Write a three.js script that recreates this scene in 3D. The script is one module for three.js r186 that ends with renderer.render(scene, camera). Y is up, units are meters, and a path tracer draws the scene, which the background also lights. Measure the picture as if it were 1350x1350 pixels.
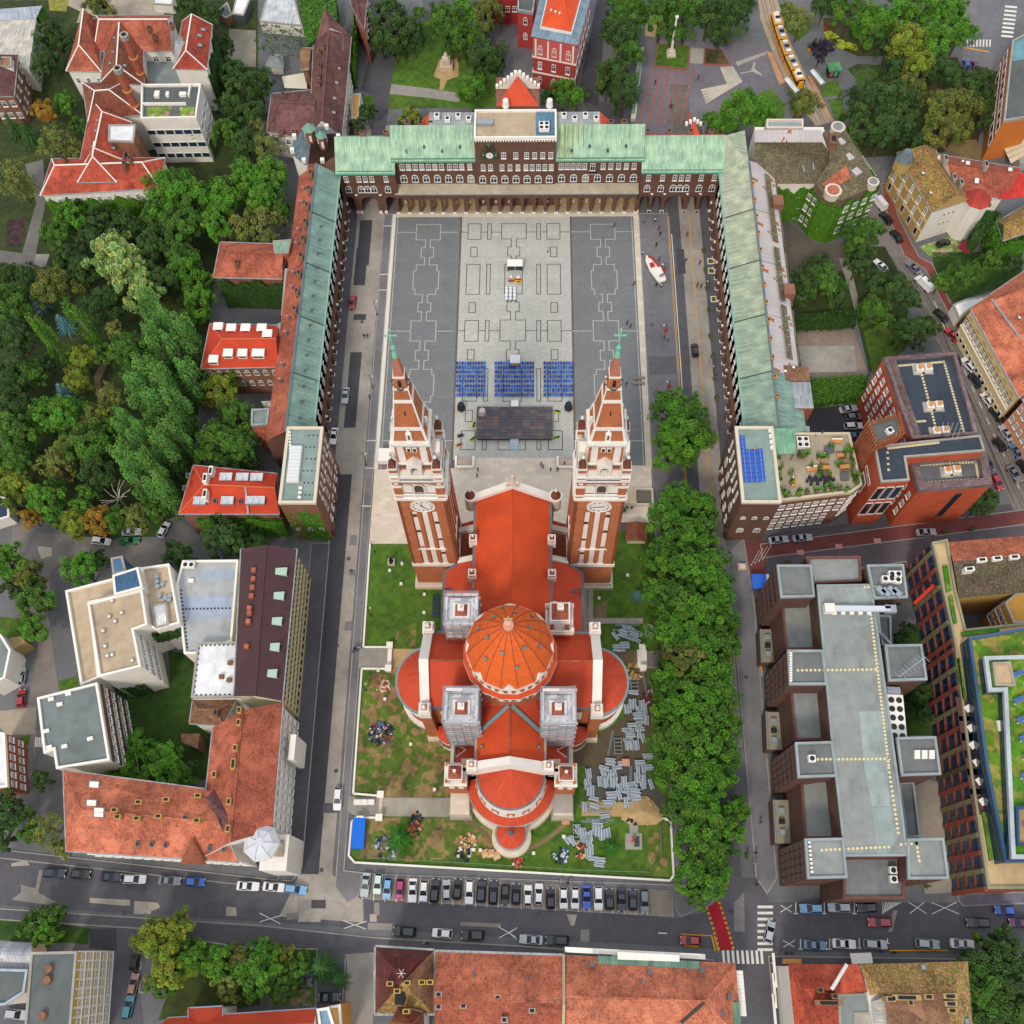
import*as THREE from 'three';
import {mergeGeometries} from 'three/addons/utils/BufferGeometryUtils.js';
import {MarchingCubes} from 'three/addons/objects/MarchingCubes.js';

// ---------------------------------------------------------------- camera, sky, sun, exposure
const scene=new THREE.Scene();
const camera=new THREE.PerspectiveCamera(2*Math.atan(675/1307)*180/Math.PI,1,1,3000);
const CAM_H=213,CAM_F=1307;
const vD=new THREE.Vector3(23,580,CAM_F).normalize();           // straight down, in camera axes (right, down, forward)
const vN=new THREE.Vector3(31,-2945,CAM_F);vN.addScaledVector(vD,-vN.dot(vD)).normalize();  // away over the square
const vR=new THREE.Vector3().crossVectors(vN,vD);if(vR.x<0) vR.negate();
{
const w=(c)=>new THREE.Vector3(vR.getComponent(c),-vD.getComponent(c),-vN.getComponent(c));
camera.matrixAutoUpdate=true;
const m=new THREE.Matrix4().makeBasis(w(0),w(1).negate(),w(2).negate());
camera.quaternion.setFromRotationMatrix(m);
camera.position.set(0,CAM_H,0);
}
{// even overcast sky, a little brighter overhead
const W=128,Hh=64,d=new Float32Array(W*Hh*4);
for(let y=0;y<Hh;y++) for(let x=0;x<W;x++){
const el=((y+0.5)/Hh-0.5)*Math.PI,s=Math.max(0,Math.sin(el));
const k=0.4+0.6*s,n=1+0.06*Math.sin(x*2*Math.PI/W*3+y*0.3)*Math.cos(el);
const i=(y*W+x)*4;
d[i]=0.86*k*n;d[i+1]=0.89*k*n;d[i+2]=0.945*k*n;d[i+3]=1;
}
const t=new THREE.DataTexture(d,W,Hh,THREE.RGBAFormat,THREE.FloatType);
t.mapping=THREE.EquirectangularReflectionMapping;t.magFilter=THREE.LinearFilter;t.wrapS=THREE.RepeatWrapping;t.needsUpdate=true;
scene.background=t;scene.environment=t;
}
const sun=new THREE.DirectionalLight(0xfff1de,1.5);
sun.name='sun';sun.position.set(-70,210,110);sun.target.position.set(0,0,-90);
sun.castShadow=true;sun.shadow.radius=22;sun.shadow.mapSize.set(4096,4096);
Object.assign(sun.shadow.camera,{left:-260,right:260,top:260,bottom:-260,near:1,far:900});
scene.add(sun,sun.target);
const renderer=new THREE.WebGLRenderer({antialias:true});
renderer.toneMapping=THREE.LinearToneMapping;
renderer.toneMappingExposure=1.3;
renderer.shadowMap.enabled=true;

// ---------------------------------------------------------------- helpers
let seed=7;
const rnd=()=>{seed=(seed*1664525+1013904223) >>> 0;return seed/4294967296;};
const rr=(a,b)=>a+(b-a)*rnd();
const pick=(a)=>a[Math.floor(rnd()*a.length)];
function P(u,v,h=0){                        // photo pixel + height above ground -> [x, z]
const r=new THREE.Vector3(u-675,v-675,CAM_F),dy=-r.dot(vD),t=(h-CAM_H)/dy;
return [r.dot(vR)*t,-r.dot(vN)*t];
}
const P3=(u,v,h=0)=>{const [x,z]=P(u,v,h);return [x,h,z];};
const pxm=(u,v,h=0)=>{const a=P(u-5,v,h),b=P(u+5,v,h);return 10/Math.hypot(a[0]-b[0],a[1]-b[1]);};
// the photograph was measured in sixteen enlarged tiles; each tile letter turns a tile position into a photo pixel
const TS=3.9706,tile=(ox,oy)=>(x,y)=>[ox+x/TS,oy+y/TS];
const A=tile(0,0),B=tile(340,0),C=tile(670,0),D=tile(1010,0),E=tile(0,340),F=tile(340,340),Gt=tile(670,340),Ht=tile(1010,340);
const I=tile(0,670),J=tile(340,670),K=tile(670,670),L=tile(1010,670),M=tile(0,1010),N=tile(340,1010),O=tile(670,1010),Q=tile(1010,1010);
const X=(x,y)=>[x,y];
const gp=(t,list,h=0)=>list.map(([x,y])=>P(...t(x,y),h));  // tile points -> ground polygon at a height
const at=(t,x,y,h=0)=>P(...t(x,y),h);

const used=new Map();
const numbered=(n)=>{const k=used.get(n) ?? 0;used.set(n,k+1);return k?n+'_'+String(k).padStart(3,'0') :n;};
const sub=(a,b)=>[a[0]-b[0],a[1]-b[1],a[2]-b[2]];
const lerp2=(a,b,t)=>[a[0]+(b[0]-a[0])*t,a[1]+(b[1]-a[1])*t];
class Geo {
constructor(){this.p=[];this.n=[];this.u=[];this.c=[];this.col=null;this.off=[0,0,0];}
tri(a,b,c){
const e=sub(b,a),f=sub(c,a);
let n=[e[1]*f[2]-e[2]*f[1],e[2]*f[0]-e[0]*f[2],e[0]*f[1]-e[1]*f[0]];
const l=Math.hypot(...n);if(l<1e-9) return this;n=n.map((x)=>x/l);
let t,w;
if(Math.abs(n[1])>0.96){t=[1,0,0];w=[0,0,-1];}
else {const k=Math.hypot(n[0],n[2]);t=[n[2]/k,0,-n[0]/k];w=[-n[1]*n[0]/k,k,-n[1]*n[2]/k];if(w[1]<0) w=w.map((x)=>-x);}
for(const q of [a,b,c]){
this.p.push(q[0],q[1],q[2]);this.n.push(...n);
this.u.push(q[0]*t[0]+q[2]*t[2],q[0]*w[0]+q[1]*w[1]+q[2]*w[2]);
if(this.col) this.c.push(...this.col);
}
return this;
}
quad(a,b,c,d){return this.tri(a,b,c).tri(a,c,d);}
face(pts){                                      // planar polygon, may be concave
if(pts.length===3) return this.tri(...pts);
const a=pts[0];let n=[0,0,0];
for(let i=0;i<pts.length;i++){const p=pts[i],q=pts[(i+1) % pts.length];n[0]+=(p[1]-q[1])*(p[2]+q[2]);n[1]+=(p[2]-q[2])*(p[0]+q[0]);n[2]+=(p[0]-q[0])*(p[1]+q[1]);}
const k=Math.abs(n[1]) >= Math.max(Math.abs(n[0]),Math.abs(n[2]))?[0,2] :Math.abs(n[0])>Math.abs(n[2])?[1,2] :[0,1];
for(const [i,j,m] of THREE.ShapeUtils.triangulateShape(pts.map((p)=>new THREE.Vector2(p[k[0]],p[k[1]])),[])) this.tri(pts[i],pts[j],pts[m]);
return this;
}
flat(poly,y){return this.face(poly.map(([x,z])=>[x,y,z]));}
prism(poly,y0,y1,top=true,bottom=false){
for(let i=0;i<poly.length;i++){const a=poly[i],b=poly[(i+1) % poly.length];this.quad([a[0],y0,a[1]],[b[0],y0,b[1]],[b[0],y1,b[1]],[a[0],y1,a[1]]);}
if(top) this.flat(poly,y1);if(bottom) this.flat(poly,y0);
return this;
}
box(x,y,z,sx,sy,sz,ry=0,bottom=true){  // x, z centre, y underside
const c=Math.cos(ry),s=Math.sin(ry),q=[[-1,-1],[1,-1],[1,1],[-1,1]].map(([i,j])=>{const a=i*sx/2,b=j*sz/2;return [x+a*c+b*s,z-a*s+b*c];});
return this.prism(q,y,y+sy,true,bottom);
}
frustum(x,z,y0,y1,r0,r1,n=12,cap=true,ph=0,bottom=false){
const pt=(i,r,y)=>{const a=ph+i/n*Math.PI*2;return [x+Math.cos(a)*r,y,z+Math.sin(a)*r];};
for(let i=0;i<n;i++){if(r1<1e-4) this.tri(pt(i,r0,y0),pt(i+1,r0,y0),[x,y1,z]);else this.quad(pt(i,r0,y0),pt(i+1,r0,y0),pt(i+1,r1,y1),pt(i,r1,y1));}
if(cap&&r1>1e-4) this.face(Array.from({length:n},(_,i)=>pt(i,r1,y1)));
if(bottom) this.face(Array.from({length:n},(_,i)=>pt(i,r0,y0)));
return this;
}
beam(a,b,w=0.1,h=w){
const d=new THREE.Vector3(...sub(b,a)),L=d.length();if(L<1e-6) return this;d.divideScalar(L);
const up=Math.abs(d.y)>0.95?new THREE.Vector3(1,0,0) :new THREE.Vector3(0,1,0),s=new THREE.Vector3().crossVectors(d,up).normalize(),v=new THREE.Vector3().crossVectors(s,d);
const q=(o,i,j)=>[o[0]+s.x*i*w/2+v.x*j*h/2,o[1]+s.y*i*w/2+v.y*j*h/2,o[2]+s.z*i*w/2+v.z*j*h/2];
const k=[[-1,-1],[1,-1],[1,1],[-1,1]];
for(let i=0;i<4;i++) this.quad(q(a,...k[i]),q(a,...k[(i+1) % 4]),q(b,...k[(i+1) % 4]),q(b,...k[i]));
this.quad(...k.map((i)=>q(a,...i)));this.quad(...k.map((i)=>q(b,...i)));
return this;
}
geometry(){
const g=new THREE.BufferGeometry();
g.setAttribute('position',new THREE.Float32BufferAttribute(this.p,3));g.setAttribute('normal',new THREE.Float32BufferAttribute(this.n,3));g.setAttribute('uv',new THREE.Float32BufferAttribute(this.u,2));
if(this.col) g.setAttribute('color',new THREE.Float32BufferAttribute(this.c,3));
return g;
}
build(name,material,parent){return mesh(name,this.geometry(),material,parent);}
}
function mesh(name,g,material,parent){
const m=new THREE.Mesh(g,material);m.name=parent?name :numbered(name);m.castShadow=m.receiveShadow=true;(parent ?? scene).add(m);return m;
}
const G=()=>new Geo();
function thing(name,label,category,pos=[0,0,0],turn=0,group){
const o=new THREE.Group();o.name=numbered(name);o.position.set(...pos);o.rotation.y=turn;o.userData={label,category};if(group) o.userData.group=group;scene.add(o);return o;
}
function tag(o,label,category,group){Object.assign(o.userData,{label,category});if(group) o.userData.group=group;return o;}
function struct(name,geo,m){const o=geo.build(name,m);o.userData.kind='structure';return o;}
function copy(o,pos,turn=0,label,group,scale){
const r=o.clone();r.name=numbered(o.name.replace(/_\d{3}$/,''));r.userData={...o.userData};scene.add(r);r.position.set(...pos);r.rotation.y=turn;
if(label) r.userData.label=label;if(group) r.userData.group=group;if(scale) r.scale.set(...[].concat(scale,scale,scale).slice(0,3));return r;
}

// ---------------------------------------------------------------- textures and materials
function hash2(x,y,s){let h=Math.imul(x,374761393)+Math.imul(y,668265263)+Math.imul(s,974634777) | 0;h=Math.imul(h ^ (h >>> 13),1274126177);return ((h ^ (h >>> 16)) >>> 0)/4294967296;}
function vn(x,y,p,s){const ix=Math.floor(x),iy=Math.floor(y),fx=x-ix,fy=y-iy,a=fx*fx*(3-2*fx),b=fy*fy*(3-2*fy),x0=((ix % p)+p) % p,x1=(x0+1) % p,y0=((iy % p)+p) % p,y1=(y0+1) % p;return (hash2(x0,y0,s)*(1-a)+hash2(x1,y0,s)*a)*(1-b)+(hash2(x0,y1,s)*(1-a)+hash2(x1,y1,s)*a)*b;}
function fb(u,v,p,s,o=3){let t=0,a=0.5,k=0;for(let i=0;i<o;i++){t+=a*vn(u*p,v*p,p,s+i);k+=a;a *= 0.5;p *= 2;} return t/k;}
const enc=(x)=>Math.round(255*Math.max(0,Math.min(1,x <= 0.0031308?12.92*x :1.055*Math.pow(x,1/2.4)-0.055)));
function tex(size,metres,f){                 // f(u, v) with u, v in 0..1 returns a linear grey or [r, g, b] multiplier
const d=new Uint8Array(size*size*4);let sum=0;
for(let y=0;y<size;y++) for(let x=0;x<size;x++){const c=f(x/size,y/size),i=(y*size+x)*4,a=c.length?c :[c,c,c];sum+=Math.max(0,Math.min(1,a[0]))*0.4+Math.max(0,Math.min(1,a[1]))*0.4+Math.max(0,Math.min(1,a[2]))*0.2;d[i]=enc(a[0]);d[i+1]=enc(a[1]);d[i+2]=enc(a[2]);d[i+3]=255;}
const t=new THREE.DataTexture(d,size,size,THREE.RGBAFormat);t.colorSpace=THREE.SRGBColorSpace;t.wrapS=t.wrapT=THREE.RepeatWrapping;t.magFilter=THREE.LinearFilter;t.repeat.set(1/metres,1/metres);t.needsUpdate=true;t.userData={mean:sum/size/size};return t;
}
const cell=(u,v,n,m,s,shift=0.5)=>{const r=Math.floor(v*m),x=u*n+(r % 2?shift :0),c=((Math.floor(x) % n)+n) % n;return [hash2(c,r,s),x-Math.floor(x),v*m-r];};
const T={
tiles:tex(1024,30,(u,v)=>{const [h,a,b]=cell(u,v,120,84,3),w=fb(u,v,6,11,4),st=fb(u,v,24,5,2);let k=0.56+0.3*h+0.6*(w-0.5)+0.4*(st-0.5);if(b<0.2) k *= 0.62;const dark=h>0.94?0.5 :1,pale=Math.max(0,w*1.5-0.88)*(st>0.5?1 :0.3);return [k*dark+pale*0.5,k*dark*(0.94+0.12*st)+pale,k*dark*0.95+pale];}),
mossy:tex(1024,30,(u,v)=>{const [h,a,b]=cell(u,v,120,84,9),w=fb(u,v,10,21,4),st=fb(u,v,60,25,2);let k=0.42+0.55*h*h+0.5*(w-0.5);if(b<0.16) k *= 0.7;const g=st>0.55?0.75 :1;return [k*g,k*(0.9+0.1*st),k*(h>0.7?0.95 :0.8)*g];}),
clean:tex(512,20,(u,v)=>{const w=fb(u,v,5,31,4),b=v*66-Math.floor(v*66),f=hash2(Math.floor(u*512),Math.floor(v*512),3);const c=hash2(Math.floor(u*60),Math.floor(v*66),5);return 0.7+0.34*(w-0.5)+0.1*(f-0.5)+0.1*(c-0.5)-(b<0.2?0.09 :0);}),
brick:tex(1024,12,(u,v)=>{const [h,a,b]=cell(u,v,48,144,4),w=fb(u,v,6,41,4);const j=b<0.16||a<0.05;let k=0.6+0.3*h+0.3*(w-0.5);return j?[k*0.85+0.07,k*0.85+0.07,k*0.85+0.07] :[k,k*(0.9+0.15*h),k*0.95];}),
plaster:tex(512,16,(u,v)=>{const w=fb(u,v,4,51,5),s=fb(u*4 % 1,v,8,55,3),f=hash2(Math.floor(u*512),Math.floor(v*512),8);return 0.84+0.16*(w-0.5)+0.1*(s-0.5)+0.03*(f-0.5);}),
asphalt:tex(1024,40,(u,v)=>{const w=fb(u,v,5,61,5),m=fb(u,v,40,65,3),f=hash2(Math.floor(u*1024),Math.floor(v*1024),6),cr=Math.abs(fb(u,v,4,68,2)-0.5)<0.0016?0.8 :1;return (0.7+0.4*(w-0.5)+0.22*(m-0.5)+0.16*(f-0.5))*cr;}),
concrete:tex(1024,30,(u,v)=>{const w=fb(u,v,6,71,5),m=fb(u,v,30,75,3),f=hash2(Math.floor(u*1024),Math.floor(v*1024),16),jn=(u*15) % 1<0.012||(v*15) % 1<0.012;return (0.74+0.34*(w-0.5)+0.2*(m-0.5)+0.1*(f-0.5))*(jn?0.88 :1);}),
cobble:tex(1024,14,(u,v)=>{const [h,a,b]=cell(u,v,110,110,14),w=fb(u,v,5,81,3);const e=a<0.16||b<0.16;return e?0.36 :0.5+0.42*h+0.2*(w-0.5);}),
slabs:tex(1024,14,(u,v)=>{const [h,a,b]=cell(u,v,7,14,15),[h2]=cell(u,v,14,28,17),w=fb(u,v,8,91,4),p=h>0.8?0.1 :0,e=a<0.012||b<0.02;const k=0.76+0.07*(h-0.5)+0.12*(w-0.5)+p*0.5;return e?k*0.88 :[k,k*(1-0.03*h2),k*(1-0.08*h2)];}),
grass:tex(1024,26,(u,v)=>{const w=fb(u,v,5,101,5),m=fb(u,v,26,105,4),f=hash2(Math.floor(u*512),Math.floor(v*512),18),d=Math.max(0,fb(u,v,9,108,4)-0.56)*3.2,k=0.55+0.5*(w-0.5)+0.5*(m-0.5)+0.32*(f-0.5);return [k*(0.85+0.3*m)+d*0.35,k+d*0.05,k*0.8+d*0.1];}),
dirt:tex(1024,26,(u,v)=>{const w=fb(u,v,7,111,5),m=fb(u,v,34,115,4),f=hash2(Math.floor(u*512),Math.floor(v*512),19),g=fb(u,v,20,118,5),k=0.6+0.7*(w-0.5)+0.5*(m-0.5)+0.2*(f-0.5);return g>0.485?[k*0.36,k*0.8,k*0.18] :[k,k*0.93,k*0.88];}),
seam:tex(1024,9.6,(u,v)=>{const a=(u*16) % 1,w=fb(u,v,5,121,4),s=fb(u*8 % 1,v,10,125,3),h=hash2(Math.floor(u*16),Math.floor(v*4+hash2(Math.floor(u*16),1,2)),12);const k=0.68+0.4*(w-0.5)+0.34*(s-0.5)+0.14*(h-0.5),y=Math.max(0,s+w-1.12)*0.6;return a<0.1?k*0.6 :[k+y*0.5,k+y*0.1,k-y*0.5];}),
bitumen:tex(1024,26,(u,v)=>{const w=fb(u,v,5,131,5),m=fb(u,v,22,135,4),r=(u*26) % 1<0.035?0.84 :1,pat=fb(u,v,3,138,2)>0.55?1.07 :1,p=Math.max(0,fb(u,v,8,139,4)-0.62)*1.6;return (0.7+0.3*(w-0.5)+0.22*(m-0.5))*r*pat-p*0.3;}),
rust:tex(512,14,(u,v)=>{const w=fb(u,v,5,141,4),s=fb(u,v*0.25+0.3,14,145,3),a=(u*10) % 1<0.06?0.8 :1,r=s*0.6+w*0.5>0.74;return r?[0.5*a,0.2*a,0.1*a] :[0.74*a+0.2*(w-0.5),0.73*a+0.2*(w-0.5),0.74*a+0.2*(w-0.5)];}),
leaf:tex(256,6,(u,v)=>0.72+0.5*(fb(u,v,8,151,3)-0.5)),
};
const lin=(hex)=>new THREE.Color(hex);
const mats=new Map();
function mat(hex,map,rough=0.9,o={}){     // colour = the surface's mean colour; the texture only varies round it
const key=hex+'|'+map+'|'+rough+JSON.stringify(o);
if(!mats.has(key)){
const c=lin(hex);if(map) c.multiplyScalar(1/T[map].userData.mean);
const m=new THREE.MeshStandardMaterial({color:c,roughness:rough,metalness:o.metal ?? 0,map:map?T[map] :null});m.name=(o.name ?? map ?? 'plain')+'_'+hex.slice(1);mats.set(key,m);
}
return mats.get(key);
}
const W={
blind:mat('#8f8c84',null,0.7),darkBrown:mat('#55443a','plaster'),  // the dark brown also paints shade into the middle belfry opening
white:mat('#e4e0d8','plaster'),trim:mat('#e9e5dd','plaster',0.8),frame:mat('#e6e6e2',null,0.6),glass:mat('#1a222c',null,0.12),glassBlue:mat('#22374c',null,0.12),dark:mat('#16161a',null,0.8),
roofOrange:mat('#cd4c20','clean',0.85),roofRed:mat('#c04729','clean',0.85),domeOrange:mat('#d65f20','clean',0.85),tile:mat('#96503d','tiles'),tileDark:mat('#77412f','tiles'),tileBright:mat('#a04432','tiles'),tileSalmon:mat('#ad634b','tiles'),tileMaroon:mat('#674444','tiles'),tileBrown:mat('#7d5a45','tiles'),tileMoss:mat('#8a6a42','mossy'),tileGreyMoss:mat('#6a6251','mossy'),
brick:mat('#a9623f','brick'),brickTower:mat('#b06a45','brick'),brickDark:mat('#65473a','brick'),brickMid:mat('#835a49','brick'),brickRed:mat('#9c543f','brick'),
lead:mat('#5b6b73','seam',0.6),teal:mat('#6b9199',null,0.6),copper:mat('#95b59b','seam',0.8),copperGrey:mat('#76938a','seam',0.8),copperPale:mat('#9fa992','seam',0.8),verdigris:mat('#79c4a4',null,0.7),zinc:mat('#8f979c','seam',0.5),rusty:mat('#b3aeac','rust',0.8),
bitumen:mat('#7d8684','bitumen'),bitumenDark:mat('#595d5e','bitumen'),bitumenBlue:mat('#333d4a','bitumen'),bitumenTan:mat('#b3a087','bitumen'),bitumenWhite:mat('#dcdde0','bitumen'),bitumenBrown:mat('#4a3236','bitumen'),
stone:mat('#cfc3b4','slabs'),concrete:mat('#9b978e','concrete'),kerb:mat('#94918b','concrete'),galv:mat('#97a2ac',null,0.45,{metal:0.3}),steel:mat('#5c6166',null,0.5,{metal:0.4}),black:mat('#1b1c1f',null,0.6),wood:mat('#b98a55','plaster'),orangeWood:mat('#c98b4c','plaster'),
yellow:mat('#e8a413',null,0.6),redPaint:mat('#b02a22',null,0.6),blue:mat('#1f74d6',null,0.6),greenPaint:mat('#2f6b45',null,0.6),pale:mat('#e9e6df',null,0.7),cardboard:mat('#c59d78','plaster'),ivy:mat('#4a7c16','leaf',0.85),ivyDark:mat('#2f5216','leaf',0.85),
};
// ---------------------------------------------------------------- windows, walls, roofs
const winGeo={};
function windowGeometry(type){                  // unit window: 1 wide, 1 high, base at the origin, facing +z
if(winGeo[type]) return winGeo[type];
const f=G(),g=G(),t=0.1,d=0.1,bar=(x,y,w,h)=>f.box(x,y,d/2,w,h,d);
if(type==='arch'){
const n=8,arc=(r,ry,i)=>[Math.cos(Math.PI*i/n)*r,0.62+Math.sin(Math.PI*i/n)*ry];
for(let i=0;i<n;i++){const a=arc(0.5,0.38,i),b=arc(0.5,0.38,i+1),c=arc(0.4,0.3,i+1),e=arc(0.4,0.3,i);f.quad([...a,d],[...b,d],[...c,d],[...e,d]);f.quad([...a,0],[...b,0],[...b,d],[...a,d]);}
bar(-0.45,0,t,0.62);bar(0.45,0,t,0.62);bar(0,0,0.8,t);bar(0,0.56,0.8,0.07);bar(0,0.1,0.07,0.86);
g.face([[-0.4,0.1,0.05],[0.4,0.1,0.05],...Array.from({length:n+1},(_,i)=>[...arc(0.4,0.3,i),0.05])]);
} else if(type==='plain'){g.quad([-0.5,0,0.05],[0.5,0,0.05],[0.5,1,0.05],[-0.5,1,0.05]);bar(0,-0.06,1.06,0.06);bar(0,0.98,1,0.04);bar(-0.5,0,0.04,1);bar(0.5,0,0.04,1);}
else {
bar(-0.45,0,t,1);bar(0.45,0,t,1);bar(0,0,0.8,0.08);bar(0,0.92,0.8,0.08);bar(0,0.08,0.07,0.84);bar(0,0.6,0.8,0.05);
if(type==='grid') bar(0,0.32,0.8,0.05);
f.box(0,-0.07,0.1,1.14,0.07,0.2);g.quad([-0.4,0.08,0.05],[0.4,0.08,0.05],[0.4,0.92,0.05],[-0.4,0.92,0.05]);
}
return winGeo[type]=mergeGeometries([f.geometry(),g.geometry()],true);
}
function win(parent,x,y,z,ry,w,h,type='rect',fm=W.frame,gm=W.glass,name='window'){
const m=mesh(name,windowGeometry(type),[fm,gm],parent);m.position.set(x,y,z);m.rotation.y=ry;m.scale.set(w,h,1.4);return m;
}
// rows of windows on the wall from a to b; "c" is a point inside the building. row: [y, height, width, count, type, start, end]
function facade(parent,a,b,c,rows,fm,gm,out=0.02){
let nx=b[1]-a[1],nz=-(b[0]-a[0]);const l=Math.hypot(nx,nz);nx /= l;nz /= l;
if((a[0]-c[0])*nx+(a[1]-c[1])*nz<0){nx=-nx;nz=-nz;}
const ry=Math.atan2(nx,nz);
for(const [y,h,w,n,type='rect',s0=0,s1=1] of rows) for(let i=0;i<n;i++){
const t=s0+(s1-s0)*(i+0.5)/n,p=lerp2(a,b,t);const v=rnd();win(parent,p[0]+nx*out,y,p[1]+nz*out,ry,w,h,type,fm,gm ?? (v<0.6?W.glass :v<0.85?W.glassBlue :W.blind));
}
return [nx,nz];
}
const centre=(poly)=>[poly.reduce((s,p)=>s+p[0],0)/poly.length,poly.reduce((s,p)=>s+p[1],0)/poly.length];
const grow=(poly,k)=>{                       // offset a polygon outward by k metres
const n=poly.length;let area=0;for(let i=0;i<n;i++){const a=poly[i],b=poly[(i+1) % n];area+=a[0]*b[1]-b[0]*a[1];} const s=area>0?1 :-1;
return poly.map((p,i)=>{
const a=poly[(i+n-1) % n],b=poly[(i+1) % n],e=[p[0]-a[0],p[1]-a[1]],f=[b[0]-p[0],b[1]-p[1]],le=Math.hypot(...e),lf=Math.hypot(...f);
const n1=[e[1]/le*s,-e[0]/le*s],n2=[f[1]/lf*s,-f[0]/lf*s],d=1+n1[0]*n2[0]+n1[1]*n2[1];
return d<0.15?[p[0]+n1[0]*k,p[1]+n1[1]*k] :[p[0]+(n1[0]+n2[0])/d*k,p[1]+(n1[1]+n2[1])/d*k];
});
};
function walls(parent,poly,h,m,name='wall',y0=0){return G().prism(poly,y0,h).build(name,m,parent);}
function flatRoof(parent,poly,h,m,par=0.6,pm=W.concrete,th=0.35){  // deck, parapet ring
G().flat(grow(poly,-th*0.9),h+0.03).build('roof_deck',m,parent);
const inn=grow(poly,-th),g=G(),out=grow(poly,0.06);
for(let i=0;i<poly.length;i++){const j=(i+1) % poly.length,a=out[i],b=out[j],c=inn[j],d=inn[i];g.quad([a[0],h+par,a[1]],[b[0],h+par,b[1]],[c[0],h+par,c[1]],[d[0],h+par,d[1]]);g.quad([d[0],h,d[1]],[c[0],h,c[1]],[c[0],h+par,c[1]],[d[0],h+par,d[1]]);g.quad([a[0],h-0.25,a[1]],[b[0],h-0.25,b[1]],[b[0],h+par,b[1]],[a[0],h+par,a[1]]);}
g.build('parapet',pm,parent);
}
// four eave corners a b c d; the ridge runs along a-b, i1 and i2 are how far its ends lie in from d-a and b-c (0 = gable)
function hipRoof(parent,[a,b,c,d],he,hr,i1=0,i2=0,m=W.tile,wm=W.white,ridgeM,gutM=W.zinc){
const m1=lerp2(a,d,0.5),m2=lerp2(b,c,0.5),l=Math.hypot(m1[0]-m2[0],m1[1]-m2[1]),r1=lerp2(m1,m2,i1/l),r2=lerp2(m1,m2,1-i2/l),e=(p,h)=>[p[0],h,p[1]],g=G();
g.face([e(a,he),e(b,he),e(r2,hr),e(r1,hr)]);g.face([e(c,he),e(d,he),e(r1,hr),e(r2,hr)]);
if(i1) g.face([e(d,he),e(a,he),e(r1,hr)]);if(i2) g.face([e(b,he),e(c,he),e(r2,hr)]);
const roof=g.build('roof',m,parent);
if(!i1||!i2){const w=G();if(!i1) w.face([e(d,he),e(a,he),e(r1,hr)]);if(!i2) w.face([e(b,he),e(c,he),e(r2,hr)]);w.build('gable',wm,parent);}
const k=G();k.beam(e(r1,hr+0.05),e(r2,hr+0.05),0.35,0.2);if(i1){k.beam(e(a,he),e(r1,hr),0.28,0.2);k.beam(e(d,he),e(r1,hr),0.28,0.2);} if(i2){k.beam(e(b,he),e(r2,hr),0.28,0.2);k.beam(e(c,he),e(r2,hr),0.28,0.2);}
k.build('ridge',ridgeM ?? m,roof);
const u=G(),p=[a,b,c,d];for(let i=0;i<4;i++) u.beam(e(p[i],he-0.05),e(p[(i+1) % 4],he-0.05),0.25,0.2);u.build('gutter',gutM,parent);
return {roof,r1,r2,e};
}
function roofFaces(parent,verts,faces,m,name='roof'){const g=G();for(const f of faces) g.face(f.map((i)=>verts[i]));return g.build(name,m,parent);}
const V3=(t,x,y,h)=>P3(...t(x,y),h);
function chimney(parent,x,z,y,w,d,h,ry=0,m=W.tileBrown){const g=G();g.box(x,y,z,w,h,d,ry);const c=g.build('chimney',m,parent);G().box(x,y+h,z,w*0.62,0.06,d*0.62,ry).build('flue',W.dark,c);return c;}
function skylight(parent,x,y,z,ry,pitch,w,d,m=W.glassBlue){
const o=new THREE.Group();o.name='skylight';parent.add(o);o.position.set(x,y,z);o.rotation.set(pitch,ry,0,'YXZ');G().box(0,0,0,w,0.18,d).build('frame',W.lead,o);G().box(0,0.18,0,w*0.78,0.03,d*0.8).build('pane',m,o);return o;
}
function vent(parent,x,y,z,m=W.zinc){const g=G();g.frustum(x,z,y,y+0.5,0.16,0.16,8);g.frustum(x,z,y+0.55,y+0.8,0.34,0.12,8,true,0,true);return g.build('roof_vent',m,parent);}
function acUnit(parent,x,y,z,ry=0,fans=1){
const o=new THREE.Group();o.name='cooling_unit';parent.add(o);o.position.set(x,y,z);o.rotation.y=ry;G().box(0,0.15,0,1.3*fans,1.1,1.3).build('casing',W.pale,o);
for(let i=0;i<fans;i++) G().frustum((i-(fans-1)/2)*1.3,0,1.25,1.32,0.48,0.46,14).build('fan',W.black,o);return o;
}
function rebase(o){                              // move a thing's origin to its own base
if(o.userData.kind==='structure'||!o.isGroup||o.position.lengthSq()>0) return;
o.updateMatrixWorld(true);const b=new THREE.Box3().setFromObject(o),cx=(b.min.x+b.max.x)/2,cz=(b.min.z+b.max.z)/2,y=Math.max(0,b.min.y);
for(const c of o.children){c.position.x -= cx;c.position.y -= y;c.position.z -= cz;} o.position.set(cx,y,cz);
}

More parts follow.
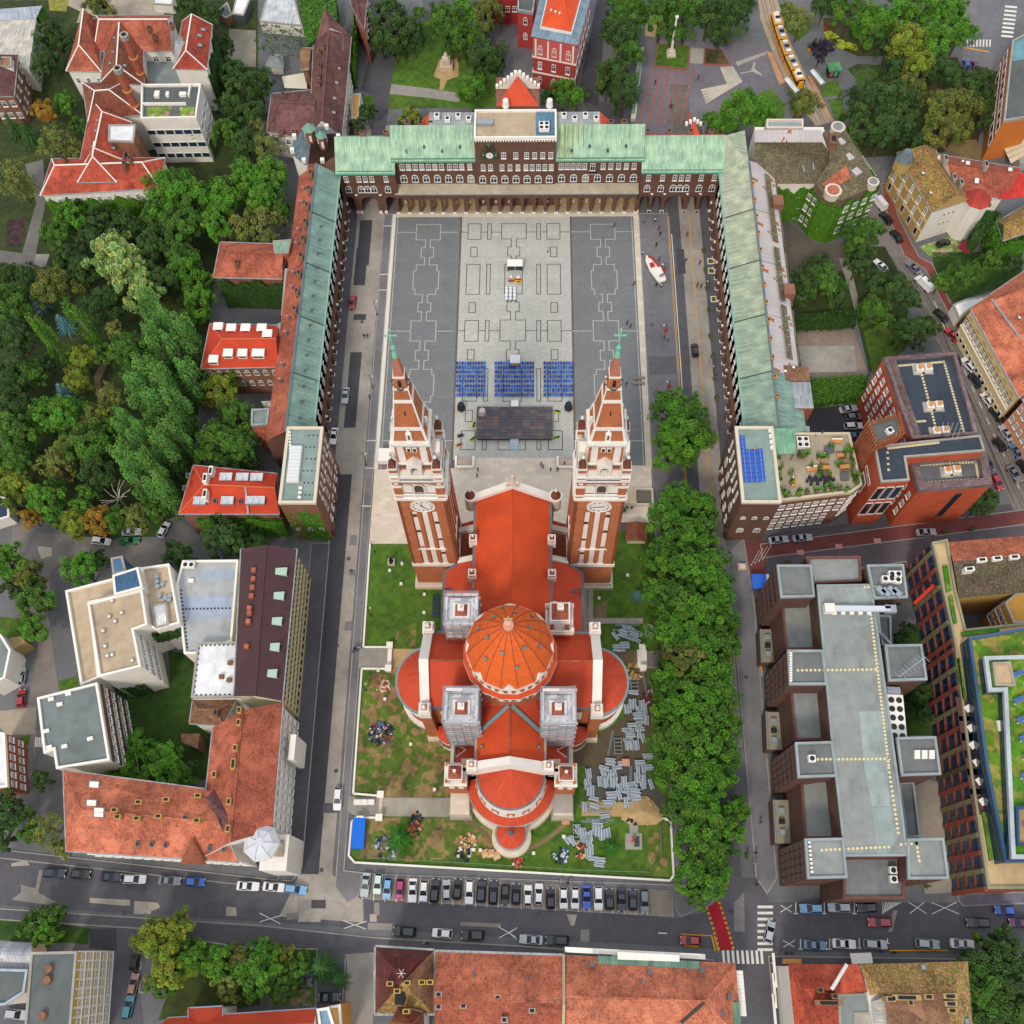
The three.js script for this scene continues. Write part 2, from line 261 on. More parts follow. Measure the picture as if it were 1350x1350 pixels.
// ---------------------------------------------------------------- the church
const X0=-3.7,ZC=-50.5;
const church=thing('twin_towered_church','large twin-towered brick church with orange roofs and a faceted dome','church');
function churchTower(mirror,hands){
const t=new THREE.Group();t.name='tower';church.add(t);t.position.set(X0+mirror*16.55,0,-81);
const add=(g,n,m)=>g.build(n,m,t),b=(g,y0,y1,h0,h1=h0)=>g.frustum(0,0,y0,y1,h0*Math.SQRT2,h1*Math.SQRT2,4,true,Math.PI/4);
add(b(b(G(),0,1.4,5.8),1.4,2.4,5.5,5.2),'plinth',W.stone);add(b(G(),2.2,13,5.0),'base_wall',W.brickTower);add(b(G(),13,14.3,5.16),'string_course',W.trim);
add(b(G(),14.3,46.5,4.6,4.25),'shaft_core',W.brickTower);
const side=(k,f)=>{const a=k*Math.PI/2,c=Math.cos(a),s=Math.sin(a);return f((x,y,z)=>[x*c+z*s,y,-x*s+z*c],a);};
let SE=0;const slab=(g,r,x0,x1,y0,y1,z0,z1)=>{x0+=SE;x1 -= SE;y0+=SE;y1 -= SE;z1 -= SE;const q=[[x0,y0],[x1,y0],[x1,y1],[x0,y1]];g.quad(...q.map(([x,y])=>r(x,y,z1)));g.quad(r(x0,y0,z0),r(x0,y1,z0),r(x0,y1,z1),r(x0,y0,z1));g.quad(r(x1,y0,z0),r(x1,y1,z0),r(x1,y1,z1),r(x1,y0,z1));g.quad(r(x0,y1,z0),r(x1,y1,z0),r(x1,y1,z1),r(x0,y1,z1));g.quad(r(x0,y0,z0),r(x1,y0,z0),r(x1,y0,z1),r(x0,y0,z1));};
for(let k=0;k<4;k++) side(k,(r)=>{
SE=(k % 2)*0.014;const g=G();                                // proud corner piers, mullions and head of the blind bays (they lean in with the shaft)
const tz=(y)=>4.98-(y-14.3)*0.0115;
const lean=(x0,x1,y0,y1,d=0)=>{const f=(x,y,z)=>r(x*(tz(y)/4.98),y,z),Z0=tz(y0)+d,Z1=tz(y1)+d;g.quad(f(x0,y0,Z0),f(x1,y0,Z0),f(x1,y1,Z1),f(x0,y1,Z1));g.quad(f(x0,y0,Z0),f(x0,y1,Z1),f(x0,y1,Z1-0.6),f(x0,y0,Z0-0.6));g.quad(f(x1,y0,Z0),f(x1,y1,Z1),f(x1,y1,Z1-0.6),f(x1,y0,Z0-0.6));g.quad(f(x0,y0,Z0),f(x1,y0,Z0),f(x1,y0,Z0-0.6),f(x0,y0,Z0-0.6));};
lean(-4.98,-2.75,14.3,46.5);lean(2.75,4.98,14.3,46.5);lean(-2.75,2.75,40.9,46.5,-0.05);lean(-1.35,-0.75,14.3,40.9,-0.12);lean(0.75,1.35,14.3,40.9,-0.12);
g.build('pier',W.brickTower,t);
const panel=(x,w,y0,y1,cap)=>{const p=G(),f=(xx,y,z)=>r(xx*(tz(y)/4.98),y,z),z=(y)=>tz(y)-0.3;p.quad(f(x-w/2,y0,z(y0)),f(x+w/2,y0,z(y0)),f(x+w/2,y1,z(y1)),f(x-w/2,y1,z(y1)));for(const e of [-1,1]) p.quad(f(x+e*w/2,y0,z(y0)),f(x+e*w/2,y1,z(y1)),f(x+e*w/2,y1,z(y1)-0.3),f(x+e*w/2,y0,z(y0)-0.3));if(cap){const q=[[x-w/2,y1],[x+w/2,y1],[x+w*0.32,y1+0.4],[x,y1+0.55],[x-w*0.32,y1+0.4]];p.face(q.map(([a,y])=>f(a,y,z(y))));} p.build('blind_panel',W.trim,t);};
const hole=(x,y)=>{const p=G(),z=tz(y)-0.28;p.quad(r(x-0.3,y,z),r(x+0.3,y,z),r(x+0.3,y+0.8,z-0.01),r(x-0.3,y+0.8,z-0.01));p.build('slit_window',W.glass,t);};
panel(0,1.05,14.6,40.0,true);
for(const [y0,y1] of [[14.6,21.6],[23.2,30],[31.6,37.4],[39.3,40.1]]){panel(-mirror*-2.05,0.95,y0,y1,true);if(y1<39) hole(-mirror*-2.05,y1+0.62);}
for(const [y0,y1] of [[14.6,18.6],[20.2,26],[27.4,34.2],[35.8,40]]){panel(-mirror*2.05,0.95,y0,y1,true);if(y1<39) hole(-mirror*2.05,y1+0.62);}
const th=G();slab(th,r,-3.0,3.0,22.1,22.45,4.6,4.95);add(th,'thin_band',W.trim);
// clock
const cz=4.66,cg=G(),ring=G(),nums=G(),n=28,pt=(i,rad,z)=>r(Math.cos(i/n*6.2832)*rad,43.6+Math.sin(i/n*6.2832)*rad,z);
cg.face(Array.from({length:n},(_,i)=>pt(i,2.2,cz+0.12)));
for(let i=0;i<n;i++){ring.quad(pt(i,2.2,cz+0.12),pt(i+1,2.2,cz+0.12),pt(i+1,2.35,cz+0.2),pt(i,2.35,cz+0.2));ring.quad(pt(i,2.35,cz+0.2),pt(i+1,2.35,cz+0.2),pt(i+1,2.35,cz-0.1),pt(i,2.35,cz-0.1));}
const ROM=['XII','I','II','III','IIII','V','VI','VII','VIII','IX','X','XI'];
const stroke=(g2,a,rad0,rad1,off0,off1,w,z)=>{const ca=Math.sin(a),sa=Math.cos(a),q=(rad,o)=>r(ca*rad+sa*o,43.6+sa*rad-ca*o,z);g2.quad(q(rad0,off0-w),q(rad0,off0+w),q(rad1,off1+w),q(rad1,off1-w));};
ROM.forEach((s,i)=>{const a=i/12*6.2832;let x=-(s.length-1)*0.08;for(const ch of s){if(ch==='I') stroke(nums,a,1.55,2.02,x,x,0.035,cz+0.15);else {stroke(nums,a,1.55,2.02,ch==='V'?x :x-0.09,x+0.09,0.04,cz+0.15);stroke(nums,a,1.55,2.02,ch==='V'?x :x+0.09,x-0.09,0.04,cz+0.15);} x+=0.18;}});
add(cg,'clock_face',W.pale);add(ring,'clock_rim',W.trim);add(nums,'clock_numerals',W.black);
const [ha,ma]=hands,hg=G(),mg=G();stroke(hg,ha,-0.3,1.05,0,0,0.13,cz+0.17);stroke(mg,ma,-0.4,1.5,0,0,0.09,cz+0.19);add(hg,'clock_hand',W.black);add(mg,'clock_hand',W.black);
// belfry arches above the cornice
const co=G();slab(co,r,-4.75,4.75,46.5,47.3,4,4.95);add(co,'cornice',W.trim);
const ba=G();slab(ba,r,-3.2,3.2,47.3,47.5,4.4,4.68);slab(ba,r,-3.2,3.2,48.25,48.5,4.4,4.68);for(let i=0;i<3;i++) for(let j=0;j<5;j++) slab(ba,r,-3.12+i*2.2+j*0.42,-2.94+i*2.2+j*0.42+(j===4?0.3 :0),47.5,48.25,4.44,4.64);add(ba,'balustrade',W.trim);
for(const e of [-1,1]) for(const [y0,y1,w0,z1] of [[47.3,48,4.6,4.66],[48.5,51.6,4.55,4.6],[52.3,54,4.55,4.6],[54.9,55.6,4.5,4.62]]){const pr=G();slab(pr,r,e>0?3.2 :-w0,e>0?w0 :-3.2,y0,y1,3,z1);add(pr,'corner_pier',W.brickTower);}
const wb=G();for(const e of [-1,1]){for(const [y0,y1] of [[48,48.5],[51.6,52.3],[54,54.9],[55.6,56.1]]) slab(wb,r,e>0?3.15 :-4.75,e>0?4.75 :-3.15,y0,y1,3,4.75);wb.face(Array.from({length:12},(_,i)=>r(e*3.85+Math.cos(i/12*6.2832)*0.5,53.15+Math.sin(i/12*6.2832)*0.42,4.66)));} add(wb,'white_band',W.trim);
for(let i=-1;i <= 1;i++){const ar=G(),hd=G();hd.quad(r(i*2.13-0.85,48.5,4.1),r(i*2.13+0.85,48.5,4.1),r(i*2.13+0.85,51.2,4.1),r(i*2.13-0.85,51.2,4.1));if(i) hd.quad(r(i*2.13-0.85,48.5,4.12),r(i*2.13+0.85,48.5,4.12),r(i*2.13+0.85,49.4,4.12),r(i*2.13-0.85,49.4,4.12));hd.build('belfry_opening_panel',i?W.trim :W.darkBrown,t);for(let j=0;j<8;j++){const q=(k2,rad,z)=>r(i*2.13+Math.cos(Math.PI*k2/8)*rad,51.2+Math.sin(Math.PI*k2/8)*rad*1.1,z);ar.quad(q(j,0.85,4.5),q(j+1,0.85,4.5),q(j+1,1.1,4.5),q(j,1.1,4.5));ar.quad(q(j,0.85,4.5),q(j+1,0.85,4.5),q(j+1,0.85,4.1),q(j,0.85,4.1));} slab(ar,r,i*2.13-1.1,i*2.13-0.85,48.5,51.2,4,4.5);slab(ar,r,i*2.13+0.85,i*2.13+1.1,48.5,51.2,4,4.5);ar.build('belfry_arch',W.trim,t);}  // middle arch is an open one; its flat dark brown panel paints the shade inside
const fr=G();slab(fr,r,-3.2,3.2,52.4,53.6,3.6,4.3);add(fr,'frieze',W.brickTower);const tb=G();for(let i=0;i<9;i++) slab(tb,r,-2.9+i*0.68,-2.55+i*0.68,53.4,53.9,4.2,4.5);add(tb,'bracket',W.trim);const tp=G();slab(tp,r,-3.2,3.2,53.9,54.4,3,4.7);slab(tp,r,-3.0,3.0,54.8,55.7,4.2,4.5);add(tp,'gallery_parapet',W.trim);const gr=G();slab(gr,r,-3.1,3.1,54.42,54.78,4.0,4.6);add(gr,'gallery_drain',W.lead);
// upper stage with porch and tall panels
for(const x of [-1.95,1.95]){const p=G();slab(p,r,x-0.6,x+0.6,58.5,62.6,2.9,3.18);slab(p,r,x-0.55,x+0.55,63,64.2,2.9,3.18);add(p,'blind_panel',W.trim);}
for(const x of [-0.5,0.5]){const p=G(),q=G();slab(p,r,x-0.42,x+0.42,62.6,64,2.95,3.16);slab(q,r,x-0.24,x+0.24,62.8,63.8,3,3.2);add(p,'window',W.trim);add(q,'window_pane',W.glass);}
for(const x of [-2.2,2.2]){const q=G();slab(q,r,x-0.4,x+0.4,56.6,57.8,2.95,3.12);add(q,'gallery_window',W.glassBlue);const bl=G();slab(bl,r,x-1.15,x+1.15,58.0,58.5,2.95,3.3);add(bl,'thin_band',W.trim);}
const po=G();for(const e of [-1,1]) slab(po,r,e>0?0.75 :-1.15,e>0?1.15 :-0.75,55.6,58.6,2.9,4.35);po.face([r(-1.3,58.2,4.4),r(-1.3,59.2,4.4),r(0,60.7,4.4),r(1.3,59.2,4.4),r(1.3,58.2,4.4),r(0.75,58.2,4.4),r(0.5,58.7,4.4),r(0,58.95,4.4),r(-0.5,58.7,4.4),r(-0.75,58.2,4.4)]);for(const e of [-1,1]){po.quad(r(e*1.3,59.2,4.4),r(0,60.7,4.4),r(0,60.7,2.6),r(e*1.3,59.2,2.6));po.quad(r(e*1.3,58.2,4.4),r(e*1.3,59.2,4.4),r(e*1.3,59.2,2.6),r(e*1.3,58.2,2.6));} add(po,'porch',W.trim);
const dk=G();dk.quad(r(-0.75,55.7,3.05),r(0.75,55.7,3.05),r(0.75,58.4,3.05),r(-0.75,58.4,3.05));add(dk,'porch_door',W.darkBrown);
const ds=G();slab(ds,r,-0.5,0.5,66.3,68.6,2,3.0);ds.tri(r(-0.55,68.6,3.0),r(0.55,68.6,3.0),r(0,69.6,2.5));add(ds,'spire_dormer',W.trim);const dh=G();dh.quad(r(-0.14,66.8,3.02),r(0.14,66.8,3.02),r(0.14,68.2,3.02),r(-0.14,68.2,3.02));add(dh,'slit_window',W.glass);
const sl=G();sl.quad(r(-0.1,73,1.95),r(0.1,73,1.95),r(0.1,74.2,1.81),r(-0.1,74.2,1.81));add(sl,'slit_window',W.glass);
const lo=G();slab(lo,r,-0.26,0.26,80.3,82.2,0.8,1.03);add(lo,'lantern_window',W.glass);const ba2=G();for(let j=0;j<6;j++){const q=(k2,rad,y)=>r(Math.cos(Math.PI*k2/6)*rad,y,1.05+Math.sin(Math.PI*k2/6)*0.45);ba2.quad(q(j,0.6,80),q(j+1,0.6,80),q(j+1,0.6,80.5),q(j,0.6,80.5));} add(ba2,'balcony',W.steel);  // dark glass-coloured slab paints the shade of the open lantern arch
});
add(b(b(G(),46.5,54,4.05),54,55.6,4.2),'belfry_core',W.trim);add(b(G(),55.6,65.2,2.98,2.9),'upper_stage',W.brickTower);add(b(b(G(),64.8,65.6,3.3,3.45),65.6,66.2,3.45,3.3),'spire_cornice',W.trim);
add(b(G(),66.1,69.2,2.9,2.4),'spire_base',W.brickTower);add(b(G(),69.1,69.9,2.52,2.44),'spire_band',W.trim);add(b(G(),69.8,76.6,2.3,1.5),'spire',W.brickTower);add(b(G(),76.5,77.2,1.64,1.56),'spire_band',W.trim);add(b(G(),77.1,79.8,1.42,1.14),'spire',W.brickTower);add(b(G(),79.7,80.1,1.24),'spire_band',W.trim);add(b(G(),80.05,82.8,1.06,0.86),'spire',W.brickTower);add(b(G(),82.7,83.1,0.94),'spire_band',W.trim);add(b(G(),83.05,87.8,0.8,0.32),'spire_tip',mat('#b3705a','brick'));
const qn=G();for(const [i,j] of [[-1,-1],[1,-1],[1,1],[-1,1]]){qn.beam([i*2.9,66.1,j*2.9],[i*2.4,69.2,j*2.4],0.4);qn.beam([i*2.3,69.8,j*2.3],[i*1.5,76.6,j*1.5],0.24);qn.beam([i*1.42,77.2,j*1.42],[i*1.14,79.8,j*1.14],0.18);} add(qn,'spire_quoin',W.trim);
for(const [i,j] of [[-1,-1],[1,-1],[1,1],[-1,1]]){const x=i*3.85,z=j*3.85;const tg=new THREE.Group();tg.name='corner_turret';t.add(tg);tg.position.set(x,55.6,z);G().box(0,0,0,1.5,1.6,1.5).build('shaft',W.trim,tg);G().box(0,1.6,0,1.35,1.4,1.35).build('shaft',W.brickTower,tg);G().box(0,3.0,0,1.65,0.5,1.65).build('cap_band',W.trim,tg);G().frustum(0,0,3.5,6.2,1.0,0.15,4,true,Math.PI/4).build('cap',W.tileDark,tg);const fi=G();fi.frustum(0,0,6.1,6.6,0.2,0.34,8);fi.frustum(0,0,6.6,7.3,0.34,0.05,8);fi.build('finial',W.trim,tg);}
const cu=G();cu.frustum(0,0,87.6,88.3,0.5,0.42,10);cu.frustum(0,0,88.3,89.2,0.42,0.2,10);cu.frustum(0,0,89.2,89.9,0.2,0.42,10);cu.frustum(0,0,89.9,90.7,0.42,0.12,10);cu.frustum(0,0,90.6,91.6,0.14,0.1,8);add(cu,'copper_finial',W.verdigris);
const cr=G();cr.box(0,91.4,0,0.16,3,0.16);cr.box(0,92.9,0,1.5,0.17,0.16);for(const e of [-1,1]) cr.box(e*0.78,92.82,0,0.2,0.32,0.22);cr.box(0,94.3,0,0.3,0.24,0.22);cr.box(0,92.78,0,0.4,0.42,0.24);add(cr,'cross',W.verdigris);
}
churchTower(-1,[-0.35+0,2.55]);churchTower(1,[1.35,-1.7]);
{
const ch=(g,n,m,parent=church)=>g.build(n,m,parent);
const he=22.8,hr=29.4,xw=7.9,zf=-86.6;
const roofN=(n,faces,m)=>{const g=G();for(const f of faces) g.face(f.map(([x,y,z])=>[X0+x,y,z]));return ch(g,n,m);};
const bx=(g,x,y,z,sx,sy,sz,ry)=>g.box(X0+x,y,z,sx,sy,sz,ry);
ch(bx(G(),0,0,(zf+ZC)/2,xw*2-0.4,he,ZC-zf),'nave_wall',W.brickTower);
roofN('nave_roof',[[[-xw,he,zf],[0,hr,zf],[0,hr,ZC],[-xw,he,ZC]],[[xw,he,zf],[0,hr,zf],[0,hr,ZC],[xw,he,ZC]]],W.roofOrange);
{const g=G();for(const s of [-1,1]) g.beam([X0+s*xw,he,zf],[X0+s*xw,he,-58],0.7,0.25);ch(g,'nave_gutter',W.lead);}
roofN('ridge_cap',[[[-0.18,hr+0.02,zf],[0,hr+0.1,zf],[0,hr+0.1,-58],[-0.18,hr+0.02,-58]],[[0.18,hr+0.02,zf],[0,hr+0.1,zf],[0,hr+0.1,-58],[0.18,hr+0.02,-58]]],W.roofRed);
// west front gable with white coping, statue block and round pinnacles
{const g=G(),z0=zf-1.5,z1=zf;for(const s of [-1,1]){g.quad([X0+s*(xw+0.9),he+0.7,z0],[X0,hr+1.3,z0],[X0,hr+1.3,z1],[X0+s*(xw+0.9),he+0.7,z1]);g.quad([X0+s*(xw+0.9),he-0.5,z1],[X0,hr,z1],[X0,hr+1.3,z1],[X0+s*(xw+0.9),he+0.7,z1]);g.quad([X0+s*(xw+0.9),0,z0],[X0,0,z0],[X0,hr+1.3,z0],[X0+s*(xw+0.9),he+0.7,z0]);} ch(g,'front_gable',W.trim);
const st=G();st.box(X0,hr+0.6,zf-0.9,2.6,1.4,1.4);st.frustum(X0,zf-0.9,hr+2,hr+3.6,0.9,0.3,8);st.frustum(X0,zf-0.9,hr+3.5,hr+4.2,0.4,0.25,8);st.frustum(X0-0.9,zf-0.9,hr+2,hr+2.7,0.35,0.1,6);st.frustum(X0+0.9,zf-0.9,hr+2,hr+2.7,0.35,0.1,6);ch(st,'gable_statue',W.stone);
for(const s of [-1,1]){const o=new THREE.Group();o.name='round_pinnacle';church.add(o);o.position.set(X0+s*9.0,he-1.5,zf-0.9);G().frustum(0,0,-2.5,2.6,1.25,1.25,14).build('shaft',W.stone,o);G().frustum(0,0,2.6,3.1,1.45,1.4,14).build('collar',W.trim,o);G().frustum(0,0,3.1,5.6,1.1,0.3,14).build('cap',W.tileDark,o);G().frustum(0,0,5.5,6.3,0.4,0.1,8).build('finial',W.trim,o);}}
// low links between the nave and the towers
for(const s of [-1,1]){
roofN('aisle_roof',[[[s*8,17.6,-75.6],[s*8,17.6,-58],[s*14.8,13.6,-58],[s*14.8,13.6,-74.2],[s*11.7,15.4,-75.6]]],W.roofRed);
ch(bx(G(),s*11.4,0,-66,6.6,13.5,16.2),'aisle_wall',W.brickTower);ch(bx(G(),s*11.4,0,-81,7,9.5,10),'aisle_wall',W.brickTower);
roofN('aisle_roof',[[[s*8,15.2,-86],[s*8,15.2,-83.6],[s*11.6,12.6,-83.6],[s*11.6,12.6,-86]]],W.roofRed);
for(const z of [-83.2,-76.2]){const fb2=G();fb2.quad([X0+s*8,17.8,z-0.6],[X0+s*8,17.8,z+0.6],[X0+s*11.8,15.8,z+0.6],[X0+s*11.8,15.8,z-0.6]);fb2.quad([X0+s*8,17.8,z+0.6],[X0+s*11.8,15.8,z+0.6],[X0+s*11.8,14.5,z+0.6],[X0+s*8,16.4,z+0.6]);ch(fb2,'flying_buttress',W.trim);}
const f3=G();f3.quad([X0+s*8,20.2,-65.8],[X0+s*8,20.2,-64.2],[X0+s*12.6,17.2,-64.2],[X0+s*12.6,17.2,-65.8]);f3.quad([X0+s*8,20.2,-64.2],[X0+s*12.6,17.2,-64.2],[X0+s*12.6,14.4,-64.2],[X0+s*8,17,-64.2]);f3.quad([X0+s*12.6,17.2,-64.2],[X0+s*12.6,17.2,-65.8],[X0+s*12.6,14.4,-65.8],[X0+s*12.6,14.4,-64.2]);ch(f3,'flying_buttress',W.trim);
ch(G().beam([X0+s*14.8,13.6,-74.2],[X0+s*14.8,13.6,-58],0.5,0.3).beam([X0+s*14.8,13.6,-74.2],[X0+s*11.7,15.4,-75.6],0.4,0.3),'aisle_gutter',W.lead);
for(const z of [-69.5,-60.2]){const g=G(),p=(x,y,zz)=>[X0+s*x,y,zz];g.face([p(12.2,15.15,z),p(14.2,15.15,z),p(14.2,13.9,z-1.2)]);g.face([p(12.2,15.15,z),p(14.2,15.15,z),p(14.2,13.9,z+1.2)]);g.build('triangular_dormer',W.roofRed,church);const w=G();w.face([p(14.3,15.3,z),p(14.3,13.8,z-1.3),p(14.3,13.8,z+1.3)]);w.beam(p(14.25,15.3,z),p(12.1,15.2,z),0.18);w.beam(p(14.25,13.9,z-1.25),p(12.2,15.2,z),0.16);w.beam(p(14.25,13.9,z+1.25),p(12.2,15.2,z),0.16);w.build('dormer_trim',W.lead,church);}
{const w=skylight(church,X0+s*12,15.4,-67,0,0,0.7,0.6,W.teal);w.rotation.z=-s*0.53;}
for(const z of [-77.6,-70.0]){const o=new THREE.Group();o.name='eave_pinnacle';church.add(o);o.position.set(X0+s*8.1,he-1,z);G().box(0,0,0,1.7,2.4,1.7).build('pier',W.trim,o);G().box(0,2.4,0,1.3,0.7,1.3).build('brick_band',W.brick,o);G().box(0,3.1,0,1.5,0.3,1.5).build('cap_band',W.trim,o);G().frustum(0,0,3.4,4.2,0.7,0.25,4,true,Math.PI/4).build('cap',W.tile,o);G().frustum(0,0,4.2,4.7,0.3,0.2,8).build('finial',W.trim,o);}
ch(bx(G(),s*11.5,13.5,-64.9,1.2,0.5,3.4),'roof_parapet',W.trim);
}
// transepts
const hw=7.5,tx=15.6;
for(const s of [-1,1]){
ch(bx(G(),s*(tx+7)/2,0,ZC,tx-7,he,hw*2-0.4),'transept_wall',W.brickTower);
roofN('transept_roof',[[[0,hr,ZC],[s*tx,hr,ZC],[s*tx,he,ZC-hw],[0,he,ZC-hw]],[[0,hr,ZC],[s*tx,hr,ZC],[s*tx,he,ZC+hw],[0,he,ZC+hw]]],W.roofRed);
ch(G().beam([X0,hr+0.06,ZC],[X0+s*tx,hr+0.06,ZC],0.3,0.16),'ridge_cap',W.tile);
ch(G().beam([X0+s*8,he,ZC-hw],[X0+s*tx,he,ZC-hw],0.7,0.3).beam([X0+s*8,he,ZC+hw],[X0+s*tx,he,ZC+hw],0.6,0.3),'transept_gutter',W.lead);
const vl=G();for(const e of [-1,1]) vl.beam([X0,hr-0.1,ZC],[X0+s*xw,he+0.15,ZC+e*hw],0.75,0.2);ch(vl,'roof_valley',W.teal);
const g=G(),x0=tx,x1=tx+1.8,e1=he+0.9,r1=hr+1.1;for(const e of [-1,1]){g.quad([X0+s*x0,e1,ZC+e*(hw+0.3)],[X0+s*x1,e1,ZC+e*(hw+0.3)],[X0+s*x1,r1,ZC],[X0+s*x0,r1,ZC]);for(const x of [x0,x1]) g.face([[X0+s*x,0,ZC+e*(hw+0.3)],[X0+s*x,e1,ZC+e*(hw+0.3)],[X0+s*x,r1,ZC],[X0+s*x,0,ZC]]);} ch(g,'gable_coping',W.trim);
for(const e of [-1,1]){const o=new THREE.Group();o.name='gable_pinnacle';church.add(o);o.position.set(X0+s*(tx+0.9),he-1.5,ZC+e*(hw+0.6));G().box(0,0,0,2.3,3.2,2.3).build('pier',W.trim,o);G().box(0,3.2,0,1.6,0.6,1.6).build('brick_band',W.brick,o);G().box(0,3.8,0,1.9,0.3,1.9).build('cap_band',W.trim,o);G().box(0,4.1,0,1.0,0.5,1.0).build('brick_band',W.brick,o);G().frustum(0,0,4.6,5.4,0.5,0.2,8).build('finial',W.trim,o);
if(e>0){ch(bx(G(),s*(tx+0.9),0,ZC+hw+0.9,2.2,21.2,1.4),'buttress',W.brick);ch(bx(G(),s*(tx+0.9),0,ZC+hw+1.0,2.8,2.4,2.4),'plinth',W.stone);}}
// end wall panel, south side
{const z=ZC+hw-0.15;ch(bx(G(),s*12.8,12.5,z,3.2,8,0.3),'wall_panel_frame',W.brick);ch(bx(G(),s*12.8,13.6,z+0.12,2.2,5.8,0.3),'wall_panel',W.trim);}
// side apse: half cone
{const cx=X0+s*(tx+1.6),n=14,rA=6.9,hA=14.2,hT=20.5,sc=0.93,pt=(i,r,h)=>{const a=-Math.PI/2+Math.PI*i/n;return [cx+s*Math.cos(a)*r*sc,h,ZC+Math.sin(a)*r];},g1=G(),g2=G(),g3=G(),g4=G(),g5=G();
for(let i=0;i<n;i++){g1.tri(pt(i,rA,hA),pt(i+1,rA,hA),[cx,hT,ZC]);g2.quad(pt(i,rA-0.5,0),pt(i+1,rA-0.5,0),pt(i+1,rA-0.5,hA),pt(i,rA-0.5,hA));g3.beam(pt(i,rA+0.05,hA),pt(i+1,rA+0.05,hA),0.45,0.3);for(const [y0,y1,o] of [[hA-1.1,hA-0.2,0],[8.2,9.2,0.1],[0,2.6,0.6]]){g4.quad(pt(i,rA-0.3+o,y0),pt(i+1,rA-0.3+o,y0),pt(i+1,rA-0.3+o,y1),pt(i,rA-0.3+o,y1));g4.quad(pt(i,rA-0.3+o,y1),pt(i+1,rA-0.3+o,y1),pt(i+1,rA-0.6,y1),pt(i,rA-0.6,y1));} if(i % 2) g5.quad(pt(i+0.1,rA-0.42,9.6),pt(i+0.9,rA-0.42,9.6),pt(i+0.9,rA-0.42,12.8),pt(i+0.1,rA-0.42,12.8));}
ch(g1,'apse_roof',W.roofRed);ch(g2,'apse_wall',W.brick);ch(g3,'apse_gutter',W.teal);ch(g4,'apse_band',W.trim);ch(g5,'apse_window',W.glass);}
// small round chapel in the corner south of the transept
{const cx=X0+s*12.4,cz=ZC+hw+0.6,n=10,g1=G(),g2=G(),g3=G(),pt=(i,r,h)=>{const a=Math.PI*i/n;return [cx+Math.cos(a)*r,h,cz+Math.sin(a)*r];};for(let i=0;i<n;i++){g1.tri(pt(i,3.6,7.6),pt(i+1,3.6,7.6),[cx,10.4,cz]);g2.quad(pt(i,3.4,0),pt(i+1,3.4,0),pt(i+1,3.4,7.6),pt(i,3.4,7.6));for(const [y0,y1] of [[6.2,7.3],[0,2.2]]) g3.quad(pt(i,3.6,y0),pt(i+1,3.6,y0),pt(i+1,3.6,y1),pt(i,3.6,y1));} ch(g1,'chapel_roof',W.roofRed);ch(g2,'chapel_wall',W.brick);ch(g3,'chapel_band',W.trim);}
}
// choir
const cw=6.5,zc=-32.6,chh=22.4,chr=28.6;
ch(bx(G(),0,0,(ZC+zc)/2,cw*2-0.4,chh,zc-ZC),'choir_wall',W.brickTower);
roofN('choir_roof',[[[0,chr,ZC+5],[0,chr,zc],[-cw,chh,zc],[-cw,chh,ZC+5]],[[0,chr,ZC+5],[0,chr,zc],[cw,chh,zc],[cw,chh,ZC+5]]],W.roofOrange);
ch(G().beam([X0,chr+0.05,ZC+9],[X0,chr+0.05,zc],0.3,0.16),'ridge_cap',W.tile);
for(const s of [-1,1]){
ch(G().beam([X0+s*0.3,chr+0.1,ZC+8.4],[X0+s*(cw+0.6),chh+0.2,ZC+13.2],0.7,0.2),'roof_valley',W.teal);
roofN('choir_hip',[[[s*0.2,chr,ZC+8.2],[s*(cw+0.8),chh,ZC+13],[s*(cw+1.2),chh,ZC+7.4],[s*4,hr-2.4,ZC+5]]],W.roofRed);
ch(G().beam([X0+s*cw,chh-0.05,ZC+13],[X0+s*cw,chh-0.05,zc],0.7,0.3),'choir_gutter',W.concrete);
{const w=skylight(church,X0+s*(cw-1.2),chh+1.35,zc-2.8,0,0,0.7,0.6,W.teal);w.rotation.z=-s*0.76;}
const g=G(),p=(x,y,z)=>[X0+s*x,y,z];g.quad(p(0,chr+1.2,zc),p(0,chr+1.2,zc+1.5),p(cw+0.2,chh+1.6,zc+1.5),p(cw+0.2,chh+1.6,zc));g.face([p(0,14,zc+1.5),p(0,chr+1.2,zc+1.5),p(cw+0.2,chh+1.6,zc+1.5),p(cw+0.2,14,zc+1.5)]);g.face([p(0,20,zc),p(0,chr+1.2,zc),p(cw+0.2,chh+1.6,zc),p(cw+0.2,20,zc)]);ch(g,'gable_coping',W.trim);
{const o=new THREE.Group();o.name='gable_pinnacle';church.add(o);o.position.set(X0+s*(cw+0.7),chh-2,zc+0.8);G().box(0,0,0,2,4,2).build('pier',W.trim,o);G().box(0,4,0,1.5,0.5,1.5).build('brick_band',W.brick,o);G().box(0,4.5,0,1.7,0.3,1.7).build('cap_band',W.trim,o);G().box(0,4.8,0,0.9,0.4,0.9).build('brick_band',W.brick,o);G().frustum(0,0,5.2,5.8,0.4,0.2,8).build('finial',W.trim,o);}
// lower side roof
roofN('side_roof',[[[s*cw,15,ZC+9],[s*cw,15,zc+1],[s*11.2,12.6,zc+1],[s*11.2,12.6,ZC+9]]],W.roofRed);
ch(bx(G(),s*8.6,0,ZC+13,5,12.5,9.6),'side_wall',W.brickTower);ch(G().beam([X0+s*11.25,12.6,ZC+9],[X0+s*11.25,12.6,zc],0.45,0.3),'side_gutter',W.lead);ch(bx(G(),s*11.9,0,ZC+13,1.2,8,9.4),'side_plinth',W.stone);
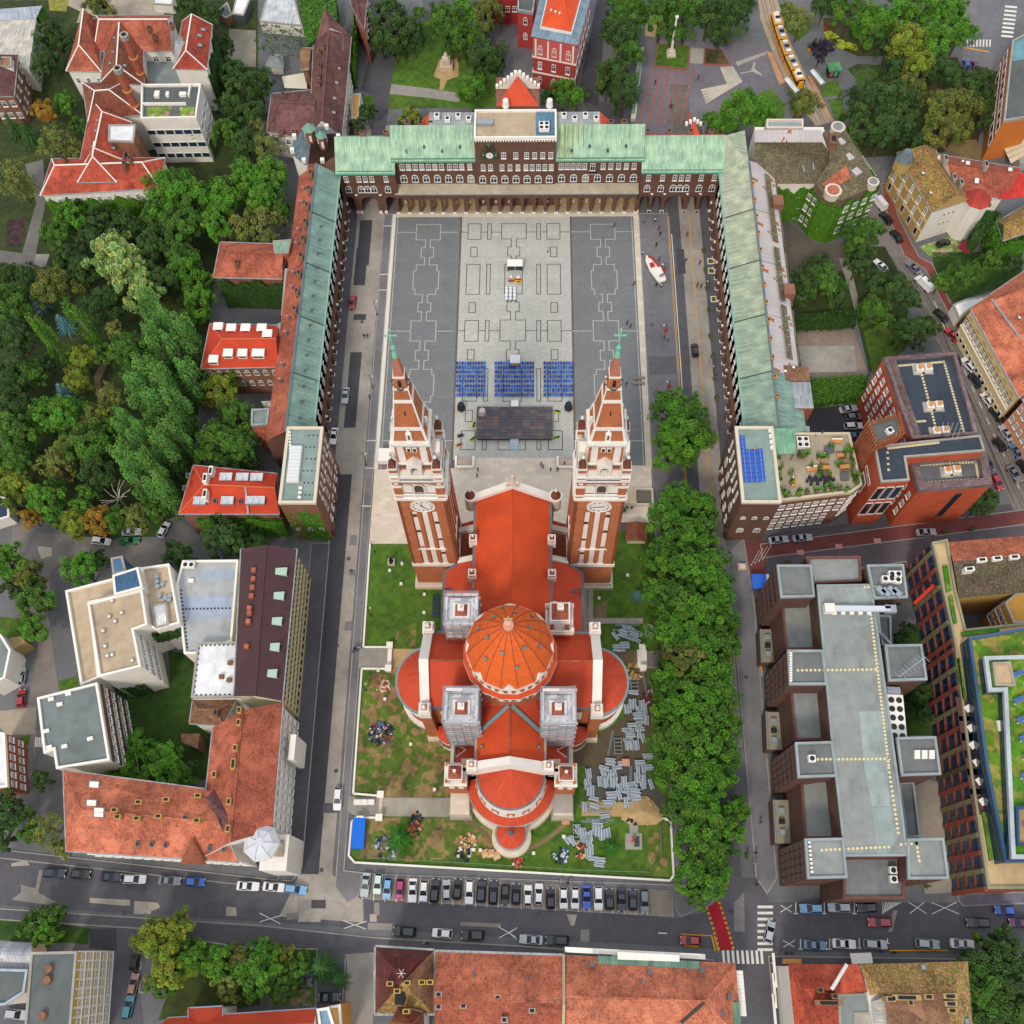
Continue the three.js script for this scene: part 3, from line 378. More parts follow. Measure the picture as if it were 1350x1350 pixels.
{const z=zc-4,q=(x,y,zz)=>[X0+s*x,y,zz],g2=G(),w=G();g2.face([q(9.0,13.95,z),q(10.9,13.95,z),q(10.9,12.8,z-1.1)]);g2.face([q(9.0,13.95,z),q(10.9,13.95,z),q(10.9,12.8,z+1.1)]);g2.build('triangular_dormer',W.roofRed,church);w.face([q(11,14.1,z),q(11,12.7,z-1.2),q(11,12.7,z+1.2)]);for(const e of [-1,1]) w.beam(q(11,12.8,z+e*1.15),q(9,14,z),0.16);w.build('dormer_trim',W.trim,church);}
// stair turret at the choir end, with its annex
{const o=new THREE.Group();o.name='stair_turret';church.add(o);o.position.set(X0+s*10.6,0,-31.2);G().box(0,0,0,4.0,17,4.0).build('shaft',W.brick,o);G().box(0,17,0,4.4,1.0,4.4).build('cornice',W.trim,o);for(const x of [-0.9,0.9]){G().box(x,13.6,2.0,1.0,2.4,0.2).build('blind_panel',W.trim,o);} for(const [x,z] of [[-1.6,-1.6],[1.6,-1.6],[1.6,1.6],[-1.6,1.6]]) G().box(x,18,z,0.8,1.4,0.8).build('corner_pier',W.trim,o);for(const [x,z] of [[-1.6,-1.6],[1.6,-1.6],[1.6,1.6],[-1.6,1.6]]) G().box(x,19.4,z,0.6,0.4,0.6).build('pier_cap',W.brick,o);for(const [x,z] of [[-1,-1],[1,-1],[1,1],[-1,1]]) G().box(x,18,z,0.6,1.6,0.6).build('lantern_pier',W.brick,o);G().box(0,19.6,0,2.9,0.5,2.9).build('cap_band',W.trim,o);G().frustum(0,0,20.1,21.6,1.8,0.5,4,true,Math.PI/4).build('cap',W.tileSalmon,o);G().frustum(0,0,21.5,22.2,0.35,0.3,8).build('finial',W.trim,o);
ch(bx(G(),s*10.4,0,-27.2,3.9,6.5,4.2),'annex',W.stone);ch(bx(G(),s*10.4,6.5,-27.4,3.7,0.25,3.7),'annex_roof',s<0?W.stone :W.concrete);ch(bx(G(),s*8.4,12,-33,2.4,6,2.4),'link_wall',W.stone);ch(bx(G(),s*10.4,0,-27.2,4.6,1.6,5.0),'plinth',W.concrete);}
}
// main apse, ambulatory, east chapel
const ring=(n,m,r0,h0,r1,h1,cz,sy=1,seg=24,a0=0,a1=Math.PI)=>{const g=G(),pt=(i,r,h)=>{const a=a0+(a1-a0)*i/seg;return [X0+Math.cos(a)*r,h,cz+Math.sin(a)*r*sy];};for(let i=0;i<seg;i++){if(r1<0.01) g.tri(pt(i,r0,h0),pt(i+1,r0,h0),[X0,h1,cz]);else g.quad(pt(i,r0,h0),pt(i+1,r0,h0),pt(i+1,r1,h1),pt(i,r1,h1));} return ch(g,n,m);};
const za=zc+1.5;
ring('apse_roof',W.roofRed,6.35,18.2,0,25,za);ring('apse_wall',W.trim,7.2,10,6.5,18,za);ring('apse_gutter',W.lead,6.6,18.1,6.3,18.3,za);ring('apse_gutter',W.lead,6.6,17.8,6.6,18.1,za);
for(let i=0;i<7;i++){const a=Math.PI*(i+0.5)/7,g=G();g.box(0,12,6.9,1.5,2.6,0.2);const m=ch(g,'apse_brick_panel',W.brick);m.position.set(X0,0,za);m.rotation.y=Math.PI/2-a;const g2=G();g2.box(0,12.4,6.98,0.8,1.6,0.2);const m2=ch(g2,'apse_window',W.trim);m2.position.copy(m.position);m2.rotation.y=m.rotation.y;}
ring('ambulatory_roof',W.roofRed,9.0,9.4,6.3,12.4,za-0.2,0.98);ring('ambulatory_wall',W.stone,8.8,0,8.8,9.4,za-0.2,0.98);ring('ambulatory_gutter',W.teal,9.1,9.4,8.7,9.5,za-0.2,0.98);ring('ambulatory_band',W.trim,9.0,7.4,9.0,9.3,za-0.2,0.98);ring('ambulatory_plinth',W.stone,9.6,0,9.5,2.6,za-0.2,0.98);ring('ambulatory_plinth',W.stone,9.5,2.6,8.8,2.8,za-0.2,0.98);
const zl=-21.4,tau=Math.PI*2;
ring('chapel_roof',W.roofRed,3.0,7.6,0,10.2,zl,1,24,0,tau);ring('chapel_wall',W.stone,3.0,0,3.0,7.6,zl,1,24,0,tau);ring('chapel_gutter',W.teal,3.25,7.5,2.9,7.66,zl,1,24,0,tau);ring('chapel_band',W.brick,3.08,6.6,3.08,7.3,zl,1,24,0,tau);ring('chapel_plinth',W.stone,4.1,0,4.0,2.4,zl,1,24,0,tau);ring('chapel_plinth',W.stone,4.0,2.4,3.0,2.7,zl,1,24,0,tau);ch(G().frustum(X0,zl,9.6,10.5,0.7,0.25,12),'chapel_knob',W.lead);ch(bx(G(),0,7.8,-24.3,3.6,0.4,2.2),'lead_flat',W.lead);
// dome
const dome=new THREE.Group();dome.name='dome';church.add(dome);dome.position.set(X0,0,ZC-0.2);
const dz=(g,n,m)=>g.build(n,m,dome),ns=16,ph=Math.PI/16;
dz(G().frustum(0,0,22,33.6,8.5,8.5,ns,true,ph),'drum',W.trim);dz(G().frustum(0,0,26,30.8,8.56,8.56,ns,false,ph),'drum_band',W.brick);dz(G().frustum(0,0,33.5,33.8,8.85,8.8,ns,true,ph,true),'drum_cornice',W.trim);
dz(G().frustum(0,0,33.8,34.8,8.8,8.05,ns,false,ph),'skirt_roof',W.roofOrange);dz(G().frustum(0,0,34.6,38.2,8.05,7.95,ns,false,ph),'gallery_wall',W.trim);dz(G().frustum(0,0,38.2,38.55,8.08,8.02,ns,true,ph,true),'dome_cornice',mat('#e0b39c','plaster'));
{const prof=[[7.95,38.55],[6.9,41.6],[5.2,45],[3.1,48.2],[0.75,51]];for(let i=0;i<ns;i++){const g=G(),pt=(k,[r,y])=>{const a=ph+k/ns*tau;return [Math.cos(a)*r,y,Math.sin(a)*r];};for(let j=0;j<4;j++) g.quad(pt(i,prof[j]),pt(i+1,prof[j]),pt(i+1,prof[j+1]),pt(i,prof[j+1]));dz(g,'dome_facet',W.domeOrange);const rb=G();for(let j=0;j<4;j++){const p=pt(i,prof[j]),q=pt(i,prof[j+1]);rb.beam(p,q,0.12,0.12);} dz(rb,'dome_rib',W.tile);
const am=(i+1)/ns*tau;for(const [y0,r] of [[31.2,8.4]]) for(const o of [-0.09,0.09]){const wg=G();wg.box(0,y0,r-0.05,0.95,1.9,0.14);const w=dz(wg,'drum_window',W.glass);w.rotation.y=Math.PI/2-am+o;}
for(const o of [-0.11,0.11]){const wg=G();wg.box(0,35.4,7.86,0.95,1.7,0.14);const w=dz(wg,'gallery_opening',mat('#8e5a44',null));w.rotation.y=Math.PI/2-am+o;}
if(i % 2===1){const pg=G();pg.tri([-1.15,38.5,8.0],[1.15,38.5,8.0],[0,40,7.75]);pg.tri([-1.15,38.5,8.0],[0,40,7.75],[0,39.9,7.0]);pg.tri([1.15,38.5,8.0],[0,40,7.75],[0,39.9,7.0]);const w=dz(pg,'dome_pediment',W.trim);w.rotation.y=Math.PI/2-am;}
}
for(let i=0;i<12;i++){const a=(i+0.5)/12*tau+0.02,low=i % 2===0,r=low?5.6 :3.8,y=low?44.3 :47.2;const sk=skylight(dome,Math.cos(a)*r,y,Math.sin(a)*r,0,0,0.55,0.85,W.teal);sk.rotation.set(low?1.0 :0.95,Math.PI/2-a,0,'YXZ');}}
{const g=G();g.frustum(0,0,50.8,51.6,0.95,0.9,12);g.frustum(0,0,51.6,52.6,0.6,0.65,12);dz(g,'lantern',mat('#dba58c','plaster'));const b=G();b.frustum(0,0,52.6,53.1,0.4,0.75,12);b.frustum(0,0,53.1,53.7,0.75,0.15,12);dz(b,'orb',mat('#dba58c','plaster'));const c=G();c.box(0,53.7,0,0.14,2.4,0.14);c.box(0,54.9,0,1.5,0.14,0.14);dz(c,'cross',mat('#c9b28a',null));}
// four square turrets round the dome
for(const [x,z] of [[-9.4,ZC-8.7],[9.4,ZC-8.9],[-8.8,ZC+10],[8.8,ZC+10]]){
const o=new THREE.Group();o.name='dome_turret';church.add(o);o.position.set(X0+x,0,z);
G().box(0,8,0,5.0,18,5.0).build('shaft',W.brick,o);G().box(0,26,0,5.5,0.8,5.5).build('cornice',W.trim,o);
const rl=G();for(const e of [-1,1]){rl.box(e*2.5,27.6,0,0.3,0.3,5.3);rl.box(0,27.6,e*2.5,4.7,0.3,0.3);for(let i=0;i<9;i++){rl.box(e*2.5,26.8,-2.1+i*0.53,0.2,0.8,0.24);rl.box(-2.1+i*0.53,26.8,e*2.5,0.24,0.8,0.2);}} rl.build('balustrade',W.trim,o);

for(const [i,j] of [[-1,-1],[1,-1],[1,1],[-1,1]]){G().box(i*2.4,27,j*2.4,0.8,1.9,0.8).build('corner_pier',W.trim,o);G().frustum(i*2.4,j*2.4,28.9,29.5,0.4,0.15,8).build('pier_finial',W.trim,o);G().box(i*1.45,26.8,j*1.45,0.8,4.2,0.8).build('lantern_pier',W.brick,o);}
G().box(0,30.6,0,4.0,0.9,4.0).build('lantern_band',W.trim,o);G().box(0,31.5,0,3.5,0.5,3.5).build('lantern_band',W.brick,o);G().box(0,32,0,3.8,0.3,3.8).build('lantern_band',W.trim,o);
G().frustum(0,0,32.3,34.8,2.3,0.9,4,true,Math.PI/4).build('cap',W.tileSalmon,o);G().box(0,34.7,0,1.2,0.8,1.2).build('cap_block',W.trim,o);G().frustum(0,0,35.5,36.6,0.4,0.2,8).build('finial',W.trim,o);
}
}
// scaffolds round three of the turrets
function scaffold(cx,cz,w,d,y0,y1,label){
const o=thing('scaffold',label,'scaffold',[cx,y0,cz],0,undefined),n=Math.round((y1-y0)/2),H=y1-y0,nx=Math.round(w/1.5),boardM=[mat('#c9cbd0','plaster'),mat('#dcdcde','plaster'),mat('#b7bbc2','plaster')];
const pol=(g,x,z)=>g.box(x,0,z,0.09,H+1,0.09);
for(let i=0;i <= nx;i++){const x=-w/2+w*i/nx;for(const z of [-d/2,d/2,d/2-0.9,-d/2+0.9]) pol(G(),x,z).build('standard',W.galv,o);} for(const z of [-d/4,0,d/4]) for(const x of [-w/2,w/2,w/2-0.9,-w/2+0.9]) pol(G(),x,z).build('standard',W.galv,o);
for(let k=1;k <= n;k++){const y=k*2;for(const e of [-1,1]){for(let i=0;i<2;i++){G().box((i-0.5)*w/2+(k % 2)*0.3,y,e*(d/2-0.35),w/2-0.08,0.07,0.56).build('deck_board',boardM[(i+k*2+(e>0?1 :0)) % 3],o);G().box(e*(w/2-0.35),y,(i-0.5)*(d-1.5)/2,0.56,0.07,(d-1.5)/2-0.08).build('deck_board',boardM[(i+k) % 3],o);}}
const rg=G(),rp=G();for(const e of [-1,1]){for(const yy of [0.5,1.0]){rg.box(0,y+yy,e*d/2,w,0.06,0.06);rg.box(e*w/2,y+yy,0,0.06,0.06,d);} rp.box(0,y+0.07,e*(d/2-0.02),w,0.16,0.04);rp.box(e*(w/2-0.02),y+0.07,0,0.04,0.16,d);} rg.build('guard_rail',W.galv,o);rp.build('toe_board',mat('#c9968a','plaster'),o);}
const br=G();for(let k=0;k<n;k+=2) for(const e of [-1,1]){br.beam([-w/2,k*2,e*d/2],[w/2,k*2+4,e*d/2],0.06);br.beam([e*w/2,k*2,-d/2],[e*w/2,k*2+4,d/2],0.06);} br.build('brace',W.galv,o);
const top=G();top.box(0,H-1.6,0,w*0.8,0.15,d*0.8);top.build('top_sheet',mat('#d9dade','plaster'),o);const t2=G();t2.box(0,H-1.4,0,w*0.5,0.5,d*0.46).build('top_cover',mat('#e3e3e6','plaster'),o);G().box(0,H-0.9,0,1.1,1.0,1.1).build('sheeted_finial',W.pale,o);return o;
}
scaffold(X0-9.4,ZC-8.7,6.5,6.6,14,34.4,'silver scaffold wrapped round the dome turret beside the clock tower with near-vertical hands');
scaffold(X0-8.8,ZC+10,6.4,6.7,13.4,34.4,'silver scaffold round the choir turret next to the heaped dark rubbish');
scaffold(X0+8.8,ZC+10,6.4,6.7,13.4,34.4,'silver scaffold round the choir turret next to the stacked scaffold stock');
// ---------------------------------------------------------------- ground, square, streets
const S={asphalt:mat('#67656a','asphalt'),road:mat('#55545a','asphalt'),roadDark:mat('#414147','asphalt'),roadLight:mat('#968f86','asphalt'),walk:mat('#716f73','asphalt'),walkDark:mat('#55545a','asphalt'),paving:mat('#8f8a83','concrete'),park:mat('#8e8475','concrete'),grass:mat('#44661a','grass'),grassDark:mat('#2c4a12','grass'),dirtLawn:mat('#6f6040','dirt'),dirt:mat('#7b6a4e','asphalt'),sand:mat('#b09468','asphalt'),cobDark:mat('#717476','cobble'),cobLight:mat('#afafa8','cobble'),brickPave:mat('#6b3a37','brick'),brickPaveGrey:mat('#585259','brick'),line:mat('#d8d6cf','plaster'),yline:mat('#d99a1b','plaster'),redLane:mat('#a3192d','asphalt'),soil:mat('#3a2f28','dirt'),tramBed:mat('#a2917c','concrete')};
let sheetY=0;
const R4=(x0,z0,x1,z1)=>[[x0,z0],[x1,z0],[x1,z1],[x0,z1]];
function sheet(name,poly,m,y){return struct(name,G().flat(poly,y),m);}
function slab(name,poly,m,h=0.12,km=W.kerb){// raised pavement with a stone kerb along its edge
const o=struct(name,G().flat(grow(poly,-0.2),h),m),inn=grow(poly,-0.22),k=G();for(let i=0;i<poly.length;i++){const j=(i+1) % poly.length,a=poly[i],b=poly[j],c=inn[j],d=inn[i];k.quad([a[0],h+0.006,a[1]],[b[0],h+0.006,b[1]],[c[0],h+0.006,c[1]],[d[0],h+0.006,d[1]]);k.quad([a[0],-0.02,a[1]],[b[0],-0.02,b[1]],[b[0],h+0.006,b[1]],[a[0],h+0.006,a[1]]);} k.build('kerb',km,o);return o;
}
const ground=struct('ground',G().flat(R4(-900,-1100,900,600),-0.06),mat('#66676a','asphalt'));
{// open land beyond the built blocks
sheet('park_ground',[...gp(A,[[0,0],[1350,0],[1350,1350],[1130,1350]]),...gp(E,[[1100,300],[1000,1100],[930,1350]]),...gp(I,[[600,160],[100,40],[0,0]]),[-190,-110],[-230,-300]],mat('#2f3d1a','grass'),-0.02);
}
// left street
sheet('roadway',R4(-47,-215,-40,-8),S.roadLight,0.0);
{const p=(n,x0,z0,x1,z1,m,y=0.006)=>sheet(n,R4(x0,z0,x1,z1),m,y);
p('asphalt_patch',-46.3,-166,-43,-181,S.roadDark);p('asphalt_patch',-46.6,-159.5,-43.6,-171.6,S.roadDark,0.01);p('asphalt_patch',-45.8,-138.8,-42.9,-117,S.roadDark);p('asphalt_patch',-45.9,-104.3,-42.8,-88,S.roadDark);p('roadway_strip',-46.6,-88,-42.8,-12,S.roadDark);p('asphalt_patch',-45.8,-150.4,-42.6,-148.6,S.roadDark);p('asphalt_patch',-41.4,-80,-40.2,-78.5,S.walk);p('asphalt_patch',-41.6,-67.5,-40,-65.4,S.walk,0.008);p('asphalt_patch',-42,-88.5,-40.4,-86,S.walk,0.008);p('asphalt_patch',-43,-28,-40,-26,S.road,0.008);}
slab('pavement',R4(-50.4,-215,-47,-87.6),S.walkDark);slab('pavement',[[-51,-86.5],[-46.6,-86.5],[-46.2,-15],[-48,-12.6],[-51,-12.6]],S.walkDark);
slab('pavement',[[-40,-183],[-37.6,-183],[-37.6,-14.8],[-31,-14.2],[28,-12.7],[37,-12.7],[36.5,-9],[30,-6.6],[29,-8],[29,-11.2],[-34,-13.6],[-34.2,-10],[-36.5,-8.6],[-39.3,-11.5]],S.walk);
for(const z of [-179,-163,-158,-113.5,-106,-96]) sheet('joint_strip',R4(-39.9,z,-37.7,z+0.22),S.line,0.13);
// square
const PX0=-36.6,PX1=27.6,PZ0=-182,PZ1=-108.2,DL=-18.9,DR=10.7;
const sq=sheet('square_paving',R4(DL,PZ0,DR,PZ1),S.cobLight,0.02);const sqL=sheet('square_paving',R4(PX0,PZ0,DL,-105.5),S.cobDark,0.018),sqR=sheet('square_paving',R4(DR,PZ0,PX1,-105.5),S.cobDark,0.018);
slab('square_border',R4(-37.6,-183,-36.6,-105.5),S.line,0.1,W.stone);slab('square_border',R4(27.6,-183,29.0,-106),mat('#c9bfb0','slabs'),0.1,W.stone);slab('square_border',R4(-36.6,-183.4,27.6,-182),mat('#c3bcae','slabs'),0.1,W.stone);
const gutterM=mat('#6a5a55','concrete');for(const x of [DL,DR]) sheet('square_channel',R4(x-0.25,PZ0,x+0.25,-105.5),gutterM,0.026);for(const x of [PX0+0.5,PX1-0.5]) sheet('square_channel',R4(x-0.1,PZ0,x+0.1,-105.5),S.cobLight,0.026);
function strip(parent,pts,w,m,y){const g=G();for(let i=0;i+1<pts.length;i++){const [x0,z0]=pts[i],[x1,z1]=pts[i+1],e=w/2;g.flat(Math.abs(x1-x0)>Math.abs(z1-z0)?R4(Math.min(x0,x1)-e,z0-e,Math.max(x0,x1)+e,z0+e) :R4(x0-e,Math.min(z0,z1)+e,x0+e,Math.max(z0,z1)-e),y);} return g.build('inlay_line',m,parent);}
const zv=(v)=>P(679,v)[1];
{const lightLine=mat('#a9a8a2','plaster'),darkLine=mat('#5b5550','plaster'),nk=0.62,sm=1.65,sqh=3.25,o1=2.75,o2=3.35;
for(const [par,cx] of [[sqL,-27.6],[sqR,19.2]]) for(const s of [-1,1]){
let prev=0;const pts=[],go=(w,v)=>{const z=zv(v);if(pts.length) pts.push([cx+s*prev,z]);pts.push([cx+s*w,z]);prev=w;};
pts.push([cx,zv(296)]);prev=0;go(sqh,296);go(nk,316);go(sm,326);go(nk,339);go(o1,349);go(o2,357);go(o1,381);go(nk,388);go(sm,399);go(nk,411);go(sqh,423);go(nk,449.6);go(sm,462);go(nk,475);go(o1,487);go(o2,494);go(o1,522);go(nk,530);go(sm,543);go(nk,556);go(sqh,570);pts.push([cx+s*sqh,zv(590)]);
strip(par,pts,0.24,lightLine,0.032);
for(const v of [306,436.5,581]) strip(par,[[cx+s*sqh,zv(v)],[cx+s*8.5,zv(v)]],0.24,lightLine,0.032);
}
const cx=-4.6,rect=(x,w,v0,v1)=>{const z0=zv(v0),z1=zv(v1);strip(sq,[[x-w/2,z0],[x+w/2,z0],[x+w/2,z1],[x-w/2,z1],[x-w/2,z0]],0.22,darkLine,0.034);};
for(const s of [-1,1]){for(const [v0,v1] of [[295,315.5],[348.5,388],[422.5,450],[486,529]]){rect(cx+s*10.6,3.5,v0,v1);rect(cx+s*6.6,0.95,v0,v1);} for(const [v0,v1] of [[326,338.6],[399,412],[461,474.5],[541,556]]) rect(cx+s*10.6,1.7,v0,v1);rect(cx+s*10.6,3.4,568,593);rect(cx+s*6.6,0.9,570,593);
for(const v of [306,436]) for(const [a,b] of [[3.3,6.1],[7.1,8.9],[12.4,15]]) strip(sq,[[cx+s*a,zv(v)],[cx+s*b,zv(v)]],0.2,darkLine,0.034);
let prev=0;const pts=[[cx,zv(295)]],go=(w,v)=>{const z=zv(v);pts.push([cx+s*prev,z]);pts.push([cx+s*w,z]);prev=w;};go(3.3,295);go(0.65,315);go(1.6,325.6);go(0.65,337.6);go(2.3,348.5);go(0.65,387.5);go(1.6,398.5);go(0.65,411);go(3.3,422);go(0.65,449.5);go(1.6,461);go(0.65,475);go(2.3,486);go(0.65,529);strip(sq,pts,0.22,darkLine,0.034);
strip(sq,[[cx+s*3.3,zv(581)],[cx+s*3.3,zv(593)],[cx,zv(593)]],0.2,darkLine,0.034);}
}
// church terrace, raised a little
{const tz=-86.3;struct('church_terrace',G().prism([[-37.4,-105.4],[-18.9,-105.8],[-13.4,-105.8],[-13.4,-108.2],[6.4,-108.2],[6.4,-106.6],[28.8,-106.6],[28.8,-91.8],[19.4,-91.8],[19.4,-89.2],[12,tz],[-37.4,tz]],-0.02,0.32),W.stone);
struct('terrace_step',G().prism(R4(-13.4,-108.7,6.4,-108.2),-0.02,0.17),W.stone);
for(const x of [-15.8,8.6]){const o=thing('stair_well',x<0?'walled stone ramp pit at the terrace edge below the tower whose clock hands point up' :'walled stone ramp pit at the terrace edge below the tower with level clock hands','stairwell');for(const e of [-1,1]) G().box(x+e*2.1,0,-107.3,0.5,1.1,2.9).build('side_wall',W.trim,o);G().box(x,0,-105.9,4.7,1.1,0.5).build('end_wall',W.trim,o);G().box(x,0.33,-107.4,3.6,0.05,2.4).build('pit_floor',mat('#b7a394','slabs'),o);rebase(o);}}
// precinct lawns with low white kerb
const precinct=[[-37.4,-86.2],[-27,-86.3],[-10,-86.3],[12,-86.3],[19.4,-89.4],[29,-92],[29,-15],[28.2,-13.6],[-35.6,-16.2],[-36.9,-17.5]];
struct('church_lawn',G().flat([[-37.2,-86.2],[12,-86.2],[19.4,-89.2],[28.8,-91.8],[28.8,-13.8],[-36.6,-16.4]],0.02),S.grass);
{const mess=sheet('worn_lawn',[...gp(J,[[575,845],[690,840],[740,830],[735,960],[860,1150],[1010,1250],[1015,1350]],0),...gp(N,[[1000,180],[650,180],[510,150],[520,30]]),...gp(J,[[530,1150],[560,1000]])],S.dirtLawn,0.028);
sheet('worn_lawn',gp(N,[[650,270],[1040,270],[1250,340],[1290,430],[1100,480],[800,500],[520,480],[510,275]]),S.dirtLawn,0.028);sheet('bare_earth',gp(J,[[580,860],[730,850],[720,950],[780,1040],[690,1100],[620,980]]),mat('#6b543c','dirt'),0.032);
sheet('bare_earth',gp(K,[[540,840],[620,960],[600,1100],[480,1180],[340,1280],[330,1350],[700,1350],[745,1180],[760,840]]),mat('#584d3a','asphalt'),0.028);sheet('bare_earth',gp(O,[[400,0],[400,170],[640,190],[820,250],[830,180],[740,60],[720,0]]),mat('#4d4a45','asphalt'),0.03);sheet('bare_earth',gp(O,[[380,185],[385,260],[600,265],[620,190]]),S.sand,0.034);
sheet('trodden_track',gp(O,[[350,255],[300,320],[200,400],[60,470],[0,465],[0,445],[90,440],[200,370],[300,290],[330,255]]),S.dirt,0.03);sheet('trodden_track',gp(N,[[1040,270],[1120,310],[1250,420],[1350,470],[1350,450],[1240,390],[1130,280]]),S.dirt,0.031);
sheet('worn_patch',gp(O,[[690,290],[760,270],[830,300],[835,580],[700,570],[740,440]]),S.dirtLawn,0.027);sheet('worn_patch',gp(J,[[740,620],[830,600],[825,720],[700,725]]),S.dirtLawn,0.03);sheet('worn_patch',gp(K,[[450,520],[520,480],[510,570],[460,575]]),S.dirt,0.03);}
sheet('garden_path',R4(-31,-61.2,-22,-57),S.sand,0.036);slab('gate_pavement',R4(-38,-61.2,-31,-56.8),S.paving,0.1);slab('garden_path',R4(-31,-29.2,-14.5,-25.4),mat('#9d9789','concrete'),0.1);slab('gate_pavement',[[-38.4,-29.6],[-36,-29.2],[-31,-29.2],[-31,-25.4],[-36,-25.4],[-38.4,-26.6]],S.paving,0.1);
sheet('garden_path',gp(K,[[520,745],[680,745],[680,830],[600,835]]),S.dirt,0.036);slab('gate_pavement',gp(K,[[720,750],[830,750],[830,840],[720,835]]),S.walk,0.1);slab('garden_path',gp(K,[[420,405],[445,405],[445,575],[705,575],[705,605],[415,605]]),W.concrete,0.08);slab('church_walk',gp(K,[[390,405],[415,405],[415,650],[392,650]]),W.concrete,0.1);slab('garden_path',gp(O,[[632,290],[680,290],[680,355],[635,355]]),W.concrete,0.07);slab('paved_square',gp(O,[[612,352],[700,352],[700,437],[612,437]]),W.concrete,0.09);
{const k=G(),run=(a,b)=>k.beam([a[0],0.2,a[1]],[b[0],0.2,b[1]],0.4,0.5),o=thing('precinct_kerb_wall','low white stone wall edging the church lawn','wall');const segs=[[[-37.2,-86.2],[-37,-61.5]],[[-37,-61.5],[-31,-61.5]],[[-31,-56.6],[-37,-56.6]],[[-37,-56.6],[-36.9,-29.9]],[[-36.9,-29.9],[-31.5,-29.5]],[[-31,-25.1],[-36,-25.1]],[[-36,-25.1],[-36.8,-24.2]],[[-36.8,-24.2],[-36.9,-17.6]],[[-36.9,-17.6],[-35.6,-16.3]],[[-35.6,-16.3],[28.2,-13.4]],[[28.2,-13.4],[29,-14.4]],[[29,-14.4],[29,-24.6]],[[29,-24.6],[27,-26]]];for(const [a,b] of segs) G().beam([a[0],0.2,a[1]],[b[0],0.2,b[1]],0.4,0.5).build('wall_run',W.trim,o);for(const [x,z] of [[-31,-61.6],[-31,-56.4],[-31,-29.6],[-31,-25]]){G().box(x,0,z,1.1,1.6,1.1).build('gate_pier',W.trim,o);G().box(x,1.6,z,1.4,0.25,1.4).build('pier_cap',W.trim,o);} G().box(-31,0,-59,0.9,0.7,4).build('gate_sill',W.trim,o);G().box(-31,0,-27.3,0.7,0.3,3.6).build('gate_sill',W.stone,o);
const o2=thing('gate_threshold','white stone gate sill with end piers beside the stacked scaffold stock','gate');const c=at(K,700,790);G().box(c[0],0,c[1],2.1,0.6,4).build('sill',W.trim,o2);for(const e of [-1,1]){G().box(c[0],0,c[1]+e*2.3,1.2,1.6,1.0).build('gate_pier',W.trim,o2);G().box(c[0],1.6,c[1]+e*2.3,1.4,0.2,1.2).build('pier_cap',W.trim,o2);}
const f=thing('mesh_fence','thin green wire fence just inside the low white wall along the parked cars','fence');const pts=[[-34.6,-24],[-34.4,-19],[-32,-17.2],[-10,-16.2],[10,-15.2],[24,-14.9],[26.6,-17.5],[26.8,-24]];for(let i=0;i+1<pts.length;i++){const [a,b]=[pts[i],pts[i+1]],L2=Math.hypot(b[0]-a[0],b[1]-a[1]),n=Math.max(1,Math.round(L2/3));for(let j=0;j<n;j++){const p=lerp2(a,b,j/n),q=lerp2(a,b,(j+1)/n);G().box(p[0],0,p[1],0.08,1.6,0.08).build('post',W.galv,f);const r=G();for(const y of [0.3,0.9,1.5]) r.beam([p[0],y,p[1]],[q[0],y,q[1]],0.06);r.build('wire_panel',mat('#5d7f63',null,0.6),f);}}}
// right street
sheet('roadway',R4(37,-230,42.7,-10),S.road,0.0);sheet('roadway',R4(40,-230,45.3,-90),S.roadLight,0.006);slab('pavement',R4(29,-183,36.9,-14),S.walk);slab('pavement',R4(45.3,-215,48.6,-92),S.walkDark);slab('pavement',[[45.2,-84],[49.4,-88],[50.4,-72],[49.8,-14],[47.5,-11],[45.5,-14]],S.walk);slab('pavement',R4(42,-93,45,-40),mat('#8a857c','concrete'),0.06);
for(const [x,z0,z1,m] of [[37.1,-182,-100,S.yline],[42.6,-182,-92,S.yline],[37.6,-176,-128,S.line]]) sheet('road_line',R4(x-0.1,z0,x+0.1,z1),m,0.014);
sheet('asphalt_patch',R4(38.5,-171,40.6,-163),S.roadDark,0.01);sheet('asphalt_patch',R4(29.6,-137.4,36.4,-132),mat('#5f5d62','asphalt'),0.13);
// cross street on the right, paved in red and grey
sheet('brick_street',[[49.4,-88.4],[128,-99],[132,-90],[131,-86],[50.5,-72]],S.brickPaveGrey,0.002);slab('brick_pavement',[[53,-86.6],[126,-97],[126.5,-93.2],[53,-83]],S.brickPave,0.06);slab('brick_pavement',[[52,-77],[86,-82.5],[86,-78.5],[54,-74],[50.5,-72]],S.brickPave,0.06);
for(const [x,z] of [[62,-84.5],[71,-86],[80,-87.4],[66,-82.8]]) sheet('paving_inset',R4(x-0.8,z-0.6,x+0.8,z+0.6),mat('#b98d84','slabs'),0.07);
{const fp=at(K,1260,250);sheet('brick_forecourt',gp(K,[[1225,170],[1350,170],[1350,340],[1250,340]]),S.brickPave,0.064);}
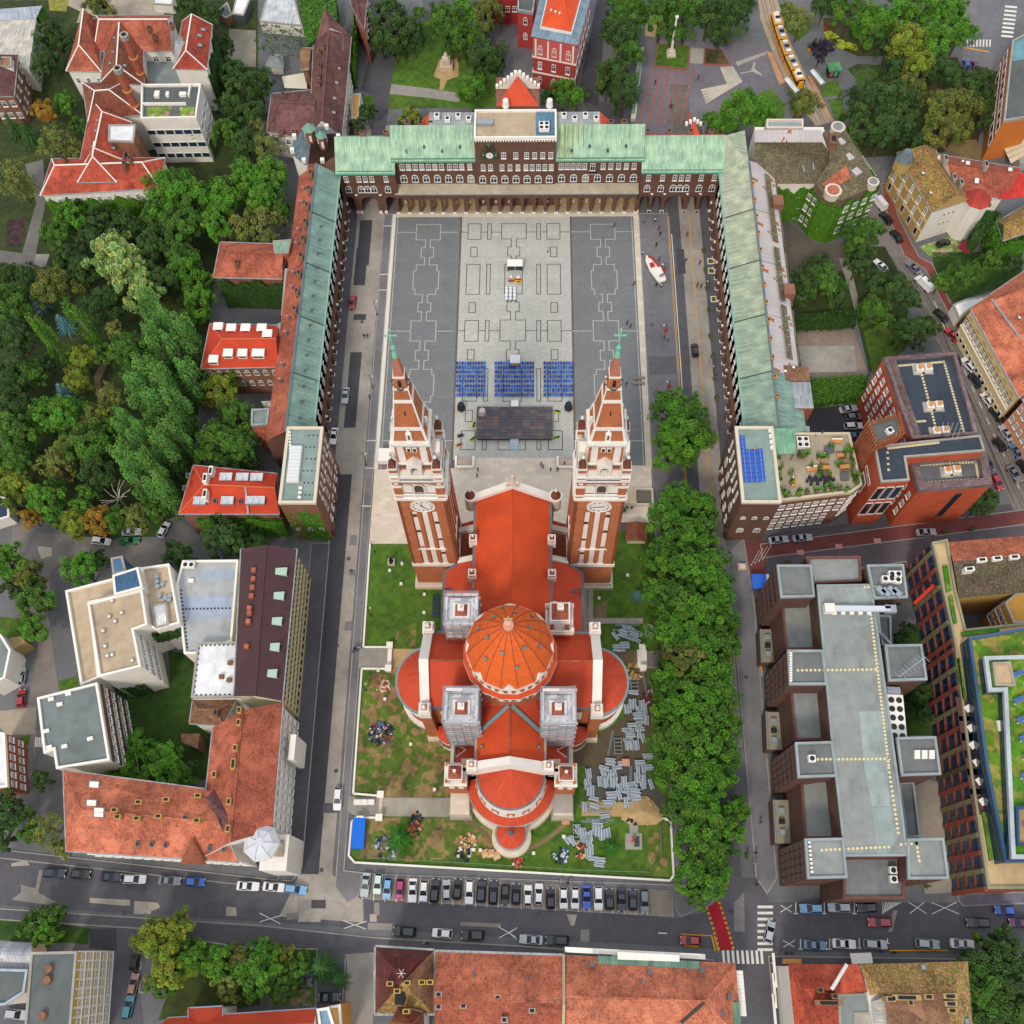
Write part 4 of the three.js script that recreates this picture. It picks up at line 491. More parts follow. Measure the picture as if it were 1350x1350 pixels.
// south street
sheet('roadway',[[-170,-21],[-110,-17],[-46,-10.6],[29,-6.4],[47,-9.4],[140,-10.2],[140,-0.4],[46,-0.6],[-3,-2.6],[-54,-5],[-108,-7.6],[-170,-9]],S.road,0.004);sheet('junction',[[-46.6,-14],[-40,-14],[-33.4,-9],[-33,-5],[-50,-6]],S.roadLight,0.008);sheet('junction',[[36,-14],[46,-14],[48,-9],[46,30],[37,30],[38,0],[34,-6]],S.road,0.009);
slab('parking_bay',[[-34,-13.6],[28.9,-11.1],[28.6,-6.6],[-33.8,-9.4]],S.park,0.05);
for(let i=0;i <= 25;i++){const x=-33.6+i*2.28,z0=-13.1+(x+34)*0.0392;sheet('bay_line',R4(x-0.06,z0,x+0.06,z0+4),S.line,0.062);}
{const pts=(t,l,n,m,y)=>sheet(n,gp(t,l),m,y),pm=[mat('#85807a','asphalt'),mat('#7b7774','asphalt'),mat('#a0978a','asphalt')];
[[N,[[205,690],[280,700],[280,745],[205,770]],0],[N,[[280,700],[355,700],[355,745],[280,745]],3],[N,[[210,780],[330,778],[328,815],[210,815]],2],[N,[[445,695],[485,695],[485,740],[445,740]],2],[N,[[585,775],[622,775],[622,815],[585,815]],2],[N,[[608,715],[636,715],[636,780],[608,780]],0],[N,[[575,820],[705,825],[700,860],[575,855]],0],[N,[[150,770],[215,765],[215,800],[150,805]],1],[N,[[1060,815],[1270,825],[1270,845],[1060,835]],0],[M,[[470,690],[680,700],[680,730],[640,730],[470,715]],2],[M,[[705,705],[825,715],[840,740],[790,760],[790,775],[700,775]],2],[M,[[1185,735],[1235,740],[1240,785],[1183,782]],2],[M,[[60,700],[110,660],[110,620],[185,640],[205,545],[225,545],[200,660],[260,695],[300,710],[240,725]],0],[M,[[60,510],[140,490],[155,520],[60,525]],2],[O,[[305,775],[360,778],[345,835],[328,835]],2],[O,[[380,855],[425,855],[425,920],[378,918]],0],[O,[[1180,720],[1235,660],[1238,868],[1183,865]],1],[M,[[1100,825],[1250,830],[1250,850],[1110,850]],3]].forEach(([t,l,k],i)=>pts(t,l,'asphalt_patch',k===3?S.roadDark :pm[k],0.013+(i % 4)*0.004));}
slab('pavement',[[-110,-7.2],[-54,-4.4],[-31,-2.4],[-3,-1.2],[36,1],[36.5,30],[33,30],[30,4],[-3,1.6],[-31,0.6],[-36,1],[-36,30],[-40,30],[-42,0],[-54,0],[-72,-2],[-74,8],[-76,8],[-77,-3.4],[-110,-5]],S.walkDark);slab('pavement',[[46.6,0.2],[97,0.4],[140,0.6],[140,2.4],[49,2.4],[49,30],[46.8,30]],S.walkDark);slab('pavement',[[-170,-22.5],[-108,-18.2],[-50,-12.8],[-50,-11],[-108,-16.4],[-170,-20.8]],S.walkDark);
// markings
function cross(t,a,b,c,d){for(const [p,q] of [[a,b],[c,d]]){const u=at(t,...p),v=at(t,...q);struct('road_marking',G().beam([u[0],0.03,u[1]],[v[0],0.03,v[1]],0.14,0.01),S.line);}}
cross(N,[10,770],[118,825],[10,815],[122,782]);cross(N,[445,808],[565,853],[450,850],[570,812]);cross(N,[1258,840],[1350,895],[1262,900],[1350,850]);cross(O,[0,870],[42,905],[0,878],[48,845]);cross(Q,[75,728],[135,765],[75,765],[135,728]);cross(Q,[745,712],[840,772],[752,772],[828,712]);cross(Q,[862,712],[1010,774],[868,774],[998,712]);cross(Q,[88,912],[150,948],[90,948],[150,912]);
const poly4=(t,n,l,m,y=0.02)=>sheet(n,gp(t,l),m,y);
for(let i=0;i<8;i++){const y=722+i*32;poly4(O,'crossing_stripe',[[1305,y+8],[1350,y+8],[1350,y+22],[1305,y+22]],S.line);if(i<8) poly4(Q,'crossing_stripe',[[-42,y+8],[36,y+8],[36,y+22],[-42,y+22]],S.line,0.024);}
for(let i=0;i<9;i++){const x=1118+i*25;poly4(O,'crossing_stripe',[[x,965],[x+13,965],[x+20,1035],[x+6,1035]],S.line,0.028);}
poly4(O,'red_cycle_crossing',[[1030,710],[1105,708],[1145,810],[1182,960],[1108,965],[1085,860]],S.redLane,0.022);
for(let i=0;i<10;i++){const t=i/9.4,x0=1024+72*t+12*t*(1-t),x1=1098+75*t+10*t*(1-t),y=712+246*t;poly4(O,'crossing_block',[[x0,y],[x0+13,y],[x0+15,y+13],[x0+2,y+13]],S.yline,0.028);poly4(O,'crossing_block',[[x1,y-2],[x1+13,y-2],[x1+15,y+11],[x1+2,y+11]],S.yline,0.028);}
poly4(O,'road_marking',[[905,877],[1065,885],[1065,890],[905,883]],S.yline);poly4(O,'road_marking',[[1060,885],[1068,885],[1088,965],[1080,968]],S.yline,0.024);poly4(O,'road_marking',[[1076,890],[1082,890],[1104,968],[1096,968]],S.yline,0.024);poly4(O,'road_marking',[[925,936],[995,938],[995,950],[925,943]],S.yline);poly4(O,'road_line',[[785,871],[832,873],[832,878],[785,877]],S.line);poly4(Q,'road_line',[[645,962],[948,962],[948,967],[645,969]],S.yline,0.14);
for(const [x,y0,y1] of [[155,715,775],[305,715,775],[462,712,775],[180,905,960],[332,903,960],[488,902,955],[635,902,930]]){poly4(Q,'bay_marking',[[x-3,y0],[x+3,y0],[x+3,y1],[x-3,y1]],S.line);poly4(Q,'bay_marking',[[x-12,y1-5],[x+12,y1-5],[x+12,y1],[x-12,y1]],S.line,0.024);}
poly4(Q,'island_edge',[[610,712],[614,712],[612,775],[608,775]],S.line,0.023);for(let i=0;i<7;i++) poly4(Q,'island_stripe',[[625+i*13,712],[632+i*13,712],[615+i*9,772-i*6],[609+i*9,772-i*6]],S.line);
poly4(Q,'asphalt_patch',[[665,755],[688,755],[660,868],[640,868]],mat('#8f8a80','asphalt'),0.014);
// ---------------------------------------------------------------- the three ranges round the square
const grid2=(n,s0,s1)=>n;
{// north range
const o=thing('arcaded_range','long dark brick range with arcade, green copper roofs and a clock facing the square','building');
const zw=-186,bd=W.brickDark,part=(g,n,m,p=o)=>g.build(n,m,p),B4=(x0,z0,x1,z1,y0,y1)=>G().prism(R4(x0,z0,x1,z1),y0,y1);
part(B4(-35.4,-194,28.6,zw,0,17.2),'main_wall',bd);part(B4(-14.3,-195,6.3,zw+0.3,0,24.2),'central_block',bd);
// green slopes and upper lead flats
for(const [x0,x1,wedge] of [[-36,-14.3,-1],[6.3,28.9,1]]){
part(G().quad([x0,17.2,zw+0.7],[x1,17.2,zw+0.7],[x1,23,-191.8],[x0,23,-191.8]),'copper_slope',W.copper);part(G().beam([x0,17.1,zw+0.7],[x1,17.1,zw+0.7],0.4,0.35),'copper_gutter',mat('#5f9f86',null,0.7));part(G().beam([x0,17.75,zw+0.35],[x1,17.75,zw+0.35],0.12,0.25),'snow_guard',mat('#4c8069',null));
const xi=wedge<0?[-26,-14.3] :[6.3,17.5];part(B4(xi[0],-196,xi[1],-191.8,17,23.05),'upper_flat',W.zinc);part(G().face(wedge<0?[[-26,23,-191.8],[-26,23,-196],[-29.5,20,-194.5],[-29,20.8,-191.9]] :[[17.5,23,-191.8],[17.5,23,-196],[21.4,20,-194.5],[21,20.8,-191.9]]),'red_hip',W.roofRed);const xr=wedge<0?[-36,-26] :[17.5,28.6];part(G().quad([xr[0],21.4,-192],[xr[1],21.4,-192],[xr[1],20.2,-194.6],[xr[0],20.2,-194.6]),'red_strip',W.roofRed);part(B4(xr[0],-194.6,xr[1],-192,16,20.1),'rear_wall',bd);
for(const x of wedge<0?[-31.6,-28.2,-25.6] :[20.2,23.6]) chimney(o,x,-192.9,20.6,1.5,1.1,2.4,0,W.brickMid);for(let i=0;i<4;i++){const x=xi[0]+2+i*2.7;acUnit(o,x,23.05,-194+(i % 2)*1.1,0,1);}
for(let i=0;i<4;i++){const x=x0+4+i*4.6,k=0.28+0.12*(i % 2);skylight(o,x,17.2+5.8*k,zw+0.7-6.5*k,0,0.73,0.6,0.9,W.glassBlue);}
}
{const st=G();for(const [x,w,l] of [[7.2,0.25,1],[8.3,0.5,0.9],[9.2,0.22,0.75],[10.4,0.35,0.95],[11.8,0.3,0.5],[13.2,0.25,0.6]]){const e=5.8/6.5,z0=-191.7,z1=z0+6.4*l;st.quad([x,23-0.1+0.02,z0],[x+w,23-0.1+0.02,z0],[x+w*0.7,23-(z1-z0)*e-0.05,z1],[x+w*0.2,23-(z1-z0)*e-0.05,z1]);} const m=part(st,'rust_stain',mat('#8d8a3a','seam'));m.position.y=0.03;}
flatRoof(o,R4(-14.3,-195,6.3,zw+0.3),24.2,W.bitumenTan,0.7,W.trim,0.4);part(B4(1.2,-194.4,5.8,-187,24.25,24.5),'blue_deck',mat('#4d7590','seam'));for(const [x,z] of [[3.2,-189.5],[3.2,-188.2]]) acUnit(o,x,24.5,z,0,2);part(B4(-13.6,-191.6,-9.6,-190,24.3,25.2),'pipe_unit',W.galv);for(let i=0;i<30;i++){const x=-13.9+i*0.69;part(G().box(x,23.6,zw+0.42,0.36,0.5,0.3),'dentil',W.trim);}
part(G().frustum(-6.5,-196,24.9,27,0.9,0.7,10),'rear_chimney',W.trim);part(G().frustum(4.6,-196,24.9,27,0.9,0.7,10),'rear_chimney',W.trim);part(G().quad([-9,24,-197],[2,24,-197],[-3.4,28,-203],[-3.6,28,-203]),'rear_gable_roof',W.roofRed);part(G().prism([[-9,-197],[2,-197],[2,-207],[-9,-207]],0,24),'rear_wall',W.brickMid);part(G().face([[-9,24,-203],[2,24,-203],[-3.5,29.5,-203]]),'rear_gable',W.trim);
for(let i=0;i<6;i++) for(const s of [-1,1]) part(G().box(-3.5+s*(5.3-i*0.95),24.4+i*0.85,-203,0.7,0.9,0.9),'gable_step',W.trim);
// windows above the arcade
const wall=(x0,x1,rows,z=zw)=>facade(o,[x0,z],[x1,z],[0,-190],rows);
wall(-34.4,-22.4,[[13.6,2.0,1.25,7,'grid']]);wall(-22,-17.2,[[13.6,2.0,1.2,3,'grid']]);wall(-16.9,-15,[[13.6,2,1.2,1,'grid']]);wall(7,14.6,[[13.6,2.0,1.2,5,'grid']]);win(o,15.9,13,zw+0.02,0,1.3,2.6,'rect');wall(17.6,27.6,[[13.6,2,1.2,5,'grid']]);
wall(-35,-14.4,[[8.9,2.8,1.8,7,'arch']]);wall(-14.2,6.2,[[8.9,2.8,1.8,7,'arch']],zw+0.3);wall(6.4,28.4,[[8.9,2.8,1.8,7,'arch']]);wall(-13.4,-9.6,[[13.6,2.0,1.15,2,'grid'],[17.9,2,1.2,0]],zw+0.3);wall(-8.6,-2.4,[[13.6,2.0,1.15,3,'grid'],[17.8,2.0,1.2,2,'grid']],zw+0.3);wall(-2.2,6.0,[[13.6,2.0,1.15,5,'grid'],[17.8,2.0,1.2,4,'grid']],zw+0.3);
{const bc=new THREE.Group();bc.name='balcony';o.add(bc);bc.position.set(15.9,12.6,zw+0.5);G().box(0,0,0,2,0.2,1.1).build('slab',W.stone,bc);G().box(0,0.2,0.5,2,0.9,0.08).build('railing',W.black,bc);}
{const ck=new THREE.Group();ck.name='wall_clock';o.add(ck);ck.position.set(-10.6,18,zw+0.35);const gm=mat('#3c5a45',null);G().box(0,-0.3,0.2,4,0.35,0.6).build('shelf',gm,ck);G().box(0,0,0.2,2.2,2.9,0.5).build('case',mat('#2c3a2e',null),ck);for(const e of [-1,1]){G().box(e*1.6,0,0.3,0.9,1.8,0.6).build('figure_niche',mat('#3d4438',null),ck);G().box(e*1.6,1.8,0.3,1.0,0.3,0.7).build('niche_roof',gm,ck);G().box(e*1.6,1.4,0.62,0.3,0.3,0.05).build('gilt_figure',W.yellow,ck);G().box(e*0.85,2.9,0.3,0.7,1.4,0.5).build('upper_niche',mat('#3d4438',null),ck);} G().box(0,2.9,0.3,0.8,2,0.6).build('top_niche',mat('#4a2a20',null),ck);G().frustum(0,0.3,4.9,5.6,0.9,0.1,4).build('top_roof',gm,ck);const f=G().frustum(0,0,0,0.12,0.95,0.95,20).build('dial',W.pale,ck);f.rotation.x=Math.PI/2;f.position.set(0,1.3,0.48);const h2=G();h2.box(0.15,1.3,0.62,0.5,0.1,0.04);h2.box(0,1.25,0.62,0.1,0.6,0.04);h2.build('hands',W.black,ck);for(let i=0;i<12;i++) G().box(Math.sin(i*0.5236)*0.78,1.26+Math.cos(i*0.5236)*0.78,0.61,0.09,0.09,0.03).build('hour_mark',W.black,ck);}
// arcade with round arches on brick piers
const za=-183.5;part(G().quad([-36.2,7.15,za+0.3],[28.4,7.15,za+0.3],[28.4,8.4,zw+0.05],[-36.2,8.4,zw+0.05]),'arcade_roof',mat('#a29a86','bitumen'));part(G().quad([-36.2,6.9,za+0.3],[28.4,6.9,za+0.3],[28.4,7.15,za+0.3],[-36.2,7.15,za+0.3]),'arcade_eave',mat('#8b7d63','concrete'));part(G().beam([-36.2,7.2,za+0.38],[28.4,7.2,za+0.38],0.2,0.18),'arcade_gutter',W.lead);
const na=21,aw=64.2/na;for(let i=0;i <= na;i++){const x=-36+i*aw;part(G().box(x,0.5,za,0.75,4.4,0.75),'pier',bd);part(G().box(x,0.1,za,0.95,0.5,0.95),'pier_base',W.trim);}
for(let i=0;i<na;i++){const x=-36+(i+0.5)*aw,r=aw/2-0.35,g=G(),m=8;for(let j=0;j<m;j++){const a=Math.PI*j/m,b=Math.PI*(j+1)/m,p=(t)=>[x+Math.cos(t)*r,4.9+Math.sin(t)*Math.min(r,1.5)];const [pa,pb]=[p(a),p(b)];g.quad([pa[0],pa[1],za+0.3],[pb[0],pb[1],za+0.3],[pb[0],6.95,za+0.3],[pa[0],6.95,za+0.3]);g.quad([pa[0],pa[1],za+0.3],[pb[0],pb[1],za+0.3],[pb[0],pb[1],za-0.3],[pa[0],pa[1],za-0.3]);} for(const e of [-1,1]) g.quad([x+e*r,4.9,za+0.3],[x+e*aw/2,4.9,za+0.3],[x+e*aw/2,6.95,za+0.3],[x+e*r,6.95,za+0.3]);part(g,'arch',bd);}
part(B4(-36,zw-0.02,28.3,zw+0.12,0,6.4),'arcade_back_wall',mat('#a0875c','plaster'));part(B4(-36,-186,28.4,-183.2,0,0.16),'arcade_floor',mat('#a3947d','slabs'));facade(o,[-35.5,zw+0.14],[27.8,zw+0.14],[0,-190],[[2.4,2.2,1.3,20,'rect']],mat('#7f8b90',null),W.glass);for(let i=0;i<18;i++){const x=-34+i*3.5;part(G().box(x,1.4,zw+0.3,0.5,0.9,0.4),'bust',W.stone);}
// end pavilions over the streets
for(const [x0,x1,arches,wins] of [[-50.2,-35.4,[[-48.6,2.4],[-43.4,4.4],[-37.6,2.6]],[[-48.2],[-44.9,-43.2,-41.5],[-37.8]]],[28.6,49.2,[[30.3,2.5],[33.5,2.5],[38.3,5],[43,2.5],[46.4,2.6]],[[30.4],[34],[37.2,38.9,40.6],[44],[47.4]]]]){
const z0=-195,z1=-183.6,cuts=[];const g=G(),fz=z1;// front wall with street arches
const holes=arches.map(([x,w])=>{const n=10,q=[[x-w/2,0]];for(let i=0;i <= n;i++){const a=Math.PI*(1-i/n);q.push([x+Math.cos(a)*w/2,Math.min(5.2-0,6.1-w/2)+Math.sin(a)*w/2]);} q.push([x+w/2,0]);return q;});
const tileWall=(z)=>{const path=[[x0,0]];for(const h of holes) path.push(...h);path.push([x1,0],[x1,15.4],[x0,15.4]);g.face(path.map(([x,y])=>[x,y,z]));};tileWall(z1);for(const h of holes) for(let i=0;i+1<h.length;i++) g.quad([h[i][0],h[i][1],z1],[h[i+1][0],h[i+1][1],z1],[h[i+1][0],h[i+1][1],z0],[h[i][0],h[i][1],z0]);g.quad([x0,0,z0],[x0,0,z1],[x0,15.4,z1],[x0,15.4,z0]);g.quad([x1,0,z0],[x1,0,z1],[x1,15.4,z1],[x1,15.4,z0]);tileWall(z0);part(g,'pavilion_wall',bd);
for(let i=0;i<arches.length;i++){const [x,w]=arches[i];for(const e of [-1,1]) part(G().box(x+e*(w/2+0.4),0,z1+0.1,0.8,0.7,0.5),'pier_base',W.trim);if(i) part(G().frustum((arches[i-1][0]+arches[i-1][1]/2+x-w/2)/2,z1+0.2,6.6,7.1,0.1,0.4,8,true),'wall_bracket',W.trim);}
for(const grp of wins) for(const x of grp){win(o,x,11.9,z1+0.02,0,1.15,2.0,'grid');win(o,x,7.7,z1+0.02,0,grp.length>1?1.7 :1.6,2.6,'arch');}
part(G().quad([x0-0.3,15.3,z1+0.6],[x1+0.3,15.3,z1+0.6],[x1+0.3,20.6,-190.4],[x0-0.3,20.6,-190.4]),'copper_slope',W.copper);part(G().quad([x0-0.3,15.3,-196],[x1+0.3,15.3,-196],[x1+0.3,20.6,-190.4],[x0-0.3,20.6,-190.4]),'rear_slope',x0<0?W.copper :W.roofRed);part(G().beam([x0-0.3,15.2,z1+0.6],[x1+0.3,15.2,z1+0.6],0.4,0.35),'copper_gutter',mat('#5f9f86',null,0.7));part(G().beam([x0,15.75,z1+0.15],[x1,15.75,z1+0.15],0.1,0.2),'snow_guard',mat('#4c8069',null));part(G().face([[x0,15.3,z0],[x0,15.3,z1],[x0,20.5,-190.4]]).face([[x1,15.3,z0],[x1,15.3,z1],[x1,20.5,-190.4]]),'gable',bd);
for(let i=0;i<(x0<0?2 :4);i++) chimney(o,x0+(x0<0?7 :1)+i*(x0<0?6 :5.4),-190.9,19.8,1.3,0.9,2,0,W.brickMid);for(let i=0;i<3;i++) skylight(o,x0+3+i*4,18,-187.2,0,0.72,0.5,0.6,W.glassBlue);
if(x0>0){part(G().quad([40,20.2,-190.6],[43,20.2,-190.6],[41.5,22,-194],[41.4,22,-194]),'red_gable',W.roofRed);for(let i=0;i<5;i++) part(G().box(39.6+i*0.9,20.8+(i<3?i :4-i)*0.7,-193.6,0.6,0.8,0.8),'gable_step',W.trim);part(G().prism(R4(49,-196,55,-184),0,15),'corner_wall',bd);part(G().face([[49.3,15,-183.2],[55,18.5,-183.2],[55,18.5,-194],[49.3,20.4,-190.4]]),'corner_slope',W.copperPale);}
else {part(G().prism(R4(-58,-197,-50,-184),0,15),'corner_wall',bd);}
}
rebase(o);
}
function wing(name,label,s,xF,xR,xB,z0,z1,he,hr,frontM,backM,backH){
const o=thing(name,label,'building'),part=(g,n,m)=>g.build(n,m,o);
part(G().prism(R4(Math.min(xF,xB),z0,Math.max(xF,xB),z1),0,Math.min(he,backH)),'wall',W.brickDark);part(G().quad([xF,0,z0],[xF,0,z1],[xF,he,z1],[xF,he,z0]),'front_wall',W.brickMid);
const n=5;for(let i=0;i<n;i++){const a=z0+(z1-z0)*i/n,b=z0+(z1-z0)*(i+1)/n-0.12,q=G();q.quad([xF+s*0.5,he,a],[xF+s*0.5,he,b],[xR,hr,b],[xR,hr,a]);part(q,'copper_slope',Array.isArray(frontM)?frontM[i] :frontM);part(G().beam([xF+s*0.5,he+0.1,b+0.06],[xR,hr+0.1,b+0.06],0.16,0.2),'fire_joint',mat('#3b443f',null));const k=G();k.quad([xR,hr,a],[xR,hr,b],[xB,backH,b],[xB,backH,a]);part(k,'rear_slope',Array.isArray(backM)?backM[i] :backM);}
part(G().beam([xF+s*0.55,he-0.05,z0],[xF+s*0.55,he-0.05,z1],0.5,0.3),'gutter',mat('#7fa596',null,0.7));part(G().beam([xR,hr+0.1,z0],[xR,hr+0.1,z1],0.5,0.25),'ridge',W.lead);
const c=[(xF+xB)/2,(z0+z1)/2];facade(o,[xF,z0+2],[xF,z1-1],c,[[10.2,1.9,1.2,22,'rect'],[6.2,2.6,1.5,22,'arch']]);
const m=24,dz=(z1-z0)/m;for(let i=0;i <= m;i++){part(G().box(xF+s*0.45,0.3,z0+i*dz,0.9,4.6,0.7),'pier',W.brickDark);part(G().box(xF+s*0.5,0,z0+i*dz,1.1,0.4,0.9),'pier_base',W.trim);} part(G().box(xF+s*0.4,4.9,(z0+z1)/2,0.8,0.7,z1-z0),'arcade_band',W.brickDark);part(G().box(xF+s*0.06,0,(z0+z1)/2,0.1,4.9,z1-z0),'arcade_back_wall',mat('#8d7a5c','plaster'));for(let i=0;i<m;i+=2) part(G().box(xF+s*1.0,4.6,z0+(i+0.5)*dz,0.5,0.5,0.5),'lantern',W.pale);
return o;
}
{const o=wing('copper_roofed_wing','long brick wing with grey-green copper front slope and red tiled back slope',1,-50.2,-55,-60.4,-184,-106,14,18,W.copperGrey,W.tile,13.6);
for(let i=0;i<9;i++) chimney(o,-55.9,-180+i*5.2,17.3,0.8,1.5,2.2,0,W.tileBrown);for(let i=0;i<14;i++){const z=-179+i*4.4;if(i % 3 !== 2){const g=G();g.box(-58.2,14.6,z,1.6,0.5,0.4);g.build('snow_hook',W.galv,o);skylight(o,-57.6,16,z+1.4,Math.PI/2,-0.66,0.7,0.9,W.glassBlue);}} for(let i=0;i<14;i++) vent(o,-52.4,16.2,-165+i*4.2,W.steel);
{const tr=new THREE.Group();tr.name='round_corner_turret';o.add(tr);const [x,z]=at(B,300,745,16);tr.position.set(x,0,z);G().frustum(0,0,0,14.6,6.6,6.6,8,true,0.4).build('wall',W.white,tr);G().frustum(0,0,14.6,15,6.8,6.8,8,true,0.4).build('deck',W.lead,tr);for(let i=0;i<8;i++){const a=0.4+i/8*Math.PI*2;G().box(Math.cos(a)*6.3,15,Math.sin(a)*6.3,1.0,1.2,1.0).build('parapet_block',W.trim,tr);} for(const [dx,dz2,r] of [[-1.2,-1.6,1.9],[2.2,0.8,1.5]]){G().frustum(dx,dz2,15,19.2,r*0.72,r*0.72,6).build('lantern_wall',W.tileBrown,tr);for(let i=0;i<6;i+=2){const a=i/6*6.28+1.4;G().box(dx+Math.cos(a)*r*0.7,16.2,dz2+Math.sin(a)*r*0.7,0.6,1.6,0.6).build('lantern_panel',W.trim,tr);} G().frustum(dx,dz2,19.2,20.6,r,0.2,6).build('lantern_roof',mat('#6f9a86',null,0.7),tr);}}
rebase(o);}
{const o=wing('copper_roofed_wing','long brick wing with pale green copper front slope and streaked metal back slope',-1,48.8,55.2,62,-184,-106,15,18.4,[mat('#a5ab96','seam',0.8),W.copperPale,mat('#98a48e','seam',0.8),mat('#8ea18d','seam',0.8),mat('#81998a','seam',0.8)],[W.rusty,W.rusty,W.rusty,W.rusty,W.copperGrey],15.6);
for(let i=0;i<13;i++) chimney(o,55.4,-176+i*5.1,17.8,0.6,0.9,1.4,0,W.orangeWood);for(let i=0;i<8;i++){const g=G();g.box(60,16.3,-158+i*4,1.6,0.3,0.3);g.build('snow_hook',W.galv,o);}
for(const [z0,z1] of [[-181,-160],[-158,-142],[-141,-126]]) G().quad([59.2,17.3,z0],[59.2,17.3,z1],[62.8,14.6,z1],[62.8,14.6,z0]).build('tiled_slope',W.tileGreyMoss,o);for(const z of [-172,-145]) G().box(61.6,14.5,z,2.6,3.2,3).build('roof_turret',W.brickMid,o);part2(o);rebase(o);function part2(o){G().prism(R4(56,-124,64,-113),0,16.4).build('rear_block',W.brickRed,o);G().quad([56,17.5,-124],[64,16.4,-124],[64,16.4,-120],[56,17.5,-120]).build('rear_roof',W.tileBrown,o);G().quad([56,16.5,-119.9],[64,16.5,-119.9],[64,16.5,-113],[56,16.5,-113]).build('rear_roof',W.zinc,o);for(const [x,z] of [[58.4,-122.4],[60.4,-123.4]]) skylight(o,x,17.1,z,0,0,0.7,0.7,W.pale);vent(o,60,16.5,-114.6);vent(o,58,16.5,-108);}}
function endBlock(name,label,x0,x1,z0,z1,h,wm){
const o=thing(name,label,'building'),c=[(x0+x1)/2,(z0+z1)/2];G().prism(R4(x0,z0,x1,z1),0,h).build('wall',wm,o);flatRoof(o,R4(x0,z0,x1,z1),h,mat('#80938d','bitumen'),0.5,mat('#cfc6b2','plaster'),0.6);return [o,c];
}
{const [o,c]=endBlock('corner_block','flat-roofed brick corner block with a long ribbed skylight and ivy on its end wall',-54,-46,-106,-87.4,20,W.brickMid);
facade(o,[-46,-105],[-46,-90],c,[[15,3.4,0.9,7,'rect'],[8,5.4,1.2,5,'arch'],[3,2.2,1.2,6,'rect']]);facade(o,[-54,-87.4],[-46,-87.4],c,[[5.5,1.8,1.2,3,'arch']]);for(let i=0;i<5;i++){G().box(-45.9,0,-104+i*3.8,0.5,3.4,0.8).build('pier',W.brickDark,o);}
{const s=new THREE.Group();s.name='ribbed_skylight';o.add(s);s.position.set(-51.4,20.1,-96.6);G().box(0,0,0,2.7,0.7,8.6).build('kerb',W.pale,s);for(let i=0;i<10;i++) G().box(0,0.7,-3.9+i*0.86,2.5,0.35,0.8).build('ribbed_panel',mat('#d5d9dc',null,0.35),s);}
for(let i=0;i<6;i++) for(let j=0;j<4;j++) G().box(-49+j*0.9-(i % 2)*0.4,20.05,-104+i*2.9,0.26,0.12,0.26).build('roof_pad',W.dark,o);for(let i=0;i<9;i++) G().box(-53.3+i*0.1,20.1,-104.6+i*0.8,0.5,0.45,0.4).build('roof_light',W.pale,o);for(let i=0;i<3;i++) G().box(-49.6,20.1,-91+i*1.1,0.7,0.5,0.6).build('roof_light',W.pale,o);rebase(o);}
{const [o,c]=endBlock('corner_block','flat-roofed dark brick corner block carrying blue solar panels',44.9,53.2,-106,-87.6,20.3,W.brickDark);
facade(o,[44.9,-105],[44.9,-90],c,[[13.6,4.4,0.8,6,'rect'],[7.6,3.6,1.5,4,'arch'],[2.4,2.2,1.4,5,'rect']]);facade(o,[45.4,-87.6],[53,-87.6],c,[[12,1.4,1.2,3,'arch'],[4.8,2.2,1.6,2,'arch']]);for(let i=0;i<5;i++) G().box(44.8,0,-103+i*3.6,0.5,3.4,0.8).build('pier',W.brickDark,o);
for(let i=0;i<10;i++) for(let j=0;j<4;j++){if((j===0&&i<0)||(j>0&&i<(j===1?3 :3))||(j===3&&i<2)) continue;const p=G().box(46.3+j*1.2,20.35,-103.4+i*1.15-(j===3?0.2 :0),1.1,0.14,1.05,0);const pm=p.build('solar_panel',mat('#1d55b4',null,0.25),o);const gl=G();gl.box(46.3+j*1.2,20.5,-103.4+i*1.15-(j===3?0.2 :0),0.03,0.02,1.05);gl.build('cell_line',W.pale,pm);} vent(o,48.8,20.3,-100.6,W.orangeWood);for(let i=0;i<4;i++) G().box(52.4,20.3,-105+i*1.4,0.5,0.6,0.8).build('roof_light',W.pale,o);rebase(o);}
// ---------------------------------------------------------------- the surrounding buildings
const pp=(list,h)=>list.map(([t,x,y])=>P(...t(x,y),h));
function flatBlock(o,poly,h,wm,dm,opt={}){walls(o,poly,h,wm,'wall',opt.y0 ?? 0);flatRoof(o,poly,h,dm,opt.par ?? 0.6,opt.pm ?? W.concrete,opt.th ?? 0.4);const c=centre(poly);for(const [i,rows,fm,gm] of opt.f ?? []) facade(o,poly[i],poly[(i+1) % poly.length],c,rows,fm,gm);return poly;}
function hipWing(o,q,he,hr,i1,i2,rm,wm,opt={}){const base=grow(q,-0.45);walls(o,base,he,wm);const r=hipRoof(o,q,he,hr,i1,i2,rm,wm,opt.ridge,opt.gut);const c=centre(q);for(const [i,rows,fm,gm] of opt.f ?? []) facade(o,base[i],base[(i+1) % 4],c,rows,fm,gm);r.c=c;r.base=base;return r;}
const slopeY=(q,he,hr,p)=>{const [a,b,c,d]=q,m1=lerp2(a,d,0.5),m2=lerp2(b,c,0.5),dx=m2[0]-m1[0],dz=m2[1]-m1[1],L=Math.hypot(dx,dz),dist=Math.abs((p[0]-m1[0])*dz-(p[1]-m1[1])*dx)/L,half=Math.hypot(a[0]-d[0],a[1]-d[1])/2;return hr-(hr-he)*Math.min(1,dist/half);};
function stacks(o,t,list,q,he,hr,m=W.tileBrown,w=0.9,d=1.4,h=1.5){for(const [x,y] of list){const p=P(...t(x,y),(he+hr)/2+h),y0=slopeY(q,he,hr,p)-0.3;chimney(o,p[0],p[1],y0,w,d,h+0.3,0,m);}}
